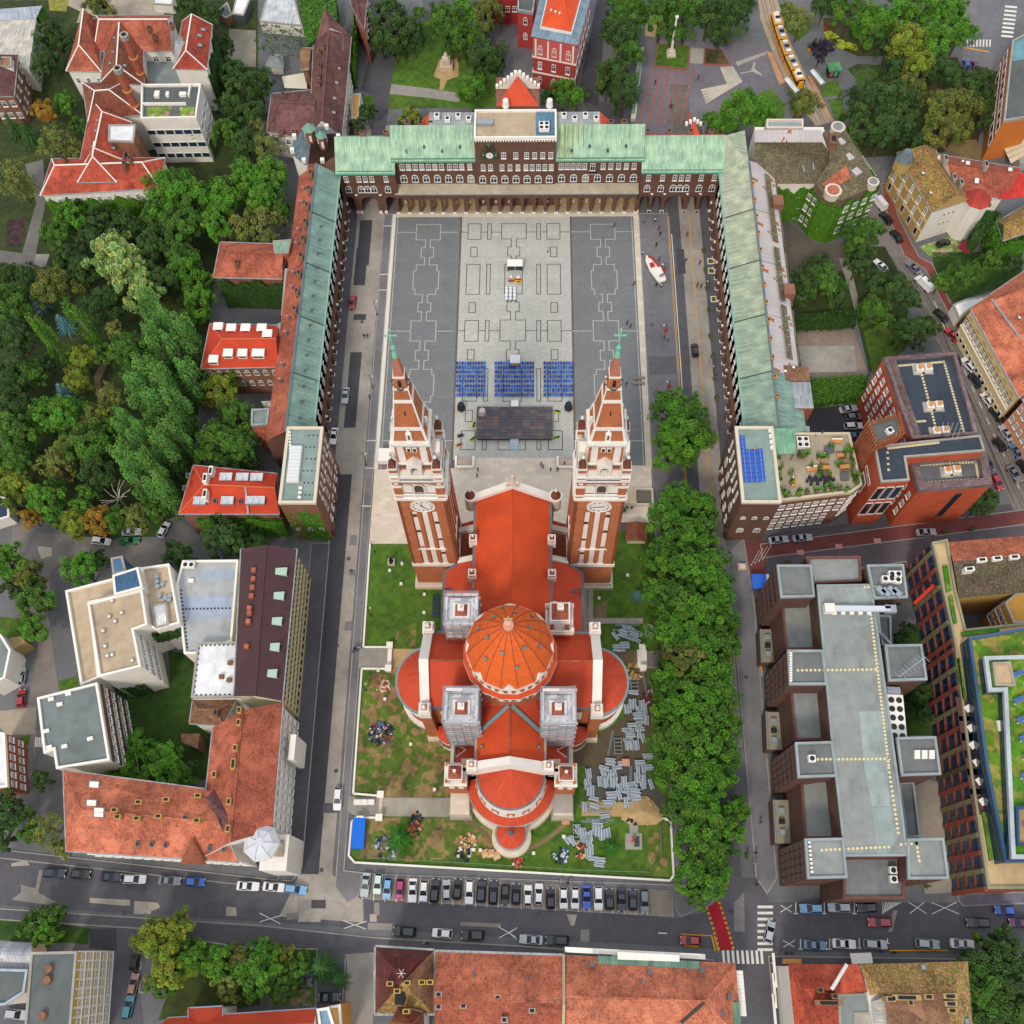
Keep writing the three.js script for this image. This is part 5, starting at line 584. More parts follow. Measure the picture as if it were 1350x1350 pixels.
function lights(o,t,list,q,he,hr,m=W.glassBlue,w=0.8,d=1.0){const [a,b]=q,ry=Math.atan2(-(b[1]-a[1]),b[0]-a[0]);for(const [x,y] of list){const p=P(...t(x,y),(he+hr)/2),y0=slopeY(q,he,hr,p);skylight(o,p[0],y0-0.02,p[1],ry,0.35,w,d,m);}}
// ivy clinging to a wall: small leaf faces over its whole area
function ivyWall(label,runs,m=W.ivy,dens=5.5){
const g=G();
for(const [a,b,y0,y1] of runs){
const L=Math.hypot(b[0]-a[0],b[1]-a[1]),nx=(b[1]-a[1])/L,nz=-(b[0]-a[0])/L,n=Math.round(L*(y1-y0)*dens*2.2),edge=(t)=>y0+(y1-y0)*(0.88+0.12*Math.sin(t*19+y1)*Math.sin(t*7));
for(const s of [-0.2,0.2]) for(let i=0;i<12;i++){const t=i/12,u=(i+1)/12,q=(k,y)=>[a[0]+(b[0]-a[0])*k+nx*s,y,a[1]+(b[1]-a[1])*k+nz*s];g.quad(q(t,y0),q(u,y0),q(u,edge(u)-0.3),q(t,edge(t)-0.3));}
for(let i=0;i<n;i++){const t=rnd(),y=y0+(edge(t)-y0)*rnd(),s=rr(0.2,0.42),ex=a[0]+(b[0]-a[0])*t,ez=a[1]+(b[1]-a[1])*t,k=rnd()>0.5?1 :-1,o=rr(0.2,0.6)*k,q=()=>[ex+nx*o+rr(-s,s),y+rr(-s,s),ez+nz*o+rr(-s,s)];g.tri(q(),q(),q());}
}
const o=g.build('ivy',m);tag(o,label,'ivy');o.userData.kind='stuff';return o;
}
const small=[[1.2,1.8,1.1]];
{// clinic with red roofs, north-west
const o=thing('clinic','rambling white building with red tiled hipped roofs, white ridges and two tall brick stacks','building'),he=13,hr=17.5,wr={ridge:W.trim};
const N4=(l,h)=>gp(A,l,h);let q;
hipWing(o,q=N4([[530,375],[515,120],[425,115],[345,372]],he),he,hr,5,0,W.tile,W.white,{...wr,f:[[3,[[8.4,2,0.9,3],[4,2,0.9,3]]]]});
hipWing(o,q=N4([[490,268],[905,268],[905,80],[500,80]],he),he,hr,3,0,W.tile,W.white,{...wr,f:[[0,[[9,2,1.6,6],[4.5,2,1.6,6]]]]});stacks(o,A,[[780,150],[800,175],[900,140]],q,he,hr);
hipWing(o,q=N4([[755,445],[750,190],[560,190],[525,430]],he),he,hr,2,0,W.tileDark,W.white,wr);lights(o,A,[[600,290],[660,360],[610,220],[580,340]],q,he,hr,W.zinc);
hipWing(o,q=N4([[1085,365],[1112,130],[955,108],[905,360]],he+2),he+2,hr+2,2,2,W.tileBright,W.white,wr);lights(o,A,[[1045,190],[1045,235],[1062,150]],q,he+2,hr+2,W.zinc,1,1.3);
hipWing(o,q=N4([[430,432],[640,432],[745,600],[460,640]],he),he,hr-1,4,5,W.tileDark,W.white,wr);
hipWing(o,q=N4([[640,835],[690,640],[480,520],[405,910]],he),he,hr,2,5,W.tileBright,W.white,wr);lights(o,A,[[520,650],[515,710],[500,795],[590,770]],q,he,hr,W.zinc);
hipWing(o,q=N4([[210,1025],[835,985],[865,825],[270,830]],he-1),he-1,hr-1.5,4,4,W.tileBright,W.white,{...wr,f:[[0,[[8,2,1,12],[3.6,2,1,12]]]]});stacks(o,A,[[335,830],[655,870],[690,850]],q,he-1,hr-1.5,W.tileBrown,0.8,1.6,2);
hipWing(o,q=N4([[612,955],[600,800],[450,800],[405,955]],he+0.5),he+0.5,hr,5,0,W.tileBright,W.white,{...wr,f:[[3,[[9.6,2,0.9,3]]]]});
flatBlock(o,N4([[745,452],[1055,450],[1030,625],[742,630]],15.5),15.5,W.white,W.bitumenDark,{par:0.8,pm:W.trim,f:[[2,[[10.5,1.6,2.2,6,'plain'],[6,1.6,2.2,6,'plain'],[2,1.6,2,6,'plain']],W.frame,W.glassBlue],[1,[[10.5,1.8,2,3],[6,1.8,2,3]]]]});
for(const [x,y,w,d] of [[825,500,1.3,2],[880,500,0.8,1.4],[960,500,1.8,1.2],[860,550,12,0.3],[995,480,0.4,4]]){const p=at(A,x,y,15.6);G().box(p[0],15.5,p[1],w,0.9,d).build('roof_duct',W.trim,o);} G().flat(N4([[770,560],[900,555],[880,620],[770,620]],15.6),15.56).build('debris_patch',mat('#8d7c5c','dirt'),o);G().flat(N4([[940,560],[1020,560],[1010,615],[945,615]],15.6),15.56).build('debris_patch',mat('#9d8c66','dirt'),o);
flatBlock(o,N4([[570,655],[710,655],[700,745],[568,740]],16.5),16.5,W.tileBrown,W.bitumenWhite,{par:0.25});
flatBlock(o,N4([[760,270],[1040,290],[1060,450],[760,450]],9),9,W.white,W.bitumen,{par:0.4,f:[[0,[[5,1.6,1.6,6]]]]});
{const d=N4([[915,345],[1028,348],[1010,220],[960,200]],15);walls(o,d,16,W.white,'dormer_wall');hipRoof(o,d,16,18.4,0,0,W.zinc,W.white);facade(o,d[0],d[1],centre(d),[[13.4,1.6,2.2,1]]);}
for(const [tx,ty,gx,gy] of [[692,303,762,440],[652,445,732,610]]){const b=at(A,gx,gy,10),c=new THREE.Group();c.name='tall_chimney';o.add(c);c.position.set(b[0],0,b[1]);G().frustum(0,0,0,25,1.25,0.95,10).build('shaft',W.brickRed,c);G().frustum(0,0,25,26.4,1.2,1.2,10).build('crown',W.concrete,c);G().frustum(0,0,26.4,26.5,0.7,0.7,10).build('flue',W.dark,c);for(const y of [14,19]) G().frustum(0,0,y,y+0.4,1.3,1.3,10,true,0,true).build('iron_band',W.orangeWood,c);}
rebase(o);
const a=N4([[205,1030],[385,1030]],12);ivyWall('bright ivy sheet on the south front of the red-roofed clinic',[[at(A,225,1035,11),at(A,400,1025,11),0,11],[at(A,400,1025,11),at(A,700,1010,11),0,10.5]]);ivyWall('dark ivy covering the narrow end wall of the red-roofed clinic',[[at(A,1085,375,14.5),at(A,1112,140,14.5),0,14.5],[at(A,1112,140,14.5),at(A,1100,110,14.5),0,14]],W.ivyDark);ivyWall('ivy creeping over the corner of the white flat-roofed clinic block',[[at(A,970,628,15),at(A,1030,625,15),2,14],[at(A,1030,625,15),at(A,1040,560,15),0,6],[at(A,910,630,14),at(A,975,630,14),1,6]],W.ivy,3);
}
{const o=thing('sports_hall','low hall with pale ribbed roof and ivied long wall','building'),poly=gp(A,[[-40,100],[185,90],[150,365],[75,345],[-40,345]],8);walls(o,poly,8,W.white);G().flat(gp(A,[[-40,105],[190,95],[150,365],[75,345],[-40,345]],8.1),8.1).build('ribbed_roof',mat('#b7b3ab','seam',0.6),o);G().quad(V3(A,-40,50,10),V3(A,220,30,10),V3(A,190,95,8.2),V3(A,-40,110,8.2)).build('upper_slope',mat('#97a3b4','seam',0.6),o);rebase(o);ivyWall('thick ivy on the long wall of the pale ribbed hall',[[at(A,152,368,7),at(A,190,90,7),0,8.2],[at(A,195,90,8),at(A,222,30,8),0,9.6]],W.ivy,8);}
{const o=thing('brick_house','dark brown brick house with white windows beside the ribbed hall','building'),q=gp(A,[[75,505],[95,290],[-60,285],[-80,510]],10.4);hipWing(o,q,10.4,13,3,3,W.tileMaroon,W.brickMid,{f:[[3,[[6.6,2,1.4,3],[2.4,2,1.4,3]]],[0,[[6.6,2,1.2,4],[2.4,2,1.2,4]]]]});flatBlock(o,gp(A,[[0,300],[60,300],[60,350],[0,350]],12.4),12.4,W.white,W.tileBrown,{par:0.2});rebase(o);}
{const o=thing('garden_shed','small open shed with pale sheet roof behind the clinic','shed');flatBlock(o,gp(A,[[1235,-10],[1312,-10],[1275,80],[1215,72]],3.5),3.5,W.steel,W.bitumenWhite,{par:0.1});flatBlock(o,gp(A,[[1135,60],[1190,10],[1215,75],[1180,95]],3),3,W.brickMid,W.bitumenDark,{par:0.1});rebase(o);const o2=thing('garden_hut','pale flat hut at the yard entrance above the clinic','shed');flatBlock(o2,gp(A,[[810,-20],[910,-20],[905,28],[800,20]],3),3,W.white,W.bitumenWhite,{par:0.15});rebase(o2);}
{// maroon-roofed house
const o=thing('maroon_house','old house with long weathered maroon roof and paired chimneys','building');let q;
hipWing(o,q=gp(B,[[440,720],[490,190],[290,235],[270,700]],10),10,15.2,0,2,W.tileMaroon,W.white,{f:[[0,[[6,2,1.1,9],[2,2,1.1,9]]]]});stacks(o,B,[[322,260],[322,340],[320,400],[320,440],[345,260]],q,10,15.2,W.tileBrown,0.8,1.5,1.6);lights(o,B,[[420,350],[410,430],[400,515],[395,590]],q,10,15.2,W.zinc,0.9,1.2);for(let i=0;i<6;i++){const p=at(B,430,175+i*14,12.6);G().box(p[0],11.7,p[1],2,0.25,0.12,-0.2).build('snow_hook',W.galv,o);}
hipWing(o,q=gp(B,[[45,690],[320,745],[300,468],[70,490]],9),9,13,4,0,W.tileMaroon,W.white,{f:[[0,[[5.4,2,1.3,4],[1.8,2,1.3,4]]]]});stacks(o,B,[[110,655],[175,655],[130,485],[195,485]],q,9,13,W.tileBrown,1.3,0.9,1.5);hipWing(o,q=gp(B,[[485,190],[380,105],[345,115],[300,235]],10.2),10.2,14.4,0,0,W.tileMaroon,W.white);hipWing(o,q=gp(B,[[225,365],[265,365],[310,250],[238,250]],8),8,11,0,0,W.tileBrown,W.tileBrown);rebase(o);
ivyWall('tall ivy curtain on the house wall beside the dark lane',[[at(B,505,440,2),at(B,530,40,2),0,9],[at(B,530,40,3),at(B,575,-40,3),0,12]],W.ivy,6);}
{const o=thing('tall_house','narrow red brick house front above the ivy curtain','building');hipWing(o,gp(B,[[555,160],[580,-60],[470,-60],[490,30]],12),12,15,2,0,W.tileMaroon,W.brickRed,{f:[[0,[[8.4,2,1.1,6],[4.4,2,1.1,6]]]]});rebase(o);
const o2=thing('ivy_shed','low shed wholly grown over with bright ivy','shed');walls(o2,gp(B,[[205,-10],[410,-10],[415,105],[255,245]],4.6),4.6,W.ivyDark);rebase(o2);const pl=gp(B,[[205,-10],[410,-10],[415,105],[255,245]],4.7);leafCarpet('bright ivy blanket over the low shed roof',pl,4.6,W.ivy,900);
const o3=thing('glasshouse','small glasshouse with silvery corrugated roof','shed');flatBlock(o3,gp(B,[[45,-10],[190,-10],[232,135],[10,112]],4),4,W.white,mat('#b5bbc2','seam',0.4),{par:0.15});rebase(o3);leafCarpet('ivy mat round the small glasshouse',gp(B,[[-20,110],[240,140],[250,290],[100,320],[-10,260]],3),3,W.ivyDark,700);
const o4=thing('garden_pavilion','small grey hipped garden roof by the maroon house','shed');hipWing(o4,gp(B,[[40,350],[135,355],[125,285],[65,290]],3),3,4.4,1.4,1.4,W.bitumen,W.white);rebase(o4);const o5=thing('canopy','cream fabric canopy over the yard beside the maroon house','canopy');const cg=G();cg.quad(V3(B,125,400,3),V3(B,250,380,3.6),V3(B,258,465,3),V3(B,140,460,2.6));cg.build('cloth',mat('#cfc7b4','plaster'),o5);for(const [x,y] of [[128,402],[140,458],[250,382],[256,462]]){const p=at(B,x,y,3);G().box(p[0],0,p[1],0.1,2.9,0.1).build('post',W.steel,o5);} rebase(o5);
const o6=thing('ochre_bay','narrow ochre flat-topped bay behind the corner pavilion','building');flatBlock(o6,gp(B,[[495,495],[540,490],[525,625],[488,625]],6),6,W.white,mat('#a97d3c','bitumen'),{par:0.2});rebase(o6);}
function leafCarpet(label,poly,h,m,n){const g=G(),xs=poly.map((p)=>p[0]),zs=poly.map((p)=>p[1]),inside=(x,z)=>{let c=false;for(let i=0,j=poly.length-1;i<poly.length;j=i++) if((poly[i][1]>z) !== (poly[j][1]>z)&&x<(poly[j][0]-poly[i][0])*(z-poly[i][1])/(poly[j][1]-poly[i][1])+poly[i][0]) c=!c;return c;};let k=0;for(let i=0;i<n*6&&k<n;i++){const x=rr(Math.min(...xs),Math.max(...xs)),z=rr(Math.min(...zs),Math.max(...zs));if(!inside(x,z)) continue;k++;const s=rr(0.35,0.7),y=h+0.3+0.5*Math.sin(x*1.3)*Math.sin(z*1.1),q=()=>[x+rr(-s,s),y+rr(-s,s)*0.6,z+rr(-s,s)];g.tri(q(),q(),q());} const o=g.build('ground_ivy',m);tag(o,label,'ivy');o.userData.kind='stuff';return o;}
{// red palace, north
const o=thing('red_palace','ornate red and pink palace with slate mansard edge and orange-red roof','building'),rp=mat('#a83a38','plaster'),pk=mat('#c95a58','plaster');const q=gp(C,[[118,190],[365,238],[445,-60],[190,-110]],17.8),base=grow(q,-0.6),c=centre(q);
walls(o,base,17.8,rp);G().prism(grow(q,-0.5),11,17.2).build('upper_wall',pk,o);G().prism(grow(q,-0.35),10.6,11).build('string_course',W.trim,o);G().prism(grow(q,-0.35),5.4,5.8).build('string_course',W.trim,o);{const g=G(),i=grow(q,-2.2);for(let k=0;k<4;k++){const a=q[k],b=q[(k+1) % 4],e=i[(k+1) % 4],d=i[k];g.quad([a[0],17.8,a[1]],[b[0],17.8,b[1]],[e[0],18.8,e[1]],[d[0],18.8,d[1]]);} g.build('slate_edge',mat('#6f8797','seam',0.6),o);const g2=G().prism(i,18.8,19.5);g2.build('attic',W.trim,o);hipRoof(o,grow(i,-0.3),19.5,22.5,5,5,W.roofOrange,W.trim);}
facade(o,base[0],base[1],c,[[11.8,3.2,1.4,3,'arch'],[7,2.4,1.2,3],[2,2.4,1.2,3,'arch']]);facade(o,base[1],base[2],c,[[11.8,3.2,1.4,6,'arch'],[7,2.4,1.2,6],[2,2.4,1.2,6,'arch']]);for(let i=0;i<4;i++){const p=lerp2(base[0],base[1],0.06+i*0.293);G().box(p[0],11.2,p[1]+0.15,0.5,5.6,0.3,-0.15).build('pilaster',W.trim,o);} for(let i=0;i<3;i++){const p=at(C,225+i*22,50+i*8,22);vent(o,p[0],21.4,p[1],W.trim);}
flatBlock(o,gp(C,[[50,60],[130,75],[150,-80],[50,-80]],12),12,rp,W.bitumenDark,{pm:W.zinc,f:[[0,[[8,2.6,1.3,1,'arch'],[3,2.4,1.3,1,'arch']]]]});flatBlock(o,gp(B,[[1210,-30],[1400,-30],[1400,-10],[1210,-10]],9),9,mat('#9a2a30','plaster'),W.bitumenDark,{pm:W.redPaint,f:[[2,[[4.5,1.8,1.3,5]]]]});rebase(o);}
{// ivied house with mossy roofs, north-east
let w2;const o=thing('ivied_house','large house with lichen-covered grey roofs, rusty ridge sheets and ivied walls','building'),hp=(l,h)=>gp(D,l,h);
walls(o,hp([[-60,665],[300,665],[352,830],[258,955],[-60,955]],15),15,W.white);roofFaces(o,[V3(D,-60,745,20),V3(D,295,745,20),V3(D,352,830,15),V3(D,255,962,15),V3(D,-60,962,15)],[[0,1,2,3,4]],mat('#5f5546','mossy'));roofFaces(o,[V3(D,-60,680,19.6),V3(D,292,680,19.6),V3(D,295,748,19.1),V3(D,-60,748,19.1)],[[0,1,2,3]],W.rusty,'ridge_sheet');flatBlock(o,hp([[0,635],[190,635],[190,680],[0,680]],19),19,W.stone,mat('#8a98a5','bitumen'),{par:0.8,pm:W.stone});
walls(o,w2=hp([[258,958],[352,830],[300,690],[402,655],[588,965],[395,1048],[300,1015]],16),16,mat('#6b5d4c','plaster'));roofFaces(o,[V3(D,335,700,18.6),V3(D,400,680,17),V3(D,585,965,16),V3(D,390,1045,16),V3(D,420,860,18.6),V3(D,330,850,17),V3(D,258,960,16)],[[0,1,2,4],[4,2,3],[4,3,6,5],[0,4,5]],mat('#655a4a','mossy'));roofFaces(o,[V3(D,290,965,16.6),V3(D,420,865,18.8),V3(D,445,930,17.9),V3(D,330,1000,16.4)],[[0,1,2,3]],W.tileSalmon,'patched_roof');for(const [x,y] of [[435,820],[475,895],[390,740]]){const p=at(D,x,y,18);G().box(p[0],16.6,p[1],2,1.4,2,0.6).build('dormer',W.rusty,o);}
for(const [x,y,r,h] of [[375,668,1.9,17.4],[560,955,1.5,17.2],[350,1000,2.2,17.2]]){const p=at(D,x,y,h),tg=new THREE.Group();tg.name='corner_turret';o.add(tg);tg.position.set(p[0],0,p[1]);G().frustum(0,0,h-1.8,h,r*0.9,r*0.9,10).build('wall',W.stone,tg);G().frustum(0,0,h,h+0.4,r,r,10,true,0,true).build('parapet',W.stone,tg);G().frustum(0,0,h+0.4,h+0.6,r*0.7,r*0.65,10).build('deck',x<360?W.tileSalmon :mat('#7d8286','bitumen'),tg);}
{const sq2=hp([[300,1010],[395,1050],[470,1020]],14),c=at(D,400,900,10);facade(o,at(D,300,1012,15),at(D,245,965,15),at(D,420,880,15),[[11,2,1.2,2],[7,2,1.2,2],[3,2,1.2,2]],undefined,undefined,1.1);facade(o,at(D,588,968,15),at(D,395,1050,15),c,[[11.4,2,1.4,4],[7.4,2,1.4,4],[3.4,2,1.4,4]],undefined,undefined,1.1);facade(o,at(D,0,958,14),at(D,250,958,14),at(D,100,800,14),[[9.5,2,1,2],[5.5,2,1,3],[1.5,2,1,3]],undefined,undefined,0.5);facade(o,at(D,400,660,15),at(D,588,960,15),at(D,330,850,14),[[11,2,1.2,8],[6,2,1.2,8]]);} stacks(o,D,[[350,740]],hp([[258,958],[588,965],[402,655],[300,690]],16),16,18.6,W.tileBrown,1.6,3,2.6);for(let i=0;i<5;i++){const p=at(D,40+i*52,870+(i % 2)*12,16.6);G().box(p[0],16.3,p[1],0.3,0.3,2.2).build('snow_hook',W.galv,o);} rebase(o);
ivyWall('bright ivy over the courtyard front of the house with lichen-grey roofs',[[at(D,-20,960,14.5),at(D,255,960,14.5),0,14.5],[at(D,255,965,14),at(D,300,1018,14),4,11]],W.ivy,4.5);ivyWall('dense green ivy on the rounded street corner of the house with lichen-grey roofs',(()=>{const k=grow(w2,0.3);return [[k[6],k[5],0,16],[k[5],k[4],0,16.2],[k[0],k[6],1,15],[k[4],k[3],9,16.6]];})(),W.ivy,4.5);}
{const o=thing('yellow_house','three-storey ochre corner house with mossy roof and blank white side wall','building'),oc=mat('#b89a5c','plaster');let q;const r=hipWing(o,q=gp(D,[[868,1110],[685,800],[885,785],[1068,1045]],12.4),12.4,16.4,0,2,W.tileMoss,oc,{f:[[0,[[8.8,2.2,1.2,5,'grid'],[5,2.2,1.2,5,'grid'],[1.2,2.4,1.2,5,'plain']]]]});{const b=r.base,c=r.c;for(const y of [4.2,8,11.8]){G().beam([b[0][0],y,b[0][1]],[b[1][0],y,b[1][1]],0.4,0.35).build('cornice',mat('#d8c08a','plaster'),o);} G().quad([b[3][0],0,b[3][1]+0.06],[b[0][0],0,b[0][1]+0.06],[b[0][0],12.4,b[0][1]+0.06],[b[3][0],12.4,b[3][1]+0.06]).build('white_side_wall',W.white,o);facade(o,b[3],b[0],c,[[8.5,0.8,0.5,3,'plain',0.2,0.6],[5,0.8,0.5,3,'plain',0.2,0.6]],W.frame,W.glass,0.1);} lights(o,D,[[825,905],[870,1000]],q,12.4,16.4,W.pale,0.9,1.6);
hipWing(o,q=gp(D,[[985,1010],[1245,1040],[1335,880],[860,800]],12.2),12.2,15.8,0,0,W.tile,W.white,{f:[[0,[[8,1.8,1.1,3],[4,1.8,1.1,3]]]]});stacks(o,D,[[930,850],[990,920],[1030,940],[1140,880]],q,12.2,15.8,W.concrete,0.9,2,1.6);lights(o,D,[[1045,875],[1265,910],[1100,950]],q,12.2,15.8,W.pale,1.2,1.6);{const p=at(D,1122,1020,14);G().frustum(p[0],p[1],0,12.5,3.2,3.2,8).build('stair_tower',W.white,o);G().frustum(p[0],p[1],12.5,15.6,3.5,0.1,8).build('tower_roof',mat('#a33a32','seam'),o);const p2=at(D,740,800,17);G().frustum(p2[0],p2[1],11.6,15,2.2,2.2,8).build('corner_oriel',oc,o);G().frustum(p2[0],p2[1],15,17.6,2.4,1.0,8).build('oriel_roof',W.lead,o);for(const [x,y] of [[910,812],[1035,835],[1160,852]]){const c=at(D,x,y,15);G().frustum(c[0],c[1],13,14.6,0.7,0.3,8).build('roof_urn',W.pale,o);}} roofFaces(o,[V3(D,1215,1045,12.6),V3(D,1310,880,15.4),V3(D,1400,960,13),V3(D,1400,1030,12)],[[0,1,2,3]],mat('#b3302c','seam'),'red_metal_roof');rebase(o);}
{const o=thing('ivy_house','small house smothered in ivy under a mottled brown tile roof','building');const q=gp(D,[[1240,1262],[1420,1200],[1420,1040],[1205,1160]],9);hipWing(o,q,9,11.4,0,0,W.tileMoss,W.ivyDark);rebase(o);ivyWall('glowing green ivy on the gabled house behind the blank white wall',[[at(D,1240,1265,9),at(D,1205,1160,9),0,10],[at(D,1240,1265,9),at(D,1420,1205,9),0,8.6],[at(D,1205,1160,9),at(D,1240,1140,9),0,11]],W.ivy,7);leafCarpet('green ivy roof of the lean-to between the white wall and the gabled house',gp(D,[[1070,1240],[1150,1090],[1230,1110],[1190,1180],[1110,1270]],7),6.6,W.ivyDark,700);const o2=thing('lean_to','ivied lean-to behind the ochre house','shed');walls(o2,gp(D,[[1075,1245],[1155,1095],[1225,1115],[1110,1265]],6.5),6.5,W.ivyDark);rebase(o2);const o3=thing('maroon_awning','sloping maroon awning in the yard beside the blank white wall','awning');const g=G();g.quad(V3(D,1040,1255,3),V3(D,1085,1280,3),V3(D,1060,1330,2.2),V3(D,1000,1300,2.2));g.build('cloth',mat('#7c1532','plaster'),o3);for(const [x,y] of [[1002,1300],[1058,1328]]){const p=at(D,x,y,2.2);G().box(p[0],0,p[1],0.1,2.2,0.1).build('post',W.steel,o3);} rebase(o3);}
{const o=thing('orange_block','orange-fronted block with long dark flat roof at the crossroads','building'),poly=gp(D,[[1285,220],[1420,150],[1420,610],[1240,640]],14);flatBlock(o,poly,14,mat('#c26f2b','plaster'),W.bitumenDark,{pm:W.concrete,f:[[3,[[9.6,2.4,3,8,'plain'],[5,2.4,3,8,'plain']]]]});G().flat(gp(D,[[1290,225],[1420,160],[1420,300],[1290,320]],14.1),14.08).build('teal_deck',mat('#5f8f99','bitumen'),o);rebase(o);
const o2=thing('market_awning','fan of cream awnings below the orange block','awning');for(let i=0;i<6;i++){const g=G(),y=690+i*28;g.quad(V3(D,1205+i*13,y,3.4),V3(D,1350,650+i*28,4.4),V3(D,1350,676+i*28,4.4),V3(D,1217+i*13,y+26,3.4));g.build('awning_panel',mat('#cdbfa2','plaster'),o2);} G().prism(gp(D,[[1240,640],[1400,600],[1400,840],[1330,860]],3),0,3.2).build('shop_base',W.concrete,o2);G().prism(gp(D,[[1245,650],[1350,630],[1340,690],[1240,680]],4.5),4.4,4.7).build('yellow_board',W.yellow,o2);rebase(o2);}
{// cream house on the avenue
const o=thing('cream_house','cream house with pedimented windows and wide red roof along the tram avenue','building'),cr=mat('#d8c795','plaster');let q;const b=at(Ht,1068,262,12),a=at(Ht,1325,735,12),c=at(Ht,1210,165,12);q=[a,b,c,[a[0]+c[0]-b[0],a[1]+c[1]-b[1]]];q[2]=[b[0]+(c[0]-b[0])*2.6,b[1]+(c[1]-b[1])*2.6];q[3]=[a[0]+q[2][0]-b[0],a[1]+q[2][1]-b[1]];const r=hipWing(o,q,12,16.6,0,5,W.tileSalmon,cr,{f:[[0,[[6.4,2.6,1.1,14,'grid'],[1.4,1.4,1,14,'plain']]]]});for(let i=0;i<7;i++){const p=lerp2(r.base[0],r.base[1],(i+0.5)/7);const g=G(),dx=(q[1][0]-q[0][0]),dz=q[1][1]-q[0][1],L=Math.hypot(dx,dz),ux=dx/L,uz=dz/L;g.tri([p[0]-ux*1.4-0.35,9.5,p[1]-uz*1.4],[p[0]+ux*1.4-0.35,9.5,p[1]+uz*1.4],[p[0]-0.35,10.5,p[1]]);g.beam([p[0]-ux*1.5-0.3,9.4,p[1]-uz*1.5],[p[0]+ux*1.5-0.3,9.4,p[1]+uz*1.5],0.4,0.2);g.build('pediment',mat('#b9a66c','plaster'),o);} for(const y of [5.2,11.4]) G().beam([r.base[0][0]-0.1,y,r.base[0][1]],[r.base[1][0]-0.1,y,r.base[1][1]],0.4,0.3).build('cornice',W.trim,o);lights(o,Ht,[[1315,325]],q,12,16.6,W.pale);G().beam(V3(Ht,1180,215,15.2),V3(Ht,1330,420,16.6),0.5,0.2).build('roof_valley',W.zinc,o);rebase(o);
const o2=thing('peach_house','peach-coloured house front next to the cream house','building');const p0=at(Ht,1340,740,12),p1=at(Ht,1560,1130,12);const d=[q[2][0]-q[1][0],q[2][1]-q[1][1]],q2=[p1,p0,[p0[0]+d[0],p0[1]+d[1]],[p1[0]+d[0],p1[1]+d[1]]];hipWing(o2,q2,12,16,0,0,W.tileSalmon,mat('#cf9a78','plaster'),{f:[[0,[[8,2,1.1,10,'grid'],[3.6,2,1.1,10,'grid']]]]});rebase(o2);const o3=thing('garage_roof','pale flat garage roof beside the cream house','shed');flatBlock(o3,gp(Ht,[[978,245],[1050,215],[1190,190],[1060,275],[1010,320]],3.4),3.4,W.white,W.bitumenWhite,{par:0.15});rebase(o3);}
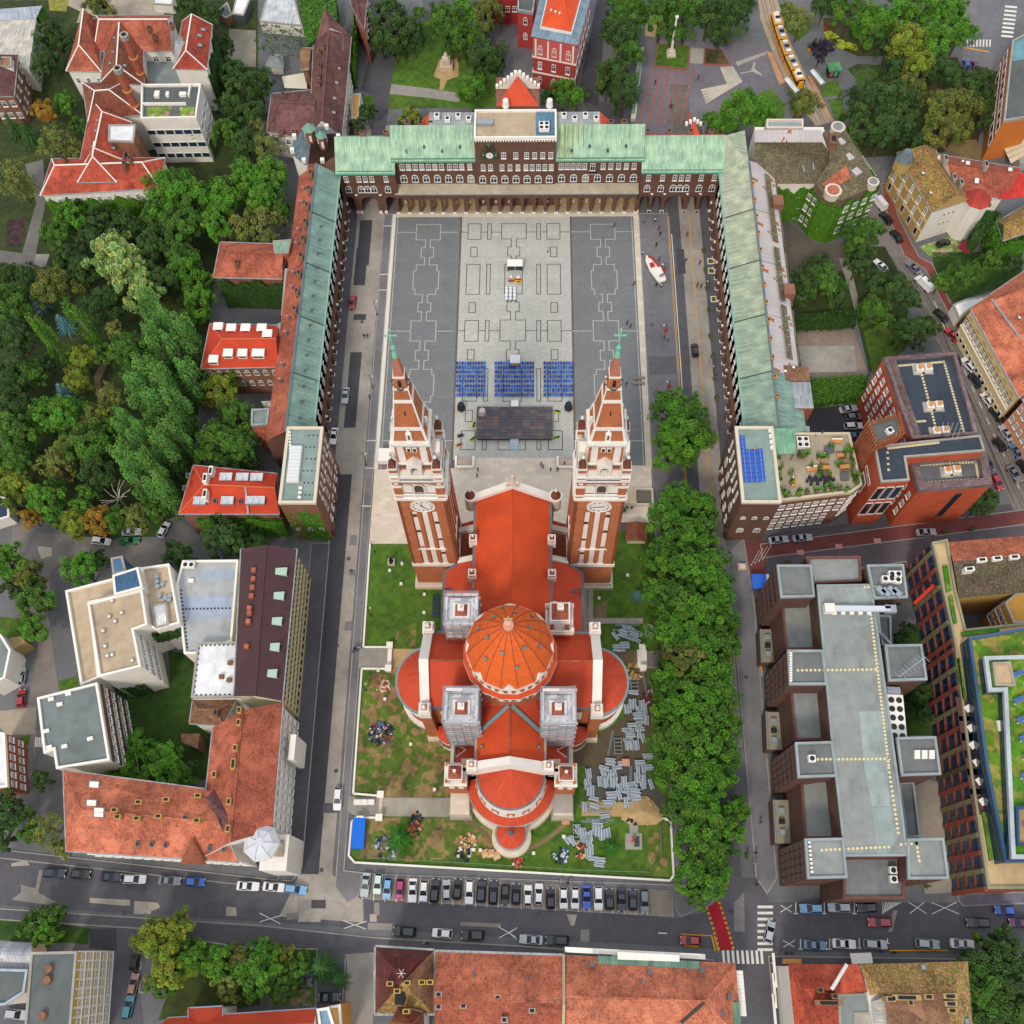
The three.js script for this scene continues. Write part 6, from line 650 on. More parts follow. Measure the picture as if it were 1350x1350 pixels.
{// modern red brick block
const o=thing('modern_block','modern orange-red brick block with dark blue flat roofs dotted with rows of pale pavers','building'),br=mat('#b04e30','brick'),hp=(l,h)=>gp(Ht,l,h),slat=mat('#6f5d60','tiles');
const m=hp([[612,530],[985,503],[1100,932],[758,955]],20.4);flatBlock(o,m,20.4,br,W.bitumenBlue,{par:0.9,pm:slat,th:0.7,f:[[3,[[16,2,1.3,8],[12.4,2,1.3,8],[8.6,2,1.3,8],[4.8,2,1.3,8]]],[1,[[14,2,1.3,9],[9,2,1.3,9],[4,2,1.3,9]]]]});{const k=lerp2(m[0],m[1],0.14),k2=lerp2(m[3],m[2],0.14);G().quad([m[0][0]-0.05,19.2,m[0][1]],[k[0],21.5,k[1]],[k2[0],21.5,k2[1]],[m[3][0]-0.05,19.2,m[3][1]]).build('tiled_edge',slat,o);}
flatBlock(o,hp([[565,988],[1118,930],[1142,1012],[728,1046],[748,1166],[600,1176]],22.6),22.6,br,W.bitumenBlue,{par:0.35,pm:W.concrete,f:[[4,[[14,6,1.6,3,'plain'],[6,6,1.6,3,'plain']]],[5,[[16,1,2.4,2,'plain',0.3,0.8],[10,4.4,3,1,'plain',0.4,0.8]]]]});
const w2=hp([[738,1058],[1140,1022],[1172,1196],[792,1226]],18.4);flatBlock(o,w2,18.4,br,W.bitumenDark,{par:1.2,pm:slat,th:1.6,f:[[3,[[13,2,1.2,3],[9,2,1.2,3],[5,2,1.2,3]]],[2,[[4,12,1.4,1,'plain',0.3,0.42]],W.steel,W.glass]]});
flatBlock(o,hp([[530,862],[692,822],[716,922],[572,986]],26),26,mat('#8d4a2e','tiles'),W.bitumenDark,{par:0.2,pm:W.tileBrown,th:0.8});{const q=hp([[530,862],[692,822],[716,922],[572,986]],26.4);for(let i=0;i<4;i++){const a=q[i],b=q[(i+1) % 4];for(let j=0;j<7;j++){const p=lerp2(a,b,j/7);G().box(p[0],24.5,p[1],0.3,2.6,0.3).build('slat_post',mat('#a5613c','plaster'),o);}} const p=at(Ht,640,915,26);acUnit(o,p[0],26,p[1],0.4,1);}
const paver=mat('#cdbf95',null,0.9),pv=(a,b,n,h)=>{for(let i=0;i<n;i++){const t=i/(n-1),p=at(Ht,a[0]+(b[0]-a[0])*t,a[1]+(b[1]-a[1])*t,h);G().box(p[0],h+0.04,p[1],0.5,0.08,0.5,0.1).build('roof_paver',paver,o);}};pv([672,568],[930,545],20,20.4);pv([932,550],[1038,925],26,20.4);pv([815,615],[890,900],18,20.4);pv([640,998],[900,968],20,22.6);pv([810,1085],[1095,1070],18,18.4);pv([1097,1075],[1110,1155],7,18.4);pv([830,1175],[1080,1160],14,18.4);pv([760,860],[830,855],6,20.4);pv([635,1020],[640,1110],4,22.6);
for(const [x,y,h] of [[797,588,20.4],[842,584,20.4],[852,782,20.4],[898,778,20.4],[884,915,20.4],[932,910,20.4],[942,1122,18.4],[990,1115,18.4]]){const p=at(Ht,x,y,h);const c=new THREE.Group();c.name='roof_stack';o.add(c);c.position.set(p[0],h,p[1]);G().box(0,0,0,1.6,1.2,1.6).build('housing',W.trim,c);G().frustum(0,0,1.2,1.7,0.4,0.6,8).build('cowl',W.orangeWood,c);G().box(0,0.02,0,2.6,0.06,2.6).build('pad',W.concrete,c);} {const p=at(Ht,935,940,22.6),g=G();for(let i=0;i<5;i++) g.beam([p[0]-2+i*0.8,25,p[1]+i*0.5],[p[0]-1+i,25.6,p[1]-2],0.08);g.beam([p[0],22.6,p[1]],[p[0],26.5,p[1]],0.12);g.build('aerial',W.galv,o);} rebase(o);}
{// roof terrace house
const o=thing('terrace_house','brick house with a planted roof terrace of tables and green copper shelter','building'),poly=gp(Ht,[[38,925],[432,922],[497,1195],[440,1236],[388,1240],[75,1278]],16);flatBlock(o,poly,16,W.brickMid,mat('#a39984','concrete'),{par:0.8,pm:mat('#c3b79d','plaster'),th:0.5,f:[[4,[[12,2,1.3,7],[8.2,2,1.3,7],[4.4,2,1.3,7],[1,2,1.3,7]]],[2,[[12,2,1.3,2],[8.2,2,1.3,2],[4.4,2,1.3,2]]],[3,[[12,2,1.3,1],[8.2,2,1.3,1]]]]});for(const y of [3.6,7.4,11.2,15]) G().beam([poly[4][0],y,poly[4][1]+0.1],[poly[5][0],y,poly[5][1]+0.1],0.2,0.25).build('string_course',W.brickDark,o);rebase(o);
const sh=thing('rooftop_shelter','green ribbed shelter on the planted roof terrace','shelter');{const q=gp(Ht,[[35,892],[152,895],[155,1025],[48,1028]],19.4),g=G();g.prism(q,19.2,19.5,true,true);g.build('roof',mat('#6f9f80','seam',0.6),sh);for(const p of grow(q,-0.3)) G().box(p[0],16,p[1],0.2,3.3,0.2).build('post',W.steel,sh);} rebase(sh);
const ac=thing('rooftop_chiller','white four-fan chiller beside the green rooftop shelter','air conditioner');{const p=at(Ht,192,965,17);for(const [dx,dz] of [[-0.7,-0.7],[0.7,-0.7],[-0.7,0.7],[0.7,0.7]]) acUnit(ac,p[0]+dx,16.1,p[1]+dz,0,1);} rebase(ac);
const it=[['orange_lounge','orange sofa set',W.orangeWood],['wooden_table','wooden table',W.tileBrown]];[[372,960,1,0],[395,1035,0,0.1],[410,1095,0,0.1],[240,1105,1,0.2],[305,1100,0,0],[320,1162,2,0],[248,1165,2,0.1],[300,1048,1,0.8],[410,1145,3,0],[330,1003,3,0.3],[148,1172,1,1.4]].forEach(([x,y,k,r],i)=>{const p=at(Ht,x,y,16.4),nm=['wooden_bench_table','lounge_seat','black_table_set','grey_planter_box'][k],lb=['slatted wooden table with benches on the roof terrace','low orange lounge seat on the roof terrace','black table ringed by dark chairs on the roof terrace','low grey deck box on the roof terrace'][k];const t=thing(nm,lb,['table','sofa','table','box'][k],[p[0],16.06,p[1]],r,'roof terrace furniture of the brick house');if(k===0){G().box(0,0.66,0,2.2,0.1,0.9).build('top',W.orangeWood,t);for(const e of [-1,1]){G().box(0,0.4,e*0.85,2.2,0.08,0.35).build('bench',W.tileBrown,t);G().box(e*0.9,0,0,0.1,0.66,1.6).build('leg',W.wood,t);}} else if(k===1){G().box(0,0.05,0,2.3,0.4,0.9).build('seat',W.orangeWood,t);G().box(0,0.45,-0.4,2.3,0.45,0.25).build('backrest',W.pale,t);} else if(k===2){G().box(0,0.7,0,2,0.08,1).build('top',W.black,t);for(let j=0;j<6;j++){const a=j/6*6.28;G().box(Math.cos(a)*1.4,0,Math.sin(a)*1,0.5,0.85,0.5).build('chair',mat('#2b2d44',null),t);}} else {G().box(0,0,0,1.7,0.5,1.7).build('box',W.steel,t);G().box(0,0.5,0,1.9,0.08,1.9).build('lid',W.bitumenDark,t);}});}
{// long grey-roofed block, south-east
const o=thing('stepped_block','long brown brick block with stepped bays and pale grey flat roofs dotted with round pads','building'),br=mat('#5d4239','brick'),pm=mat('#8f9a9e','concrete'),hp=(l,h)=>pp(l,h),h1=21.4;
const dk=mat('#6b6f6f','bitumen'),lt=mat('#868b89','bitumen');
flatBlock(o,hp([[L,265,402],[L,545,398],[L,562,476],[Q,690,55],[Q,730,380],[Q,738,470],[Q,402,472],[Q,400,380],[L,342,1220]],h1),h1,br,lt,{par:0.15,pm});
const bay={par:0.45,pm},rows=[[17,2,1.1,5,'plain'],[13.4,2,1.1,5,'plain'],[9.8,2,1.1,5,'plain'],[6.2,2,1.1,5,'plain'],[2.4,2,1.1,5,'plain']];
for(const [l,m,f] of [[[[L,55,300],[L,235,300],[L,252,465],[L,75,470]],dk,[[3,rows]]],[[[L,110,745],[L,296,745],[L,316,925],[L,120,926]],dk,[[3,rows]]],[[[L,150,1228],[L,345,1222],[Q,368,55],[Q,165,62]],dk,[[3,rows]]],[[[Q,200,382],[Q,402,377],[Q,422,585],[Q,215,590]],lt,[[3,rows],[2,rows]]],[[[L,526,300],[L,716,297],[L,738,470],[L,562,476]],dk,[[2,rows]]],[[[L,620,718],[L,812,715],[L,840,900],[L,640,906]],dk,[[2,[[6,2,1,3,'plain']]]]],[[[L,680,1202],[L,885,1197],[Q,912,45],[Q,706,52]],dk,[]],[[[Q,735,382],[Q,926,378],[Q,952,590],[Q,740,592]],lt,[[2,rows]]]]) flatBlock(o,hp(l,h1+0.1),h1+0.1,br,m,{...bay,f:f.map(([i,r])=>[i,r,br,W.glass])});
for(const [l,h,m] of [[[[L,205,258],[L,490,255],[L,497,385],[L,245,398]],19.4,lt],[[[L,80,508],[L,250,482],[L,280,740],[L,102,742]],14.6,lt],[[[L,125,958],[L,330,932],[L,342,1215],[L,150,1216]],14.6,lt],[[[Q,180,90],[Q,366,60],[Q,398,378],[Q,200,380]],14.6,lt],[[[Q,400,480],[Q,720,478],[Q,720,694],[Q,402,695]],16,mat('#6f7474','bitumen')],[[[L,572,560],[L,650,565],[L,655,715],[L,604,720]],12,dk],[[[Q,690,85],[Q,770,80],[Q,805,372],[Q,730,378]],12,dk]]) flatBlock(o,hp(l,h),h,br,m,{par:0.5,pm:h>14?mat('#6b453c','brick') :pm});
// sloping glazed bays over the pavement
for(const [a,b] of [[[L,102,560],[L,112,740]],[[L,140,1010],[L,150,1215]],[[Q,185,140],[Q,200,378]]]){const p=P(...a[0](a[1],a[2]),14),q=P(...b[0](b[1],b[2]),14);const g=G();g.prism([[p[0]-3.4,p[1]],[p[0]-0.2,p[1]],[q[0]-0.2,q[1]],[q[0]-3.4,q[1]]],0,4);g.build('porch_block',br,o);G().flat([[p[0]-3.3,p[1]],[p[0]-0.2,p[1]],[q[0]-0.2,q[1]],[q[0]-3.3,q[1]]],4.05).build('porch_deck',mat('#8f8a76','bitumen'),o);G().beam([p[0]-3.3,4.4,p[1]],[q[0]-3.3,4.4,q[1]],0.12,0.7).build('porch_parapet',pm,o);for(let i=0;i<3;i++){const t=lerp2(p,q,0.25+i*0.25);G().box(t[0]-1.8,4.06,t[1],1.1,0.6,1.0).build('porch_unit',i % 2?W.black :W.galv,o);}}
const pad=mat('#d3c8a0',null,0.9),run=(t,a,b,n)=>{for(let i=0;i<n;i++){const k=i/(n-1),p=at(t,a[0]+(b[0]-a[0])*k,a[1]+(b[1]-a[1])*k,h1);G().frustum(p[0],p[1],h1+0.03,h1+0.24,0.3,0.28,8).build('round_pad',pad,o);}};run(L,[545,540],[640,1345],42);run(L,[165,850],[570,845],19);run(L,[270,1315],[640,1312],18);run(Q,[640,10],[690,350],15);run(Q,[290,440],[640,423],16);run(Q,[785,405],[800,495],5);run(Q,[705,410],[785,405],4);run(L,[515,415],[590,412],5);
G().flat(hp([[L,418,415],[L,520,410],[L,550,610],[L,460,612]],h1),h1+0.06).build('new_felt',mat('#8c9796','bitumen'),o);G().flat(hp([[L,485,1062],[L,615,1062],[Q,650,210],[Q,555,212],[L,512,1350]],h1),h1+0.06).build('new_felt',mat('#929e9d','bitumen'),o);G().flat(hp([[Q,555,214],[Q,650,212],[Q,690,370],[Q,640,460],[Q,580,460]],h1),h1+0.06).build('new_felt',mat('#8b9897','bitumen'),o);
{const a=V3(L,330,525,h1+0.9),b=V3(L,650,528,h1+0.9);G().beam(a,b,1.1,0.8).build('air_duct',mat('#c7ccd4',null,0.4),o);G().box(a[0],h1,a[2],2,1.6,1.8).build('duct_head',W.trim,o);G().box(b[0],h1,b[2],2.2,1.3,1.6).build('duct_head',W.galv,o);G().beam(V3(L,580,540,h1+0.5),V3(L,592,650,h1-4),0.6).beam(V3(L,592,650,h1-4),V3(L,655,715,h1-2),0.6).build('duct_branch',W.galv,o);for(let i=0;i<5;i++){const p=at(L,355+i*45,552,h1);G().box(p[0],h1,p[1],0.8,0.6,0.6).build('duct_foot',W.trim,o);}}
for(const [t,x,y,f,r] of [[L,640,370,2,0],[L,675,345,2,0],[L,690,375,1,0],[Q,665,545,1,0],[Q,668,592,1,0],[L,240,1310,1,0]]){const h=t===Q?16 :h1,p=at(t,x,y,h+1);acUnit(o,p[0],h,p[1],r,f);} for(let i=0;i<4;i++){const p=at(L,600+i*28,432+(i % 2)*8,h1+1);G().box(p[0],h1+0.1,p[1],1.2,1.2,1.9,0.7).build('duct_hood',W.galv,o);} for(let i=0;i<12;i++){const p=at(L,128,760+i*13,h1+0.5);G().box(p[0],h1+0.2,p[1],0.5,0.7,0.35).build('pipe_vent',W.pale,o);} for(let i=0;i<8;i++){const p=at(Q,225+i*2,400+i*22,h1+0.5);G().box(p[0],h1+0.2,p[1],0.45,0.6,0.4).build('pipe_vent',W.pale,o);}
{const u=new THREE.Group();u.name='chiller_bank';o.add(u);const p=at(L,685,1100,19);u.position.set(p[0],0,p[1]);u.rotation.y=-0.05;G().box(0,0,0,4.4,17.4,12).build('base',br,u);G().box(0,17.4,0,3.2,1.6,9.4).build('casing',W.pale,u);for(let i=0;i<5;i++) for(const e of [-1,1]) G().frustum(e*0.75,-3.6+i*1.75,19,19.1,0.6,0.58,14).build('fan',W.black,u);G().box(0,17.4,-5.6,2.6,1.4,1.4).build('pump_box',W.galv,u);}
{const p=at(L,745,840,22),g=G();g.beam([p[0]-2.6,23.4,p[1]+2],[p[0]+2.6,24.4,p[1]-1.6],0.14);for(let i=0;i<9;i++){const t=i/8,x=p[0]-2.6+5.2*t,z=p[1]+2-3.6*t;g.beam([x-0.7,23.5+t,z-0.9],[x+0.7,23.5+t,z+0.9],0.08);} g.beam([p[0],21.5,p[1]],[p[0],25,p[1]],0.14);g.build('aerial_mast',W.galv,o);for(let i=0;i<9;i++){const c=at(L,790+(i % 3)*38,1275+Math.floor(i/3)*15,22);G().box(c[0],h1+0.2,c[1],1.0,0.7,0.5).build('vent_cowl',W.pale,o);}} rebase(o);}
{// green-roofed block
const o=thing('green_roof_block','blue-edged modern block with planted roofs, solar strips and striped brick and glass front','building'),br=mat('#8a4538','brick'),bl=mat('#33567a',null,0.5),h=16,gv=mat('#bfa57c','concrete');
const poly=pp([[L,866,182],[L,945,166],[L,990,430],[L,1042,636],[L,1420,596],[Q,1440,640],[Q,1158,642],[Q,1062,0],[L,982,690]],h);flatBlock(o,poly,h,br,gv,{par:0.5,pm:mat('#8f8f72','concrete')});
// striped front: pilaster bands with windows storey by storey
for(const [a,b,n] of [[8,0,11],[7,8,13],[6,7,14]]){const p=poly[a],q=poly[b===0&&a===8?0 :b],c=centre(poly);facade(o,p,q,c,[[12.6,2.6,1.5,n,'plain'],[8.4,2.6,1.5,n,'plain'],[4.2,2.6,1.5,n,'plain'],[0.5,2.6,1.5,n,'plain']].map((r,i)=>[r[0],r[1],r[2]*(i % 2?1 :1.15),r[3],r[4]]),bl,W.glassBlue,0.05);for(let i=0;i <= n;i+=2){const t=lerp2(p,q,i/n);G().box(t[0],0,t[1],0.7,15.6,0.9,0.18).build('pilaster',i % 4?mat('#7d7a58','plaster') :br,o);} for(const y of [3.4,7.4,11.6]) G().beam([p[0]-0.1,y,p[1]],[q[0]-0.1,y,q[1]],0.5,0.5).build('spandrel',br,o);}
for(const l of [[[L,925,300],[L,950,300],[L,970,430],[L,945,440]],[[L,955,460],[L,975,455],[L,1000,600],[L,980,605]],[[L,990,790],[L,1015,785],[L,1050,1000],[L,1028,1003]],[[Q,1128,240],[Q,1150,240],[Q,1192,490],[Q,1170,495]],[[L,1020,650],[L,1220,625],[L,1222,645],[L,1030,670]]]) G().prism(pp(l,h+0.4),h,h+0.5).build('planter_bed',mat('#4f6a24','dirt'),o);
for(const [t,x,y] of [[L,1058,1048],[L,1073,1150],[L,1083,1240],[L,1103,1330],[Q,1118,78],[Q,1135,185]]){const p=at(t,x,y,h+0.5);G().flat(R4(p[0]-2.0,p[1]-2.4,p[0]+2.0,p[1]+2.4),h+0.06).build('timber_deck',mat('#5c3a38','plaster'),o);G().box(p[0],h+0.5,p[1],1.3,0.1,1.3,0.5).build('parasol_table',W.pale,o);}
const up=pp([[L,1055,682],[L,1420,618],[Q,1440,500],[Q,1245,505],[Q,1145,0]],20);flatBlock(o,up,20,W.glassBlue,mat('#7e7a3c','dirt'),{par:0.7,pm:bl,th:0.5});const u2=pp([[L,1136,780],[L,1420,772],[Q,1440,485],[Q,1280,485],[L,1240,960],[L,1160,962]],22.5);flatBlock(o,u2,22.5,W.glassBlue,mat('#5f6f24','dirt'),{par:0.6,pm:mat('#aeb8bf','concrete'),th:0.7});
flatBlock(o,pp([[L,1185,808],[L,1275,805],[L,1305,930],[L,1200,928]],23.2),23.2,gv,mat('#b99f7c','concrete'),{par:0.2});for(const [t,x,y] of [[L,1250,858],[L,1320,862],[L,1300,975],[L,1315,1075],[L,1330,1170],[L,1345,1265],[Q,1335,15],[Q,1345,270]]){const p=at(t,x,y,23.6),g=new THREE.Group();g.name='solar_panel';o.add(g);g.position.set(p[0]+2.6,22.6,p[1]);g.rotation.y=0.42;const L3=y<870&&t===L?2 :5;for(let k=0;k<L3;k++){const b=G().box(-L3*0.6+k*1.2+0.6,0.5,0,1.1,0.1,1.0).build('module',mat('#3d5f96',null,0.25),g);b.rotation.x=0.25;} G().box(0,0,0.5,L3*1.2,0.4,0.3).build('rack',W.pale,g);}
flatBlock(o,pp([[Q,1305,215],[Q,1420,205],[Q,1420,415],[Q,1310,415]],23),23,mat('#27486f',null),mat('#9a835f','concrete'),{par:0.5,pm:mat('#27486f',null)});{const p=at(L,1225,1140,20.4);G().box(p[0],20.1,p[1],1,0.6,2).build('roof_hatch',W.pale,o);} G().beam(V3(L,775,500,10),V3(L,880,402,13),0.7).build('red_canopy',mat('#c2301c',null),o);rebase(o);
const o2=thing('old_courtyard_house','old house with salmon front roof and dark mossy rear slope above a yellow court','building');const q=pp([[L,1015,470],[L,1400,440],[L,1400,150],[L,955,175]],14);walls(o2,grow(q,-0.5),14,mat('#b08f4c','plaster'));roofFaces(o2,[V3(L,1012,470,14),V3(L,1420,436,14),V3(L,1420,245,18),V3(L,978,278,18),V3(L,952,178,14.5),V3(L,1420,138,14.5)],[[0,1,2,3]],mat('#564a3f','mossy'));roofFaces(o2,[V3(L,978,278,18),V3(L,1420,245,18),V3(L,1420,138,14.5),V3(L,952,178,14.5)],[[0,1,2,3]],W.tileSalmon);for(const [x,y] of [[1065,318],[1130,270],[1210,262],[1300,255]]){const p=at(L,x,y,18.4);chimney(o2,p[0],p[1],15.6,2,0.9,3,0.1,W.trim);} rebase(o2);const o3=thing('yellow_court_wing','curved yellow courtyard wing with dark windows','building');flatBlock(o3,pp([[L,1245,500],[L,1300,450],[L,1400,440],[L,1400,600],[L,1290,605]],12),12,mat('#c2922a','plaster'),mat('#b98a3c','bitumen'),{f:[[0,[[8,2,1.2,3],[4,2,1.2,3]]],[4,[[8,2,1.2,3],[4,2,1.2,3]]]]});rebase(o3);}
{// south-west block
const o=thing('office_wing','long wing with dark maroon roof and cream front of close-set windows','building'),cream=mat('#cfc79f','plaster');const q=[at(J,205,214,17.3),at(J,130,1010,17.3),at(I,1222,985,17.3),at(I,1260,212,17.3)];hipWing(o,q,17.3,19.6,0,0,W.bitumenBrown,cream,{f:[[0,[[14,1.5,0.95,26,'plain'],[11,1.5,0.95,26,'plain'],[8,1.5,0.95,26,'plain'],[5,1.5,0.95,26,'plain'],[1.6,2.4,1.2,18,'plain']],cream,W.glass]]});
for(const [x,y] of [[125,335],[110,462],[98,595],[85,730],[72,868]]){const p=at(J,x,y,18.2),d=new THREE.Group();d.name='eyebrow_dormer';o.add(d);d.position.set(p[0],17.9,p[1]);G().prism([[-1.4,-0.7],[1.2,-0.9],[1.2,0.9],[-1.4,0.7]],0,0.9).build('hood',mat('#a9c4b5','plaster'),d);G().box(1.22,0.1,0,0.06,0.6,1.3).build('pane',W.glass,d);} for(const [x,y] of [[1325,320],[1322,365],[1318,410],[1312,455],[1302,520],[1302,545],[1297,590],[1288,720]]){const p=at(I,x,y,19.6);G().box(p[0],17.8,p[1],0.9,1.7,0.9).build('chimney',W.tileSalmon,o);} rebase(o);
const o2=thing('grey_hall','low hall with bluish-grey flat roof beside the maroon-roofed wing','building');flatBlock(o2,gp(I,[[960,278],[1250,275],[1216,700],[1020,765],[968,765],[928,400]],12),12,W.white,mat('#a0a4a6','bitumen'),{pm:W.trim});for(let i=0;i<14;i++){const p=at(I,955+i*19,528-i*0.3,12);G().box(p[0],12,p[1],0.35,0.15,0.35).build('roof_pad',W.black,o2);} for(let i=0;i<16;i++){const p=at(I,948+i*2.2,430+i*20,12);G().box(p[0],12,p[1],0.35,0.15,0.35).build('roof_pad',W.black,o2);} {let p=at(I,990,300,12.6);acUnit(o2,p[0],12,p[1],0,2);p=at(I,1000,380,12.4);G().box(p[0],12,p[1],1.2,0.7,0.8).build('roof_box',W.pale,o2);} G().flat(gp(I,[[945,460],[1235,455],[1222,570],[960,590]],12.05),12.05).build('new_felt',mat('#98a3b5','bitumen'),o2);G().flat(gp(I,[[1050,320],[1245,318],[1240,370],[1050,372]],12.05),12.05).build('new_felt',mat('#9aa5b3','bitumen'),o2);rebase(o2);
const o3=thing('white_roof_hall','small block with bright white flat roof edged by dark studs','building');const w3=gp(I,[[1035,706],[1265,700],[1250,990],[1002,994]],14);flatBlock(o3,w3,14,W.white,W.bitumenWhite,{par:0.3,pm:W.concrete});for(let i=0;i<4;i++) for(let j=0;j<9;j++){const a=w3[i],b=w3[(i+1) % 4],c=centre(w3),p=lerp2(lerp2(a,b,(j+0.5)/9),c,0.1);G().box(p[0],14.05,p[1],0.3,0.15,0.3).build('roof_stud',W.black,o3);} for(const [x,y] of [[1200,805],[1195,895],[1240,860],[1242,905],[1155,878]]){const p=at(I,x,y,15);vent(o3,p[0],14.05,p[1],W.tileBrown);G().box(p[0],14.05,p[1],0.9,0.7,0.9).build('vent_curb',W.tileBrown,o3);} rebase(o3);
const o4=thing('white_clinic','white cubic block with tan gravel roofs, ivy-fringed blank wall and blue stair roof','building');flatBlock(o4,gp(I,[[350,438],[605,372],[740,315],[745,430],[480,500],[525,890],[430,930]],13.6),13.6,W.white,W.bitumenTan,{par:0.8,pm:W.trim});flatBlock(o4,gp(I,[[465,502],[748,430],[776,612],[704,640],[742,832],[525,886]],17),17,W.white,W.bitumenTan,{par:0.7,pm:W.trim,f:[[3,[[13,2.2,1.6,5],[9,2.2,1.6,5],[5,2.2,1.6,5]]]]});flatBlock(o4,gp(I,[[745,318],[890,297],[946,606],[820,642],[776,612]],14.4),14.4,W.white,W.bitumenTan,{par:0.8,pm:W.trim});flatBlock(o4,gp(I,[[790,505],[872,496],[884,612],[815,630]],15.2),15.2,W.white,mat('#c9ccd0','seam'),{par:0.1});flatBlock(o4,gp(I,[[590,352],[722,310],[746,415],[600,455]],18.6),18.6,W.white,mat('#3f5f80','seam'),{par:0.15,pm:W.trim});flatBlock(o4,gp(I,[[580,262],[640,250],[660,330],[592,350]],15.6),15.6,mat('#3f5f80','seam'),mat('#4b6e91','seam'),{par:0.1});for(const [x,y] of [[635,545],[538,640],[548,720],[560,770],[585,765],[690,795],[585,482],[570,565],[600,590]]){const p=at(I,x,y,17.6);vent(o4,p[0],17,p[1],W.pale);G().box(p[0],17,p[1],0.8,0.5,0.8).build('vent_curb',W.concrete,o4);} for(const [x,y] of [[820,360],[822,385],[825,410],[835,460],[865,470],[890,460],[850,400],[885,480]]){const p=at(I,x,y,15);G().frustum(p[0],p[1],14.4,15.3,0.5,0.5,10).build('roof_fan',W.galv,o4);} rebase(o4);ivyWall('dark ivy hanging on the blank wall of the white cubic block',[[at(I,525,905,14),at(I,770,930,5),0,8],[at(I,790,665,13),at(I,945,620,13),8,13.6]],W.ivyDark,7);
const o5=thing('grey_office','office with grey felt roof and banded olive and brown front','building');const g5=gp(I,[[200,995],[512,916],[578,1320],[300,1365],[285,1265],[235,1285]],16);flatBlock(o5,g5,16,mat('#cfcabb','plaster'),mat('#6d7676','bitumen'),{par:0.5,pm:W.trim,f:[[1,[[12,2,1.5,8],[8.2,2,1.5,8],[4.4,2,1.5,8],[0.8,2,1.5,8]]]]});for(const y of [2.9,6.7,10.5,14.3]) G().beam([g5[1][0]+0.15,y+0.3,g5[1][1]],[g5[2][0]+0.15,y+0.3,g5[2][1]],0.25,1.1).build('spandrel_band',mat('#5b3f38','plaster'),o5);for(const [x,y] of [[310,1025],[355,970],[265,998],[470,1205],[240,1165],[335,1245],[255,1250]]){const p=at(I,x,y,16.5);G().box(p[0],16,p[1],1.1,0.5,0.7,0.3).build('roof_unit',W.pale,o5);} rebase(o5);
// red roofed corner tenement
const o6=thing('corner_tenement','white corner tenement with long red tiled roofs, many chimneys and a silver corner cap','building');let qs=[at(M,345,447,17),at(M,1250,505,17),at(M,1100,122,17),at(M,330,20,17)];hipWing(o6,qs,17,21,5,0,W.tileSalmon,W.white,{f:[[0,[[13,2,1.2,16],[9,2,1.2,16],[5,2,1.2,16]]]]});stacks(o6,M,[[615,235],[630,270],[730,278],[730,190],[845,268],[870,175],[1045,290],[1030,152]],qs,17,21,mat('#b59255','plaster'),1.3,0.8,1.4);lights(o6,M,[[488,100],[495,205],[540,248]],qs,17,21,W.pale,2.2,2.0);lights(o6,M,[[715,405],[790,408],[865,412],[1095,428],[1170,434],[985,275]],qs,17,21,W.glass,0.8,0.9);{const p=at(M,1010,440,18.6),g=G();g.tri([p[0]-2.6,17.2,p[1]+2.4],[p[0]+2.6,17.2,p[1]+2.4],[p[0],20.3,p[1]-2]);g.build('gablet',W.tileDark,o6);}
let qe=[at(J,133,1012,17),at(N,80,335,17),at(M,1108,330,17),at(I,1112,1150,17)];qe[2]=[qe[1][0]+(qe[3][0]-qe[0][0])*1.0,qe[1][1]+(qe[3][1]-qe[0][1])];hipWing(o6,qe,17,21,0,0,W.tile,W.white,{f:[[0,[[13.2,2,1.1,12],[9.2,2,1.1,12],[5.2,2,1.1,12],[1.2,2.2,1.2,12]]]]});stacks(o6,I,[[1262,1065],[1260,1130],[1242,1262],[1232,1335]],qe,17,21,mat('#b59255','plaster'),0.8,1.3,1.4);stacks(o6,M,[[1115,40],[1208,190],[1205,332],[1230,5]],qe,17,21,mat('#b59255','plaster'),0.8,1.3,1.4);roofFaces(o6,[V3(M,1075,165,19.6),V3(M,1115,130,18.6),V3(M,1225,285,20.6),V3(M,1170,320,20.4)],[[0,1,2,3]],W.tileMaroon,'valley_patch');
{const p=at(N,0,395,20),c=new THREE.Group();c.name='corner_cap';o6.add(c);c.scale.set(0.85,1,0.85);c.position.set(p[0],0,p[1]);G().frustum(0,0,0,17.6,3.6,3.6,8).build('wall',W.white,c);const cm=mat('#c9cdd3','plaster',0.6);G().frustum(0,0,17.6,18.7,4.2,2.8,7).build('lower_cap',cm,c);G().frustum(0,0,18.7,19.1,2.8,0.9,7).build('upper_cap',cm,c);for(let i=0;i<7;i++){const a=i/7*6.283;G().beam([Math.cos(a)*4.2,17.65,Math.sin(a)*4.2],[Math.cos(a)*2.8,18.75,Math.sin(a)*2.8],0.1).beam([Math.cos(a)*2.8,18.75,Math.sin(a)*2.8],[Math.cos(a)*0.9,19.15,Math.sin(a)*0.9],0.1).build('cap_seam',mat('#a9b0ba',null),c);}} {const p=at(N,95,430,14);G().prism(R4(p[0]-3,p[1]-2.6,p[0]+2.2,p[1]+4),0,13.4).build('corner_bay',W.white,o6);G().box(p[0]+0.5,13.4,p[1],1.8,0.8,3).build('bay_terrace',mat('#9a8f7a','concrete'),o6);const p2=at(J,145,1250,14);G().box(p2[0]+1.3,4,p2[1],1.2,10,5).build('bay_window',W.trim,o6);} rebase(o6);
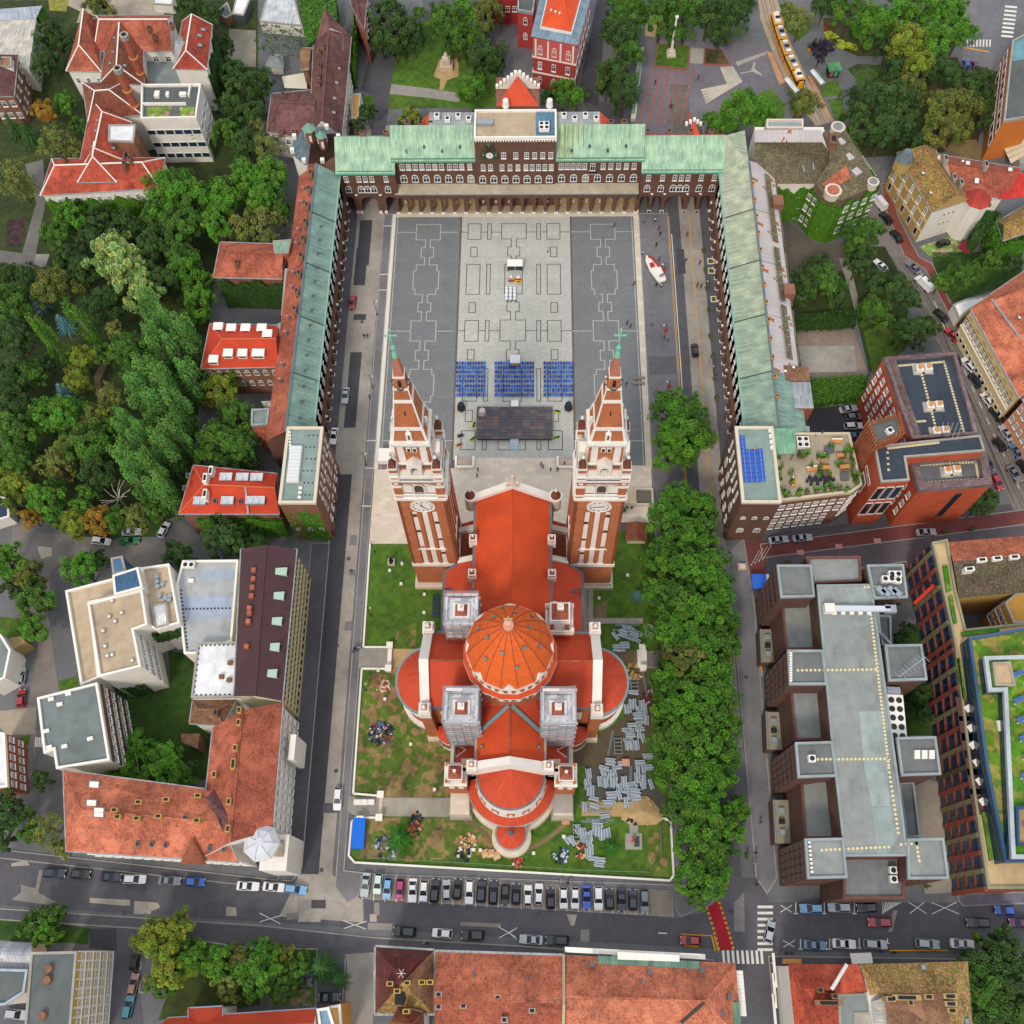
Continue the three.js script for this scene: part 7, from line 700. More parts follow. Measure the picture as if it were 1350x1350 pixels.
const o7=thing('court_annex','small tiled annex between the white hall and the tenement','building');const qa=gp(I,[[990,1128],[1165,1140],[1240,1000],[1008,1000]],12);hipWing(o7,qa,12,14,2,2,W.tileBrown,W.white);stacks(o7,I,[[1130,1070]],qa,12,14);G().prism(gp(I,[[945,1180],[1045,1180],[1035,1260],[950,1225]],5),0,5).build('lower_shed',W.tileBrown,o7);rebase(o7);
struct('court_lawn',G().flat(gp(I,[[880,745],[1025,770],[1005,1000],[1110,1180],[1100,1420],[540,1420],[570,1320],[670,1000],[890,930]]),0.02),S.grassDark);}
{// buildings along the lower edge
const o=thing('yellow_office','flat-roofed office with yellow banded window front','building'),ye=mat('#d1a437','plaster'),py=gp(M,[[165,975],[405,970],[368,1420],[128,1420]],17);flatBlock(o,py,17,ye,mat('#5d6464','bitumen'),{par:0.3,pm:W.concrete,f:[[1,[[13.6,1.6,1.3,9,'grid'],[10.2,1.6,1.3,9,'grid'],[6.8,1.6,1.3,9,'grid'],[3.4,1.6,1.3,9,'grid'],[0.4,1.5,1.3,9,'grid']]]]});{const a=py[1],b=py[2];for(let i=0;i <= 9;i+=1){const t=lerp2(a,b,i/9);G().box(t[0]+0.12,0,t[1],0.2,16.6,0.25).build('pale_pier',W.trim,o);}} for(const [x,y] of [[252,1062],[246,1120],[220,1308]]){const p=at(M,x,y,17.6);G().frustum(p[0],p[1],17,17.8,0.9,0.7,10).build('roof_cowl',W.tileBrown,o);} rebase(o);
const o2=thing('silver_hall','silver barrel-roofed hall beside the yellow office','building');{const g=G(),n=8;for(let i=0;i<n;i++){const f=(k)=>{const t=k/n,y=915+t*140;return [V3(M,-40,y,7+Math.sin(Math.PI*t)*2),V3(M,165,y+10,7+Math.sin(Math.PI*t)*2)];};const [a,b]=f(i),[c,d]=f(i+1);g.quad(a,b,d,c);} g.build('barrel_roof',mat('#a9adb4','seam',0.4),o2);walls(o2,gp(M,[[-40,918],[162,930],[145,1050],[-40,1050]],7),7,W.white);} rebase(o2);const o3=thing('low_annex','low grey annex with raised white coping under the yellow office','building');flatBlock(o3,gp(M,[[-40,1060],[150,1065],[132,1185],[30,1250],[-40,1255]],9),9,W.white,mat('#5f6767','bitumen'),{par:0.5,pm:mat('#9fb0c2','concrete')});rebase(o3);
const o4=thing('red_villa','cream villa with bright red hipped roof and blue-grey gutters','building');let q=[at(M,840,1420,11),at(N,320,1420,11),at(N,310,1268,11),at(M,880,1318,11)];hipWing(o4,q,11,15,0,0,W.roofRed,W.trim,{gut:mat('#9db2c4',null)});hipWing(o4,[at(M,985,1420,11.4),at(M,1165,1420,11.4),at(M,1165,1256,11.4),at(M,985,1266,11.4)],11.4,13,2,2,W.roofRed,W.trim,{gut:mat('#9db2c4',null)});flatBlock(o4,gp(N,[[310,1272],[372,1262],[420,1420],[330,1420]],13),13,mat('#cf9a48','plaster'),mat('#6f8da6','seam'),{par:0.4,pm:W.trim});flatBlock(o4,gp(N,[[372,1258],[432,1248],[445,1420],[400,1420]],11),11,mat('#c98f3c','plaster'),mat('#c7a35f','bitumen'),{par:0.4,pm:W.trim});rebase(o4);
const o5=thing('dark_roof_house','house with patched maroon and moss-brown pyramid roof','building');{const c=grow(gp(N,[[614,942],[925,962],[925,1300],[610,1300]],13),0);walls(o5,grow(c,-0.4),13,W.white);const ap=V3(N,760,1130,18.4),v=[[c[0][0],13,c[0][1]],[c[1][0],13,c[1][1]],[c[2][0],13,c[2][1]],[c[3][0],13,c[3][1]],ap];roofFaces(o5,v,[[0,1,4],[3,0,4]],mat('#5c2f2a','tiles'));roofFaces(o5,v,[[1,2,4]],W.tileBrown);roofFaces(o5,v,[[2,3,4]],W.tileMoss);roofFaces(o5,[V3(N,655,1000,15),V3(N,860,1005,15),V3(N,770,1110,18.6),V3(N,655,1200,15.4)],[[0,1,2,3]],mat('#5a2a28','seam'),'sheet_patch');const e=G();for(let i=0;i<4;i++) e.beam(v[i],v[(i+1) % 4],0.4,0.3);e.build('gutter',W.zinc,o5);hipWing(o5,gp(N,[[665,1420],[875,1420],[870,1290],[740,1255]],14),14,17,0,2,W.tileDark,W.white);for(const [x,y] of [[690,1140],[780,1135],[858,1132],[728,1178],[775,1285],[900,1132]]){const p=at(N,x,y,18.2);chimney(o5,p[0],p[1],15.2,1.2,0.8,3,0,mat('#b99a4a','plaster'));} {const p=at(N,738,1218,17.8);G().box(p[0],15.4,p[1],1.6,1.6,2).build('roof_hatch',W.dark,o5);const g=G(),a=at(N,752,1085,20);for(let i=0;i<6;i++){const t=i/6*6.28;g.beam([a[0],20.5,a[1]],[a[0]+Math.cos(t)*0.8,20.5,a[1]+Math.sin(t)*0.8],0.06);} g.beam([a[0],17,a[1]],[a[0],20.6,a[1]],0.1);g.build('aerial',W.pale,o5);} rebase(o5);}
const o6=thing('red_tile_house','house under one broad weathered red tile roof','building');const q6=[at(N,932,1420,13),at(O,286,1420,13),at(O,290,988,13),at(N,932,966,13)];walls(o6,grow(q6,-0.4),13,W.white);{const r0=lerp2(q6[0],q6[3],0.42),r1=lerp2(q6[1],q6[2],0.42);roofFaces(o6,[[q6[3][0],13,q6[3][1]],[q6[2][0],13,q6[2][1]],[r1[0],17.4,r1[1]],[r0[0],17.4,r0[1]],[q6[0][0],13,q6[0][1]],[q6[1][0],13,q6[1][1]]],[[0,1,2,3]],W.tileSalmon);roofFaces(o6,[[q6[0][0],13,q6[0][1]],[q6[1][0],13,q6[1][1]],[r1[0],17.4,r1[1]],[r0[0],17.4,r0[1]]],[[0,1,2,3]],W.tile);G().beam([q6[3][0],13,q6[3][1]],[q6[2][0],13,q6[2][1]],0.4,0.3).build('gutter',W.zinc,o6);G().beam([q6[1][0],13.4,q6[1][1]],[r1[0],17.8,r1[1]],0.5,0.5).beam([r1[0],17.8,r1[1]],[q6[2][0],13.4,q6[2][1]],0.5,0.5).build('party_wall',mat('#b3a58d','plaster'),o6);} for(const [t,x,y] of [[N,945,1195],[N,945,1260],[N,1075,1255],[N,1255,1212],[N,1290,1328],[O,255,1228],[O,125,1280]]){const p=at(t,x,y,17);chimney(o6,p[0],p[1],14,1.2,0.9,3,0,W.concrete);} for(const [t,x,y] of [[N,1130,1095],[N,1185,1235],[O,100,1110],[O,105,1205],[O,185,1250]]){const p=at(t,x,y,15);G().box(p[0],14.6,p[1],0.5,1,0.5).build('roof_vent',W.steel,o6);} rebase(o6);
const o7=thing('salmon_roof_house','wide house with fresh salmon tile roof and green copper box gutters','building');const q7=[at(O,302,1430,13),at(O,1225,1430,13),at(O,1190,1032,13),at(O,304,988,13)];walls(o7,grow(q7,-0.4),13,W.white);{const tl=W.tileSalmon,fresh=mat('#b56b52','tiles'),a=q7[3],b=q7[2],r0=V3(O,302,1205,17.6),r1=V3(O,1030,1232,17.6);roofFaces(o7,[[a[0],13,a[1]],[b[0],13,b[1]],r1,r0],[[0,1,2,3]],fresh);roofFaces(o7,[[q7[0][0],13,q7[0][1]],r0,r1,[q7[1][0]-16,13,q7[1][1]]],[[0,1,2,3]],fresh);roofFaces(o7,[[b[0],13,b[1]],[q7[1][0],13,q7[1][1]],[q7[1][0]-16,13,q7[1][1]],r1],[[0,1,3],[1,2,3]],fresh);G().beam(r0,r1,0.4,0.2).beam(r1,[b[0],13,b[1]],0.4,0.2).build('ridge',tl,o7);G().beam(V3(O,905,1345,15.4),V3(O,1025,1240,17.7),0.5,0.2).build('roof_valley',W.black,o7);G().prism(gp(O,[[470,992],[1000,1022],[998,1075],[900,1072],[900,1058],[610,1040],[466,1045]],13.8),13.2,13.9).build('copper_gutter_box',mat('#5f7f70','seam'),o7);G().prism(gp(O,[[572,972],[895,990],[895,1024],[572,1012]],13.6),0,14).build('attic_parapet',W.trim,o7);G().beam(V3(O,296,960,12.4),V3(O,1030,998,12.4),0.9,0.8).build('cornice',W.trim,o7);G().prism(gp(O,[[1165,1235],[1212,1235],[1218,1420],[1162,1420]],13.6),13,13.9).build('copper_gutter_box',mat('#5f7f70','seam'),o7);for(let i=0;i<12;i++){const p=at(O,1196+i*1.6,1080+i*20,12);G().box(p[0]+0.5,11.2,p[1],1.5,0.3,0.6).build('iron_rail',W.trim,o7);} for(const [x,y] of [[510,1142],[693,1128],[740,1078],[1015,1068],[440,1038],[925,1160],[720,1258],[875,1268],[1160,1205],[1110,1292]]){const p=at(O,x,y,15.4);G().box(p[0],14.8,p[1],0.8,0.9,0.8).build('roof_hatch',W.steel,o7);}} rebase(o7);
const o8=thing('red_corner_house','corner house with vivid red tile roof and rows of white balcony rails','building');const q8=gp(Q,[[115,1037],[480,1037],[532,1182],[375,1192],[385,1430],[155,1430]],13);walls(o8,grow(q8,-0.4),13,W.white);roofFaces(o8,[V3(Q,115,1037,13),V3(Q,418,1037,13.6),V3(Q,345,1165,16.4),V3(Q,200,1165,16.4),V3(Q,155,1430,13),V3(Q,260,1430,16.4),V3(Q,385,1430,13),V3(Q,375,1192,14),V3(Q,480,1037,13),V3(Q,532,1182,13.6)],[[0,1,2,3],[0,3,5,4],[3,2,7,6,5],[1,8,9,7,2]],mat('#a54834','tiles'));G().beam(V3(Q,420,1040,14),V3(Q,345,1165,17),0.6,0.5).build('parapet_wall',W.trim,o8);for(const [x,y] of [[285,1172],[362,1205],[330,1240]]){const p=at(Q,x,y,17);chimney(o8,p[0],p[1],14.4,x>320&&y>1230?5 :1.2,0.9,2.6,0,W.tileBrown);} for(let i=0;i<3;i++) for(let j=0;j<1;j++){const p=at(Q,75+j*25,1070+i*110,8);G().box(p[0],3+j*4,p[1],0.5,0.25,6).build('balcony_rail',W.trim,o8);} rebase(o8);const o9=thing('courtyard_roof','grey felt courtyard roof behind the vivid red corner house','building');flatBlock(o9,gp(Q,[[375,1195],[535,1190],[545,1300],[470,1300],[470,1430],[385,1430]],12),12,W.white,W.bitumen,{par:0.2});rebase(o9);
const o10=thing('mottled_roof_house','broad house with mottled yellow-brown tile roof and pale valley gutters','building');const q10=gp(Q,[[490,1037],[1056,1022],[1085,1430],[560,1430]],13);walls(o10,grow(q10,-0.4),13,W.white);const v10=[V3(Q,490,1037,13),V3(Q,1056,1022,13),V3(Q,1085,1430,13),V3(Q,965,1190,17),V3(Q,620,1185,17),V3(Q,640,1430,14),V3(Q,965,1430,17),V3(Q,545,1200,14)],mo=mat('#9a7a52','mossy');roofFaces(o10,v10,[[0,1,3,4,7],[1,2,6,3]],mo);roofFaces(o10,v10,[[4,3,6,5]],W.tileBrown);G().beam(V3(Q,940,1200,17),V3(Q,780,1345,14.8),0.7,0.2).build('valley_gutter',W.zinc,o10);for(const [x,y,w] of [[655,1220,1.6],[740,1212,5],[855,1208,1.6],[968,1205,2.4],[972,1245,2.2],[978,1280,1.6],[760,1240,1]]){const p=at(Q,x,y,18);chimney(o10,p[0],p[1],15.4,w,0.9,2.4,0,mat('#a58d63','plaster'));} for(const [x,y] of [[825,1055],[770,1110],[732,1330],[1053,1338]]){const p=at(Q,x,y,14.6);skylight(o10,p[0],14.4,p[1],0,-0.4,0.9,1,W.galv);} G().quad(V3(Q,548,1235,13.4),V3(Q,630,1205,14.6),V3(Q,655,1350,14.6),V3(Q,560,1350,13.4)).build('sheet_roof',mat('#a9a6a1','seam',0.5),o10);rebase(o10);const aw=thing('shop_awning','white shop awning on the pavement beside the vivid red corner house','awning');{const g=G();g.quad(V3(Q,438,980,3),V3(Q,550,976,3),V3(Q,560,1032,3.6),V3(Q,450,1036,3.6));g.build('cloth',W.pale,aw);for(const [x,y] of [[440,982],[548,978]]){const p=at(Q,x,y,3);G().box(p[0],0,p[1],0.08,3,0.08).build('post',W.steel,aw);}} rebase(aw);const aw2=thing('orange_awning','orange awning at the corner of the vivid red house','awning');{const g=G();g.quad(V3(Q,88,1008,3),V3(Q,185,1008,3),V3(Q,185,1034,3.5),V3(Q,82,1034,3.5));g.build('cloth',W.orangeWood,aw2);for(const [x,y] of [[90,1009],[183,1009]]){const p=at(Q,x,y,3);G().box(p[0],0,p[1],0.08,3,0.08).build('post',W.steel,aw2);}} rebase(aw2);
const w1=thing('lane_house','red brick and white house front on the lane by the cracked car park','building');flatBlock(w1,gp(I,[[-60,640],[10,665],[60,745],[30,890],[-60,940]],7),7,W.white,W.bitumen,{par:0.5,pm:W.trim});G().prism(gp(I,[[50,680],[110,670],[135,700],[60,745]],5),0,5).build('porch',mat('#9a8358','plaster'),w1);rebase(w1);const w2=thing('lane_brick_house','red brick house with white gutters by the zebra crossing lane','building');flatBlock(w2,[at(I,-60,1160,9),at(I,30,1180,9),at(M,45,110,9),at(M,-60,120,9)],9,W.brickRed,W.bitumenWhite,{pm:W.trim,f:[[1,[[6,1.8,1.2,6],[2,1.8,1.2,6]]]]});rebase(w2);const w3=thing('lane_kiosk','white panelled kiosk at the lane below the park','building');flatBlock(w3,[at(E,-60,1230,4),at(E,45,1260,4),at(I,50,45,4),at(I,-60,80,4)],4,W.white,mat('#2c3a52','bitumen'),{par:0.2,pm:W.trim});rebase(w3);}
{// small houses behind the left wing
const X4=(l,h)=>l.map(([u,v])=>P(u,v,h));let q;
const a1=thing('tiled_annex','red tiled annex with ivied wall behind the long wing, beside the tall pale tree','building');hipWing(a1,q=X4([[281,366],[372,368],[381,322],[290,319]],12),12,15,4,0,W.tile,W.brickMid);stacks(a1,E,[[1235,20]],q,12,15);flatBlock(a1,X4([[360,318],[384,316],[380,334],[362,334]],15.4),15.4,W.tileSalmon,mat('#7ea08c','seam'),{par:0.2});flatBlock(a1,X4([[376,355],[389,354],[382,418],[371,416]],13.4),13.4,W.white,mat('#cfc6b0','concrete'),{par:0.2});rebase(a1);ivyWall('dark ivy front with small windows under the tiled annex behind the wing',[[P(284,368,11.5),P(372,371,11.5),0,12]],W.ivyDark,7);
const a2=thing('tiled_annex','bright red hipped annex with a row of white dormers behind the long wing','building');hipWing(a2,q=[at(E,1050,582,12.6),at(F,108,572,12.6),at(F,112,352,12.6),at(E,1098,345,12.6)],12.6,15.6,5,0,mat('#b83d22','clean'),W.brickMid,{ridge:mat('#c8633f',null),f:[[0,[[8.6,2.4,1.2,8,'arch'],[4,2.4,1.2,8,'arch']]]]});for(const [t,x,y] of [[E,1195,500],[E,1270,500],[E,1345,500],[F,10,500],[F,55,410],[E,1115,525],[E,1140,355],[E,1210,365],[E,1285,365],[F,20,365]]){const p=at(t,x,y,14.6),s=slopeY(q,12.6,15.6,p),d=new THREE.Group();d.name='box_dormer';a2.add(d);d.position.set(p[0],s-0.4,p[1]);G().box(0,0,0,2.1,1.3,1.8).build('cheek',W.trim,d);G().box(0,1.3,0,2.3,0.12,2.1).build('lid',W.pale,d);G().box(0,0.5,0.92,1.6,0.6,0.06).build('pane',W.glassBlue,d);} flatBlock(a2,[at(F,100,350,13),at(F,175,315,13),at(F,205,380,13),at(F,160,530,13),at(F,92,530,13)],13,W.white,mat('#aeb6bb','seam',0.5),{par:0.2,pm:W.zinc});rebase(a2);
const a3=thing('tiled_annex','bright red hipped annex with silver roof boxes beside the lawn lane','building');hipWing(a3,q=[at(E,935,1342,12),at(F,112,1342,12),at(F,100,1128,12),at(E,1012,1085,12)],12,15,5,0,mat('#b83d22','clean'),W.brickMid,{ridge:mat('#c8633f',null)});for(const [t,x,y] of [[E,1045,1270],[E,1190,1270],[E,1320,1270],[E,1185,1150],[E,1270,1150],[E,1345,1150],[F,5,1270]]){const p=at(t,x,y,14),s=slopeY(q,12,15,p),d=new THREE.Group();d.name='roof_box';a3.add(d);d.position.set(p[0],s-0.4,p[1]);G().box(0,0,0,2.6,1.1,1.7).build('cheek',W.galv,d);G().box(0,1.1,0,2.8,0.1,1.9).build('lid',mat('#b7bdc4','seam',0.5),d);} stacks(a3,E,[[1072,1235],[1100,1110],[1078,1160]],q,12,15,W.trim,0.9,2.2,2.2);lights(a3,E,[[985,1140],[975,1215],[1125,1272],[1258,1275]],q,12,15,W.glass,0.9,1.1);G().beam(V3(E,1300,1340,12.3),V3(E,1285,1200,15),0.4,0.3).build('lead_strip',W.zinc,a3);rebase(a3);ivyWall('bright ivy over the end wall of the corner block and the annex with silver roof boxes',[[at(F,115,1292,19),at(F,300,1296,19),0,18],[at(E,1010,1350,11.5),at(F,112,1350,11.5),0,11]],W.ivy,5);
const a4=thing('link_house','small grey-roofed link house with red cheeks behind the long wing','building');flatBlock(a4,gp(F,[[-32,795],[62,792],[50,875],[-34,880]],13),13,W.tileSalmon,mat('#7b8c86','bitumen'),{par:0.4,pm:W.zinc});flatBlock(a4,gp(F,[[95,560],[150,555],[140,740],[85,735]],11),11,W.white,mat('#c9c5b6','concrete'),{par:0.4});flatBlock(a4,gp(F,[[20,755],[120,750],[110,800],[65,800]],11),11,W.white,mat('#c0b8a2','concrete'),{par:0.3});hipWing(a4,gp(F,[[60,960],[130,960],[155,820],[75,815]],11),11,13.4,0,0,W.tile,W.brickMid);rebase(a4);}
// ---------------------------------------------------------------- lawns, lanes and paving farther out
{const s=(n,t,l,m,y=0.01)=>sheet(n,gp(t,l),m,y),sl=(n,t,l,m,h=0.1)=>slab(n,gp(t,l),m,h);
s('car_park',I,[[80,30],[190,120],[600,165],[860,175],[940,60],[1060,150],[830,300],[760,330],[560,250],[330,270],[270,330],[250,520],[310,960],[200,1000],[190,1300],[160,1420],[40,1420],[120,1200],[160,950],[200,720],[110,480],[60,150]],mat('#77716c','asphalt'));s('concrete_patch',I,[[195,200],[270,205],[270,250],[215,265]],mat('#b5aa97','concrete'),0.016);s('concrete_patch',I,[[0,1060],[190,1040],[185,1180],[40,1190],[0,1150]],mat('#968b7a','asphalt'),0.016);s('grass_strip',I,[[60,1210],[160,1185],[150,1240],[70,1250]],S.grass,0.02);s('grass_strip',I,[[80,1275],[150,1255],[140,1330],[80,1350]],S.grass,0.02);s('grass_strip',I,[[305,905],[400,880],[410,935],[320,960]],S.grass,0.02);s('grass_strip',I,[[0,570],[110,580],[115,680],[0,670]],S.grass,0.02);s('grass_strip',I,[[250,90],[860,60],[840,150],[600,150],[400,150]],S.grassDark,0.02);for(let i=0;i<4;i++) s('crossing_stripe',I,[[185+i*10,1200],[192+i*10,1198],[188+i*10,1250],[181+i*10,1250]],S.line,0.024);
s('garden_lane',A,[[130,860],[225,835],[240,1050],[170,1420],[0,1420],[0,1310],[115,1325],[190,1060]],mat('#6d6a66','asphalt'));s('flower_bed',A,[[35,1155],[140,1135],[105,1290],[32,1300]],mat('#3a2430','dirt'),0.02);s('clinic_yard',A,[[250,-20],[820,-20],[870,100],[640,95],[400,120],[420,60]],mat('#a09686','concrete'),0);s('garden_plot',A,[[250,-20],[370,-20],[345,60],[260,55]],mat('#8f8a45','grass'),0.01);s('clinic_yard',A,[[1200,150],[1340,160],[1340,350],[1180,350],[1190,260]],mat('#8b8578','concrete'),0);s('park_path',E,[[490,620],[540,540],[560,560],[525,640],[540,760],[510,750]],S.dirt,0.006);s('park_path',E,[[0,-20],[260,-20],[240,40],[190,60],[0,40]],S.paving,0.006);
s('square_lawn',B,[[750,130],[920,100],[1250,330],[1240,560],[680,570],[700,430]],S.grass,0.012);s('square_lawn',B,[[550,500],[610,505],[590,610],[560,640]],S.grass,0.012);sl('lawn_path',B,[[700,440],[900,465],[1070,490],[1050,535],[890,512],[690,492]],S.paving,0.06);s('lane',B,[[590,270],[745,275],[695,480],[660,730],[590,730],[600,500],[540,470]],mat('#4b4a50','asphalt'),0.006);s('monument_bed',B,[[920,400],[950,310],[1050,310],[1050,400],[990,420],[970,470],[950,470],[955,415]],S.sand,0.02);s('roadway',B,[[860,-30],[1400,-30],[1400,140],[1330,210],[1260,430],[1240,300],[1000,110],[870,110]],S.road,0.006);s('roadway',C,[[375,450],[470,-30],[590,-30],[500,200],[470,560],[400,530]],S.roadDark,0.006);s('roadway',C,[[380,500],[650,580],[640,720],[480,720]],S.road,0.004);
s('memorial_square',C,[[690,200],[960,190],[1360,240],[1360,480],[1240,520],[1070,640],[1000,710],[640,700],[660,400]],mat('#6d6870','asphalt'),0.006);for(const [a,b,w] of [[755,680,3],[800,725,5],[843,772,5],[885,812,4],[925,855,3],[962,900,4]]) s('red_paving_band',C,[[a,360],[a+w*1.6,360],[b+w*1.6,650],[b,650]],mat('#a4523f','concrete'),0.016);s('red_paving_band',C,[[945,585],[955,585],[945,640],[936,640]],mat('#b8412e','concrete'),0.016);for(let i=0;i<5;i++) s('stone_step',C,[[1108+i*14,352-i],[1120+i*14,351-i],[1170+i*14,440-i*5+8],[1010+i*6,480+i*16],[1008+i*6,468+i*16],[1145+i*14,432-i*5+8]],mat('#b3ac9b','concrete'),0.02+i*0.004);slab('monument_lawn',gp(C,[[785,232],[950,240],[940,368],[762,348]]),S.grass,0.35,W.brickRed);slab('flower_bed',gp(C,[[1030,255],[1120,265],[1160,342],[1020,340]]),mat('#4d3d2a','dirt'),0.3,W.brickRed);s('pale_paving',C,[[955,250],[1025,255],[1020,335],[950,330]],W.concrete,0.02);s('pale_paving',C,[[1190,325],[1350,270],[1350,285],[1200,345]],W.concrete,0.02);s('pale_paving',C,[[1215,380],[1270,370],[1285,325],[1295,325],[1290,360],[1330,390],[1325,397],[1280,375],[1215,388]],W.concrete,0.018);s('dirt_patch',C,[[720,105],[800,130],[780,195],[715,190]],S.sand,0.016);
s('tram_bed',D,[[-45,-30],[50,-30],[130,230],[225,430],[345,640],[260,660],[150,520],[40,290],[-30,100]],S.tramBed,0.008);s('tram_platform',D,[[0,265],[30,275],[100,430],[70,445]],mat('#b98a68','concrete'),0.02);s('tram_platform',D,[[215,395],[240,400],[330,590],[360,640],[345,640],[300,580]],mat('#b98a68','concrete'),0.02);
const rail=(t,l)=>{const g=G(),p=gp(t,l);for(let i=0;i+1<p.length;i++) g.beam([p[i][0],0.03,p[i][1]],[p[i+1][0],0.03,p[i+1][1]],0.12,0.04);struct('tram_rail',g,mat('#4a4540',null,0.5));};for(const o of [-20,-4,24,40]) rail(D,[[-10+o,-20],[25+o,120],[90+o,290],[180+o,470],[270+o,640]]);
s('square_lawn',D,[[-40,490],[20,465],[105,545],[90,632],[-40,640]],S.grass,0.014);s('square_lawn',D,[[75,30],[200,60],[235,150],[170,215],[100,150]],S.grass,0.014);s('square_lawn',D,[[285,430],[380,425],[397,495],[290,510]],S.grass,0.014);s('square_lawn',D,[[320,522],[402,510],[418,640],[370,640]],S.grass,0.014);s('flower_bed',D,[[425,360],[480,335],[632,342],[580,400],[500,452]],mat('#3c4a26','dirt'),0.016);s('park_lawn',D,[[295,95],[700,90],[640,290],[480,295],[350,235]],mat('#39421c','grass'),0.012);s('flower_bed',D,[[300,110],[355,150],[340,175],[300,160]],mat('#7a2c22','dirt'),0.02);for(const [x,y] of [[335,195],[395,240],[440,250]]) leafCarpet('low yellow-green border shrub by the dark plum tree',gp(D,[[x-30,y-18],[x+32,y-10],[x+36,y+18],[x-20,y+14]]),0.3,mat('#a8b534','leaf'),160).userData.group='yellow border shrubs';s('park_lawn',D,[[500,440],[720,300],[1000,300],[1130,560],[1110,760],[900,800],[520,825],[420,700]],mat('#353a1c','grass'),0.012);s('market_paving',D,[[880,740],[1100,730],[1150,840],[1000,830]],mat('#7d6c48','brick'),0.02);
s('crossroads',D,[[1040,-30],[1360,-30],[1360,40],[1300,140],[1240,280],[1200,480],[1160,700],[1100,720],[1110,480],[1020,330],[1030,240]],mat('#6e6d72','asphalt'),0.006);for(let i=0;i<8;i++){s('crossing_stripe',D,[[1050+i*17,207],[1058+i*17,208],[1056+i*17,245],[1048+i*17,244]],S.line,0.02);s('crossing_stripe',D,[[1252-i*3,28+i*22],[1315-i*3,34+i*22],[1313-i*3,44+i*22],[1250-i*3,38+i*22]],S.line,0.02);} s('road_line',D,[[1030,245],[1165,268],[1165,274],[1030,251]],S.yline,0.02);
const av=[...gp(D,[[430,830],[600,860],[560,960],[650,1100],[760,1340]]),...gp(Ht,[[905,200],[1130,600],[1330,1000],[1490,1350]]),...gp(L,[[1500,100],[1300,20]]),...gp(Ht,[[1330,1350],[1160,1000],[985,600],[780,250],[580,0]]),...gp(D,[[560,1200],[500,1050]])];sheet('avenue',av,mat('#76706a','asphalt'),0.004);for(let i=0;i<9;i++) s('crossing_stripe',D,[[458+i*12,812+i*13],[512+i*8,818+i*12],[514+i*8,824+i*12],[462+i*12,820+i*13]],S.line,0.02);for(const o of [0,16,50,66]) rail(Ht,[[640+o,0],[770+o,190],[990+o,560],[1150+o,900],[1320+o,1260],[1400+o,1430]]);slab('brick_pavement',[...gp(D,[[600,960],[640,960],[700,1150],[800,1345]]),...gp(Ht,[[870,30],[1010,330],[1260,790],[1400,1060],[1380,1060],[1220,790],[980,340],[830,60]]),...gp(D,[[720,1340],[620,1080]])],mat('#7d4137','brick'),0.1);for(let i=0;i<14;i++){const x=660+i*42,y=140+i*84-(i<3?20 :0);s('lane_dash',Ht,[[x+140-i*3,y-60],[x+143-i*3,y-60],[x+160-i*3,y-25],[x+156-i*3,y-25]],S.line,0.016);}
s('house_yard',D,[[800,1290],[990,1230],[1060,1160],[1160,1100],[1120,1250],[1000,1345],[860,1345]],mat('#8d8270','dirt'),0.006);s('garden',Ht,[[870,-30],[1340,-30],[1340,130],[1180,170],[980,230],[880,130]],S.grassDark,0.006);s('yard',D,[[100,1150],[260,1280],[420,1270],[420,1420],[120,1420]],mat('#5f584e','cobble'),0.006);s('garden',Ht,[[120,-60],[620,-60],[700,80],[760,200],[700,500],[620,560],[540,600],[470,300],[160,290]],mat('#2f3f17','grass'),0.004);s('garden_walk',Ht,[[380,0],[430,0],[480,200],[470,300],[440,180]],S.paving,0.012);s('brick_court',Ht,[[158,372],[455,372],[532,600],[540,640],[190,630]],mat('#83766c','brick'),0.01);s('ball_court',Ht,[[168,462],[460,460],[476,596],[192,600]],mat('#98948c','asphalt'),0.02);s('court_lawn',Ht,[[510,380],[700,340],[725,490],[620,530],[560,610]],mat('#46631a','grass'),0.014);s('car_park',Ht,[[215,785],[480,760],[520,840],[490,960],[190,930]],S.roadDark,0.01);sl('yard_pavement',Ht,[[225,765],[480,745],[490,765],[225,790]],S.paving,0.08);
for(const [lab,l,h,m] of [['clipped hedge block above the small asphalt car park',[[215,628],[545,605],[500,725],[215,765]],3.4,W.ivy],['dark clipped hedge along the brick court',[[155,298],[470,270],[468,345],[160,360]],2.6,W.ivyDark]]){const o=thing('hedge',lab,'hedge'),q=gp(Ht,l,h);walls(o,grow(q,-0.5),h-0.4,W.ivyDark,'core');const g=G(),c=centre(q);for(let i=0;i<4200;i++){const k=Math.floor(rnd()*4),t=rnd(),e=lerp2(q[k],q[(k+1) % 4],t),top=rnd()<0.6,p=top?lerp2(c,e,Math.sqrt(rnd())) :e,y=top?h+rr(-0.3,0.3) :rr(0,h),z=rr(0.2,0.42),v=()=>[p[0]+rr(-z,z),y+rr(-z,z),p[1]+rr(-z,z)];g.tri(v(),v(),v());} g.build('foliage',m,o);rebase(o);}
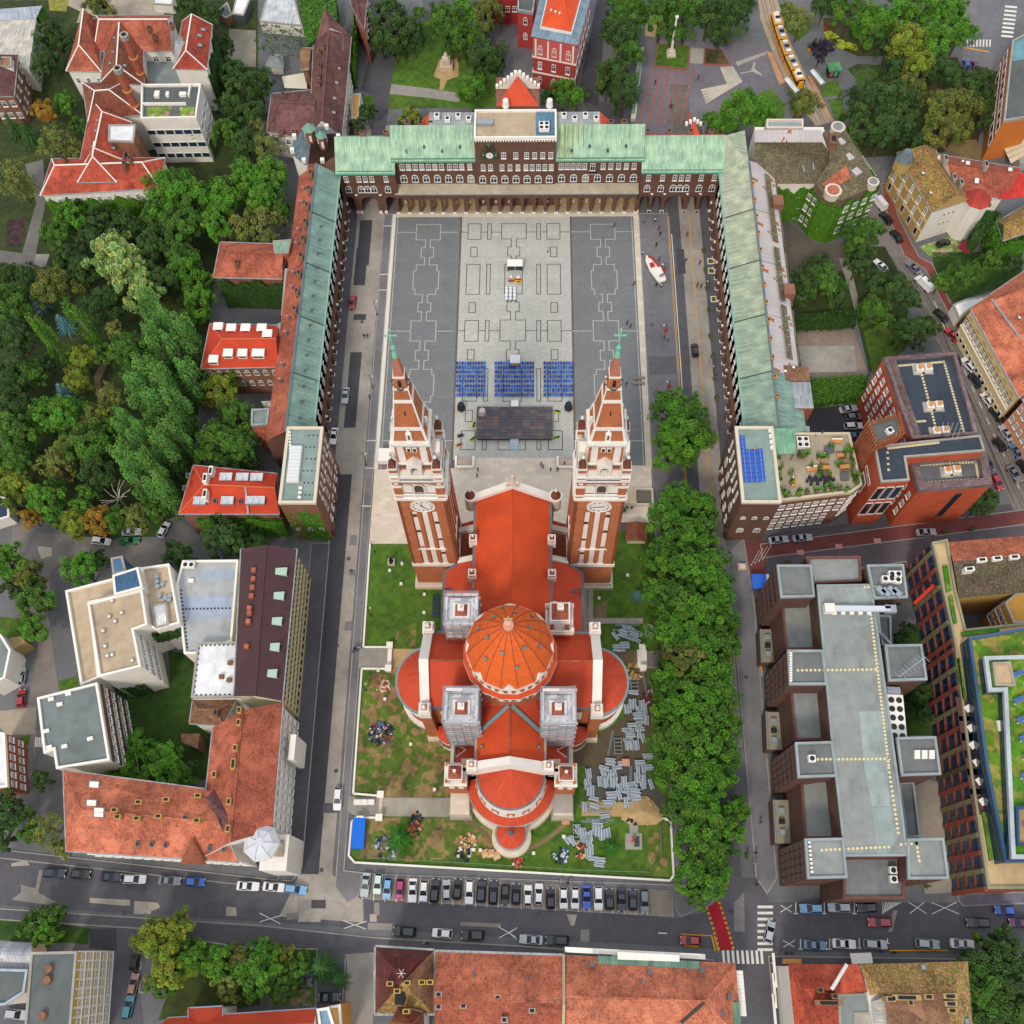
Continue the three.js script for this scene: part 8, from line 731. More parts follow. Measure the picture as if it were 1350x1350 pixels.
s('south_garden',M,[[-40,800],[150,800],[470,850],[460,930],[-40,910]],S.grassDark,0.02);s('dark_court',M,[[470,850],[610,850],[610,970],[470,950]],S.roadDark,0.02);s('lane',M,[[620,780],[715,860],[700,950],[760,1420],[560,1420],[610,960]],S.road,0.016);s('south_garden',[N,M][1],[[1000,880],[1360,890],[1360,1250],[830,1330],[860,1240]],mat('#33421a','grass'),0.02);s('south_garden',N,[[0,910],[465,920],[440,1060],[0,1100]],S.grassDark,0.024);s('garden_parking',N,[[60,1170],[440,1150],[450,1260],[60,1250]],mat('#6d6353','dirt'),0.022);sl('court_paving',N,[[470,935],[610,935],[600,1420],[450,1420]],S.paving,0.04);s('alley',Q,[[-20,980],[60,990],[90,1420],[-40,1420]],S.walkDark,0.02);s('service_lane',L,[[740,480],[860,580],[900,1000],[1000,1420],[780,1420],[650,700]],mat('#6f6b6d','asphalt'),0.006);s('service_lane',Q,[[770,60],[900,80],[990,660],[830,670],[800,400]],mat('#9a9083','concrete'),0.006);s('yard_lawn',L,[[680,650],[830,640],[900,960],[880,1190],[730,1190],[720,960]],S.grassDark,0.012);slab('pavement',gp(Q,[[1000,668],[1400,655],[1400,720],[1030,735],[1000,700]]),mat('#6a6775','brick'),0.12);}
for(const [t,x,y] of [[F,545,335],[F,452,1250],[J,475,265],[J,487,328],[J,415,720],[N,333,545],[N,410,25],[N,1098,740],[O,160,770],[O,1168,760],[Gt,750,350],[Gt,836,432],[C,710,1165],[M,270,640],[M,752,640],[M,672,628],[M,650,765],[Q,470,960],[Q,90,835],[K,1160,235],[K,1245,885]]){const p=at(t,x,y),y0=0.145,m=G().frustum(p[0],p[1],0.0,y0,0.42,0.42,12);struct('manhole_cover',m,mat('#4a4746','concrete',0.7));}
// ---------------------------------------------------------------- trees
function crownGeo(R,Hh,clumps,leaves,ls,hue,shape='round',sd=1){  // leaf faces in clumps spread through the crown; colours differ from clump to clump
const keep=seed;seed=sd*7919+13;const g=new Geo();g.col=[1,1,1];
for(let i=0;i<clumps;i++){
const a=rnd()*6.283,s=shape==='column'?rr(-1,1) :Math.pow(rnd(),0.75)*1.7-0.72,k=shape==='column'?Math.sqrt(Math.max(0,1-s*s*0.85)) :Math.sqrt(Math.max(0,1-Math.min(1,s*s))),rad=(rnd()<0.8?rr(0.66,1.04) :rr(0.2,0.66))*(1+0.26*Math.sin(a*3+sd)+0.16*Math.sin(a*5+sd*2));
const cx=Math.cos(a)*k*R*rad,cz=Math.sin(a)*k*R*rad,cy=s*Hh*(0.85+0.2*rnd()),cr=R*(shape==='column'?0.34 :rr(0.1,0.24)),tn=rr(0.55,1.45),tone=[tn*rr(0.75,1.3),tn,tn*rr(0.7,1.3)],n=new THREE.Vector3(cx,cy*1.2+R*0.5,cz).normalize();
for(let j=0;j<leaves;j++){
const d=new THREE.Vector3(rr(-1,1),rr(-1,1),rr(-1,1));if(d.length()>1) d.normalize();d.multiplyScalar(cr);if(shape==='column'){d.y *= 2.6;}
const l=rr(0.8,1.25)*ls,m=n.clone().add(new THREE.Vector3(rr(-0.9,0.9),rr(-0.5,0.9),rr(-0.9,0.9))).normalize(),u=new THREE.Vector3(rr(-1,1),rr(-1,1),rr(-1,1)).cross(m).normalize(),v=u.clone().cross(m),q=(e,f)=>[cx+d.x+u.x*e*l+v.x*f*l,cy+d.y+u.y*e*l+v.y*f*l,cz+d.z+u.z*e*l+v.z*f*l],t=rr(0.7,1.3);
g.col=tone.map((x)=>0.72*x*t);g.tri(q(-0.75,-0.5),q(0.75,-0.45),q(0.05,0.95));
}
}
seed=keep;return g.geometry();
}
function coniferGeo(R,Hh,layers,per,sd,long){const keep=seed;seed=sd*6151;const g=new Geo();g.col=[1,1,1];for(let i=0;i<layers;i++){const t=i/layers,y=Hh*(0.06+0.92*t),r=R*Math.pow(1-t,0.8)+0.2,nb=Math.max(4,Math.round(per*(1-t*0.6)));for(let b=0;b<nb;b++){const a=(b+rnd())/nb*6.283,len=r*rr(0.75,1.12),steps=Math.max(3,Math.round(len/0.4)),tone=rr(0.75,1.25);for(let s=0;s<steps;s++){const f=(s+0.5)/steps,x=Math.cos(a)*len*f,z=Math.sin(a)*len*f,yy=y-(long?0.25 :0.35)*len*f*f+0.15*len*f,w=(long?0.4 :0.36)*(1.15-f*0.6);for(let e=0;e<(long?6 :4);e++){const k=a+rr(-1.4,1.4),q=(p,o)=>[x+Math.cos(k)*p-Math.sin(k)*o,yy+rr(-0.12,0.12),z+Math.sin(k)*p+Math.cos(k)*o];g.col=[0.72*tone*rr(0.8,1.2),0.72*tone,0.72*tone*rr(0.85,1.1)];g.tri(q(-w*0.4,-w*0.35),q(-w*0.4,w*0.35),q(w,0));}}}} seed=keep;return g.geometry();}
function trunkGeo(h,r,sp,sd,limbs=6){const keep=seed;seed=sd*3001;const g=new Geo();g.frustum(0,0,0,h*0.55,r,r*0.62,7);for(let i=0;i<limbs;i++){const a=i/limbs*6.283+rr(-0.4,0.4),y0=h*rr(0.36,0.55),p1=[Math.cos(a)*sp*0.4,y0+h*0.2,Math.sin(a)*sp*0.4],p2=[Math.cos(a+0.2)*sp*0.8,y0+h*rr(0.28,0.42),Math.sin(a+0.2)*sp*0.8];g.beam([0,y0,0],p1,r*0.55);g.beam(p1,p2,r*0.32);} seed=keep;return g.geometry();}
const leafMat=(hex)=>{const m=new THREE.MeshStandardMaterial({color:lin(hex).multiplyScalar(1/0.72),roughness:0.8,vertexColors:true});m.name='foliage_'+hex.slice(1);return m;};
const LM={b:leafMat('#4a7c16'),h:leafMat('#467614'),g:leafMat('#416a17'),d:leafMat('#34521b'),o:leafMat('#5c6624'),y:leafMat('#6f801f'),l:leafMat('#8aa458'),a:leafMat('#9a7420'),w:leafMat('#6f7a34'),u:leafMat('#5d9098'),p:leafMat('#4c7d2e'),n:leafMat('#3c6a2c'),v:leafMat('#2a1c33'),f:leafMat('#3a7a1c')};
const bark=mat('#5b4a3b','plaster'),barkPale=mat('#b3aa98','plaster');
const CG={r:[1,2,3,4,14,15].map((i)=>crownGeo(5,4.5,96,104,0.245,0,'round',i)),s:[5,6].map((i)=>crownGeo(2.6,2.5,48,84,0.2,0,'round',i)),w:[crownGeo(5,4.6,80,40,0.24,0,'round',9)],c:[7,8].map((i)=>crownGeo(2.4,8.5,60,56,0.25,0,'column',i)),k:[coniferGeo(3.4,9,14,11,3)],f:[coniferGeo(5.2,10,15,15,5,true)]};
const TG={r:trunkGeo(10,0.4,3.4,1),s:trunkGeo(5.4,0.2,1.6,2),c:trunkGeo(20,0.35,1.2,3),k:trunkGeo(9,0.22,0.5,4,3),x:trunkGeo(9,0.3,4.6,6,11)};
function tree(name,label,u,v,rpx,kind,group){
const conifer=kind==='u'||kind==='n'||kind==='f',col=kind==='p'||kind==='q',base=conifer?(kind==='f'?10 :9) :col?20 :1;
let h=conifer?base*0.45 :col?11 :8;let r=rpx/pxm(u,v,h);if(!conifer&&!col){h=Math.min(10,2.2+r*1.25);r=rpx/pxm(u,v,h);}
const [x,z]=P(u,v,h),o=thing(name,label,'tree',[x,0,z],rr(0,6.28),group),crown=(g,s,y,m)=>{const c=mesh('crown',g,m,o);c.scale.set(s[0],s[1],s[2]);c.position.y=y;return c;},trunk=(g,s,sy,m=bark)=>{const c=mesh('trunk',g,m,o);c.scale.set(s,sy,s);};
if(kind==='x'){trunk(TG.x,1,1,barkPale);return o;}
if(conifer){const g=kind==='f'?CG.f[0] :CG.k[0],s=r/(kind==='f'?5 :3.2);trunk(TG.k,s,s);crown(g,[s,s,s],0,LM[kind]);return o;}
if(col){const s=r/2.3;trunk(TG.c,s,1,barkPale);crown(pick(CG.c),[s,1.15,s],11.5,LM[kind==='q'?'b' :'p']);return o;}
if(r<2.9){const s=r/2.7;trunk(TG.s,s,h/4.4);crown(pick(CG.s),[s,s*rr(0.9,1.1),s],h,LM[kind]);} else {const s=r/5.2,sy=Math.min(s,(h-1.2)/4)*rr(0.95,1.05);trunk(TG.r,s,h/7.6);crown(kind==='w'?CG.w[0] :pick(CG.r),[s*rr(0.94,1.06),Math.max(sy,s*0.75),s*rr(0.94,1.06)],h,LM[kind]);}
return o;
}
const KN={h:['broadleaf_tree','bright green broad-crowned tree'],b:['broadleaf_tree','bright green broad-crowned tree'],g:['broadleaf_tree','mid green round-crowned tree'],d:['dark_tree','dark green dense-crowned tree'],o:['olive_tree_crown','dull olive-green tree'],y:['yellowing_tree','yellow-green tree'],l:['pale_tree','pale green tree with light leaf clusters'],a:['autumn_tree','tree turning orange-yellow'],w:['birch_tree','thin feathery grey-green tree'],u:['blue_spruce','blue-grey spruce'],p:['poplar_tree','tall poplar with upright sprays'],q:['columnar_tree','narrow columnar bright tree'],n:['conifer_tree','dark conifer'],f:['larch_tree','bright conifer with arching branches'],v:['plum_tree','dark purple-leaved plum tree'],x:['dead_tree','bare pale dead tree']};
KN.o[0]='olive_green_tree';
function grove(where,group,list){for(const [u,v,r,k] of list) tree(KN[k][0],KN[k][1]+' '+where,u,v,r,k,group);}
grove('in the wooded park beside the clinic','trees of the wooded park',[[131,13,19,'o'],[250,8,20,'d'],[278,22,16,'d'],[66,46,18,'d'],[62,82,18,'d'],[90,62,12,'d'],[86,138,15,'b'],[104,165,12,'g'],[57,148,15,'a'],[15,165,14,'n'],[35,175,14,'n'],[72,188,22,'w'],[95,195,14,'w'],[20,238,25,'w'],[295,60,14,'d'],[305,95,18,'d'],[318,120,24,'d'],[340,108,20,'d'],[300,140,16,'d'],[330,150,20,'d'],[302,175,20,'g'],[325,190,20,'d'],[338,165,14,'w'],[352,196,20,'w'],[355,228,22,'b'],[325,232,22,'b'],[345,260,24,'b'],[350,292,22,'w'],[368,278,16,'g'],[352,322,16,'w'],[228,250,32,'b'],[262,262,26,'b'],[298,258,26,'b'],[285,295,24,'b'],[240,300,28,'g'],[205,285,20,'b'],[190,262,16,'g'],[130,290,20,'d'],[165,298,22,'d'],[98,285,20,'b'],[75,312,20,'g'],[120,318,20,'d'],[205,320,24,'d'],[318,300,20,'w'],[150,335,30,'l'],[188,352,22,'d'],[90,340,18,'d'],[240,338,22,'g'],[10,362,16,'d'],[36,362,16,'d'],[72,378,26,'o'],[108,360,20,'d'],[12,402,28,'g'],[18,445,24,'d'],[50,395,13,'u'],[82,425,14,'u'],[30,380,10,'n'],[165,362,28,'l'],[190,385,24,'l'],[145,395,20,'d'],[125,405,16,'d'],[215,372,22,'d'],[248,360,22,'b'],[262,398,24,'b'],[270,372,14,'b'],[112,432,9,'q'],[68,452,9,'q'],[108,472,17,'y'],[152,437,13,'w'],[168,462,25,'g'],[135,465,14,'g'],[205,415,13,'p'],[225,440,12,'p'],[245,425,18,'g'],[215,465,14,'p'],[238,470,12,'p'],[252,455,14,'p'],[22,492,24,'d'],[42,492,20,'g'],[15,530,26,'d'],[60,480,14,'d'],[102,502,18,'y'],[82,515,14,'u'],[145,522,18,'w'],[178,500,18,'g'],[205,505,14,'p'],[190,525,14,'p'],[225,520,14,'p'],[240,545,13,'p'],[212,545,14,'p'],[258,505,14,'p'],[55,552,24,'b'],[86,545,26,'b'],[122,548,16,'w'],[138,545,12,'y'],[25,572,30,'g'],[118,588,28,'g'],[148,568,18,'g'],[75,612,24,'w'],[92,592,18,'y'],[22,612,26,'g'],[132,622,26,'d'],[175,575,14,'p'],[195,590,14,'p'],[178,615,14,'p'],[205,625,13,'p'],[188,640,13,'p'],[225,600,13,'p'],[220,655,13,'p'],[212,562,24,'b'],[238,582,12,'p'],[240,615,14,'d'],[20,645,26,'y'],[62,658,26,'b'],[40,682,14,'a'],[10,622,20,'b'],[115,652,14,'b'],[155,655,14,'x'],[130,688,20,'a'],[98,690,20,'y'],[108,672,16,'b'],[180,682,20,'w'],[205,675,16,'g'],[150,685,18,'g'],[295,515,26,'y'],[312,548,24,'g'],[288,582,28,'g'],[318,590,24,'g'],[275,605,22,'g'],[300,612,20,'d'],[330,610,14,'d'],[272,525,14,'o']]);
grove('beside the lane below the park','trees along the park lane',[[8,742,26,'b'],[38,762,22,'o'],[48,790,24,'g'],[42,828,20,'b'],[108,752,24,'b'],[132,738,12,'d'],[20,775,16,'d'],[235,735,22,'d'],[298,712,30,'d'],[332,716,18,'d'],[255,745,12,'d'],[55,1028,13,'d'],[12,1070,26,'d'],[42,1098,17,'g'],[62,1092,22,'w'],[82,1118,14,'w'],[5,1105,16,'d']]);
grove('in the inner court behind the red-tiled tenement','trees in the tenement court',[[186,985,20,'b'],[215,1010,30,'b'],[165,1012,20,'b'],[240,1020,18,'g'],[200,1030,18,'b'],[150,1022,12,'g']]);
grove('in the gardens south of the street','trees of the south gardens',[[42,1222,18,'g'],[68,1208,17,'g'],[62,1232,17,'b'],[205,1238,28,'y'],[232,1228,24,'y'],[225,1275,30,'y'],[255,1262,24,'b'],[212,1298,18,'g'],[290,1272,24,'b'],[318,1265,20,'o'],[300,1298,20,'w'],[345,1258,22,'b'],[342,1288,30,'b'],[372,1262,16,'y'],[395,1275,18,'g'],[425,1275,24,'n'],[445,1292,16,'n'],[375,1300,18,'g']]);
grove('in the dense row along the street beside the church','row of street trees beside the church',[[885,538,28,'h'],[912,548,26,'g'],[898,575,30,'h'],[922,580,22,'h'],[882,600,22,'h'],[905,600,18,'g'],[890,662,26,'h'],[915,668,26,'h'],[878,682,26,'h'],[925,696,26,'g'],[898,710,32,'h'],[868,738,26,'h'],[900,752,34,'h'],[932,748,28,'h'],[945,778,24,'h'],[868,782,24,'h'],[892,792,32,'g'],[925,802,32,'h'],[955,815,22,'h'],[882,832,28,'h'],[915,838,30,'h'],[945,848,28,'g'],[962,848,16,'h'],[905,872,30,'o'],[935,882,28,'h'],[882,890,24,'h'],[915,915,32,'h'],[948,912,24,'h'],[885,935,28,'h'],[935,945,28,'g'],[958,955,22,'h'],[905,958,30,'h'],[882,975,28,'g'],[925,985,32,'h'],[955,995,22,'h'],[885,1012,24,'h'],[908,1025,32,'h'],[942,1032,28,'h'],[970,1068,20,'h'],[900,1065,28,'g'],[930,1075,30,'h'],[955,1092,24,'h'],[915,1105,28,'h'],[942,1120,24,'g'],[910,1150,24,'h'],[938,1158,26,'h'],[918,1182,16,'h']]);
grove('on the church lawn','conifers on the church lawn',[[526,1106,24,'f'],[806,1116,15,'f'],[842,780,9,'u']]);
grove('round the lawn and road behind the arcaded range','trees behind the arcaded range',[[512,22,24,'d'],[532,42,24,'d'],[502,52,18,'d'],[545,52,16,'d'],[520,62,14,'d'],[553,18,9,'b'],[588,28,24,'g'],[612,18,20,'b'],[602,52,20,'g'],[640,22,22,'o'],[628,48,14,'g'],[638,76,26,'d'],[655,85,14,'d'],[622,120,20,'b'],[542,155,15,'y'],[742,122,18,'b'],[760,128,14,'b'],[722,128,10,'g'],[826,18,26,'g'],[818,48,26,'d'],[828,72,20,'g'],[812,102,26,'d'],[822,128,20,'d'],[800,112,14,'d'],[535,170,12,'d'],[485,150,12,'d'],[470,165,10,'d']]);
grove('in the memorial square','trees of the memorial square',[[872,18,30,'g'],[905,22,26,'g'],[885,38,18,'g'],[935,15,28,'d'],[962,22,24,'d'],[950,45,16,'d'],[978,10,18,'d'],[978,142,28,'b'],[1002,152,20,'b'],[952,165,18,'b'],[935,158,10,'b'],[1055,28,18,'w'],[1040,15,12,'w'],[1083,66,14,'v'],[1060,138,20,'o'],[1088,5,18,'d'],[1122,10,26,'g'],[1150,32,26,'b'],[1135,42,14,'g'],[1185,22,26,'b'],[1218,15,26,'b'],[1252,18,24,'b'],[1265,45,20,'b'],[1235,55,24,'b'],[1195,58,26,'y'],[1172,62,18,'d'],[1210,85,22,'y'],[1180,92,18,'d'],[1238,92,20,'d'],[1195,115,20,'o'],[1148,138,30,'d'],[1178,132,28,'d'],[1132,165,24,'d'],[1165,172,28,'d'],[1190,158,22,'d'],[1240,145,28,'o'],[1265,140,24,'o'],[1238,172,26,'o'],[1262,168,20,'o'],[1212,190,16,'d'],[1285,112,22,'d'],[1262,105,18,'d'],[1298,140,14,'d'],[1311,103,8,'d'],[1310,122,10,'d'],[1300,162,10,'d']]);
grove('in the gardens along the tram avenue','garden trees along the avenue',[[1140,310,24,'g'],[1122,325,12,'g'],[1062,368,20,'d'],[1088,372,22,'g'],[1078,350,16,'d'],[1102,392,14,'d'],[1055,395,12,'d'],[1132,348,18,'d'],[1155,372,18,'d'],[1182,380,22,'d'],[1195,395,18,'d'],[1150,410,20,'g'],[1165,425,14,'g'],[1205,438,22,'d'],[1225,432,14,'d'],[1190,445,14,'d'],[1258,366,18,'g'],[1240,372,12,'b'],[1282,362,16,'g'],[1305,345,14,'g'],[1300,662,18,'d'],[1285,672,10,'d'],[1335,348,12,'d']]);
grove('beyond the mottled-roof house','trees beyond the mottled-roof house',[[1295,1268,30,'d'],[1325,1255,28,'d'],[1300,1305,32,'g'],[1335,1300,34,'d'],[1305,1338,28,'d'],[1345,1335,26,'g']]);
grove('in the gap beside the striped brick and glass front','trees in the service gap',[[1195,832,13,'d'],[1185,845,9,'d'],[1212,915,15,'d'],[1218,942,13,'d'],[1205,900,10,'d']]);
// ---------------------------------------------------------------- vehicles
const CC={white:'#e3e4e6',silver:'#a9b0b8',grey:'#6d747c',black:'#17191d',navy:'#152038',red:'#a3121c',blue:'#1552b8','sky blue':'#6fa3cf','steel blue':'#58789a',teal:'#3f7f8c',magenta:'#a0185c',green:'#1f7a3a',bronze:'#8d6f63',purple:'#5c1f57','pale mint':'#bfd6d0'};
const paint={};for(const k in CC){paint[k]=new THREE.MeshPhysicalMaterial({color:lin(CC[k]),roughness:0.42,clearcoat:0.8,clearcoatRoughness:0.12});paint[k].name='paint_'+k.replace(' ','_');}
const CT={hatchback:[4.0,0.87,1.48,0.88,-0.95,1.9,0.95,0.5],saloon:[4.6,0.89,1.42,0.86,-0.85,1.7,0.95,0.85],estate:[4.6,0.9,1.5,0.9,-0.95,2.2,0.95,0.45],'off-roader':[4.5,0.94,1.72,1.0,-0.9,2.15,0.8,0.4],van:[5.5,1.0,2.35,1.05,-1.6,2.68,0.7,0.05]};
const carProto={};
function carModel(type){
if(carProto[type]) return carProto[type];
const [Lc,w,H,yb,c0,c1,f0,f1]=CT[type],o=new THREE.Group(),l=Lc/2,st=[[-l,0.7,0.58],[-l+0.12,0.88,0.7],[-l+0.5,0.97,yb-0.12],[c0-0.15,1,yb],[c1-0.05,1,yb+0.02],[l-0.12,0.95,yb-0.03],[l,0.84,yb-0.2]].map(([z,k,y])=>[[0.86*w*k,0.2,z],[w*k,0.45,z],[w*k*0.99,y-0.12,z],[w*k*0.9,y,z]]),g=G();
for(let i=0;i+1<st.length;i++){for(const e of [-1,1]) for(let j=0;j<3;j++){const m=(p)=>[p[0]*e,p[1],p[2]];g.quad(m(st[i][j]),m(st[i+1][j]),m(st[i+1][j+1]),m(st[i][j+1]));} const a=st[i][3],b=st[i+1][3];g.quad([-a[0],a[1],a[2]],a,b,[-b[0],b[1],b[2]]);} for(const s of [st[0],st[6]]) for(let j=0;j<3;j++) g.quad([-s[j][0],s[j][1],s[j][2]],s[j],s[j+1],[-s[j+1][0],s[j+1][1],s[j+1][2]]);
g.build('body',paint.white,o);const wb=w*0.9,wt=w*0.66,yt=H-0.06,B4=[[-wb,yb,c0],[wb,yb,c0],[wb,yb,c1],[-wb,yb,c1]],T4=[[-wt,yt,c0+f0],[wt,yt,c0+f0],[wt,yt,c1-f1],[-wt,yt,c1-f1]];
['windscreen','side_window','rear_window','side_window'].forEach((n,i)=>{const j=(i+1) % 4;const solid=type==='van'&&i>0;G().quad(B4[i],B4[j],T4[j],T4[i]).build(solid?'side_panel' :n,solid?paint.white :W.glass,o);});
{const r=G(),e=0.06;r.prism([[-wt-0.02,c0+f0-0.05],[wt+0.02,c0+f0-0.05],[wt+0.02,c1-f1+0.05],[-wt-0.02,c1-f1+0.05]],yt,yt+e);for(const k of [0,1,2,3]) r.beam(B4[k],T4[k],0.09);r.build('roof',paint.white,o);}
for(const [x,z] of [[-1,-1],[1,-1],[1,1],[-1,1]]){const wg=G().frustum(0,0,-0.11,0.11,0.32,0.32,12,true,0,true),m=wg.build('wheel',W.black,o);m.rotation.z=Math.PI/2;m.position.set(x*(w-0.1),0.32,z*(l-0.85));} for(const e of [-1,1]){G().box(e*w*0.62,0.56,-l+0.06,0.34,0.14,0.1).build('headlight',W.pale,o);G().box(e*w*0.68,0.66,l-0.05,0.24,0.16,0.08).build('tail_light',W.redPaint,o);G().box(e*(w+0.06),yb,c0+0.3,0.14,0.12,0.12).build('mirror',W.black,o);}
G().box(0,0.4,-l+0.02,w*1.1,0.14,0.06).build('bumper',W.black,o);return carProto[type]=o;
}
function cars(place,group,t,list){for(const [x,y,c,type,deg] of list){const [px,pz]=at(t,x,y,0.7),o=carModel(type).clone();o.name=numbered(type==='van'?'delivery_van' :'car');o.position.set(px,0.07,pz);o.rotation.y=-(deg+rr(-2.5,2.5))*Math.PI/180;o.userData={label:c+' '+type+' '+place,category:type==='van'?'van' :'car',group};for(const k of o.children) if(k.material===paint.white) k.material=paint[c];scene.add(o);}}
const Hb='hatchback',Sd='saloon',Es='estate',Of='off-roader';
cars('in the bay row below the church lawn','cars in the bay row below the church lawn',N,[[563,620,'silver',Sd,182],[628,615,'pale mint',Hb,183],[678,640,'sky blue',Hb,183],[743,645,'magenta',Hb,181],[810,650,'white',Sd,181],[868,652,'white',Hb,181],[927,652,'black',Es,1],[988,650,'silver',Hb,358],[1045,645,'black',Hb,1],[1107,658,'white',Es,182],[1170,652,'navy',Of,1],[1233,662,'navy',Es,1],[1295,672,'black',Hb,181]]);
cars('in the bay row below the church lawn','cars in the bay row below the church lawn',O,[[42,670,'navy',Hb,1],[103,678,'white',Hb,1],[160,670,'white',Hb,1],[222,693,'black',Hb,1],[290,690,'white',Hb,181],[350,690,'white',Hb,181],[410,685,'blue',Sd,181],[472,692,'white',Of,181],[530,697,'black',Hb,1],[592,698,'navy',Sd,181],[652,700,'navy',Hb,1],[713,708,'grey',Es,181]]);
cars('parked along the south kerb opposite the bay row','cars along the south kerb',N,[[768,866,'black',Of,272],[965,875,'white',Hb,272],[1125,885,'black',Of,272]]);cars('parked along the south kerb opposite the bay row','cars along the south kerb',O,[[120,908,'silver',Sd,272],[257,912,'black',Es,272],[955,912,'red',Hb,272]]);
cars('along the kerb of the red-tiled tenement','cars along the tenement kerb',M,[[285,560,'navy',Es,92],[422,565,'black',Hb,92],[578,580,'navy',Sd,92],[705,592,'white',Es,92],[888,600,'grey',Sd,92],[1020,606,'blue',Hb,92],[1298,628,'white',Sd,92]]);cars('along the kerb of the red-tiled tenement','cars along the tenement kerb',N,[[85,633,'white',Sd,92],[196,645,'sky blue',Es,94]]);
cars('beside the yellow banded office','cars beside the yellow office',M,[[698,1145,'bronze',Hb,4],[672,1260,'teal',Es,4],[708,1010,'black',Hb,4],[802,858,'white',Hb,10],[85,1300,'silver',Es,95]]);cars('under the trees by the red villa','cars by the red villa',N,[[370,1210,'navy',Sd,88],[230,1140,'black',Hb,80]]);
cars('along the street beside the square','cars on the street beside the square',F,[[497,232,'red',Hb,182],[458,720,'silver',Sd,182],[397,932,'white',Sd,182]]);cars('along the street beside the church lawn','cars on the street beside the church lawn',N,[[418,172,'white',Es,182]]);cars('driving on the yellow-lined street','cars on the yellow-lined street',Gt,[[977,482,'black',Hb,1]]);
cars('in the cracked car park below the park','cars in the cracked car park',I,[[112,880,'silver',Hb,355],[112,995,'red',Hb,355],[678,170,'green',Sd,85],[530,172,'white',Es,95],[858,112,'white',Hb,20],[688,124,'silver',Sd,85]]);
cars('on the street below the long brown block','cars on the street below the brown block',Q,[[238,745,'sky blue',Es,270],[385,740,'silver',Es,270],[527,742,'navy',Hb,270],[595,818,'red',Es,272],[1110,820,'navy',Es,272],[1250,755,'blue',Hb,272],[1325,820,'purple',Hb,272],[257,937,'steel blue',Sd,92],[408,930,'white',Sd,92],[572,932,'silver',Es,92],[845,930,'silver',Es,92],[1027,930,'white',Sd,92],[18,868,'silver',Hb,20]]);
cars('in the small asphalt court by the roof terrace','cars in the asphalt court',Ht,[[430,790,'silver',Sd,80],[460,832,'grey',Hb,85],[458,880,'white',Es,88],[468,932,'steel blue',Sd,85],[185,895,'white',Hb,95]]);
cars('on the tram avenue','cars on the tram avenue',Ht,[[600,40,'white',Sd,328],[772,50,'grey',Sd,326],[915,300,'black',Sd,328],[972,400,'red',Sd,330],[992,530,'black',Hb,155],[1058,558,'white',Es,332],[1095,640,'navy',Es,334],[1157,740,'white',Hb,334],[1205,818,'black',Sd,336],[1255,915,'silver',Sd,336],[1225,980,'black',Hb,148],[1308,1010,'steel blue',Sd,336],[1160,1075,'navy',Hb,160],[1300,1130,'grey',Sd,155],[1345,1090,'black',Hb,338],[1210,1175,'red',Hb,160],[825,135,'white','van',328]]);cars('on the tram avenue','cars on the tram avenue',D,[[590,1060,'white','van',335],[627,1140,'black',Es,335],[683,1235,'black',Sd,335]]);
cars('at the crossroads by the orange block','cars at the crossroads',D,[[1048,335,'blue',Hb,5],[1093,340,'purple',Hb,5],[1138,395,'navy',Sd,5],[1135,460,'navy',Sd,5]]);cars('in the yard of the ochre house','cars in the ochre house yard',D,[[930,1272,'black',Hb,70]]);cars('beside the red palace','cars beside the palace',B,[[1332,75,'silver',Hb,15]]);cars('on the red and grey brick street','cars on the brick street',L,[[65,165,'silver',Sd,85],[190,155,'silver',Sd,85],[838,125,'silver',Sd,88]]);
{// tram, five jointed sections following the bend
const o=thing('yellow_tram','yellow articulated tram with white roof gear on the curving track','tram'),pts=[[50,60],[68,130],[92,205],[122,285],[158,362],[185,420]].map(([x,y])=>at(D,x,y,3)),ym=mat('#e09a12',null,0.35);for(let i=0;i<5;i++){const a=pts[i],b=pts[i+1],L2=Math.hypot(b[0]-a[0],b[1]-a[1]),s=new THREE.Group();s.name='tram_section';o.add(s);s.position.set((a[0]+b[0])/2,0,(a[1]+b[1])/2);s.rotation.y=Math.atan2(b[0]-a[0],b[1]-a[1]);G().box(0,0.35,0,2.5,1.1,L2-0.5).build('lower_body',ym,s);G().box(0,1.45,0,2.46,1.0,L2-0.5).build('window_band',W.glass,s);G().box(0,2.45,0,2.5,0.5,L2-0.5).build('upper_body',ym,s);G().box(0,2.95,0,1.7,0.35,L2-1.6).build('roof_gear',i===0||i===4?W.pale :W.galv,s);for(let k=0;k<3;k++) G().box(0,3.3,-L2*0.3+k*L2*0.3,1.3,0.3,0.8).build('roof_box',k % 2?W.black :W.pale,s);G().box(0,0.4,L2/2,2.2,2.5,0.55).build('bellows',W.black,s);if(i===4) G().frustum(0,L2/2-0.3,0.4,2.9,1.25,1.0,8).build('cab_nose',ym,s);} rebase(o);}
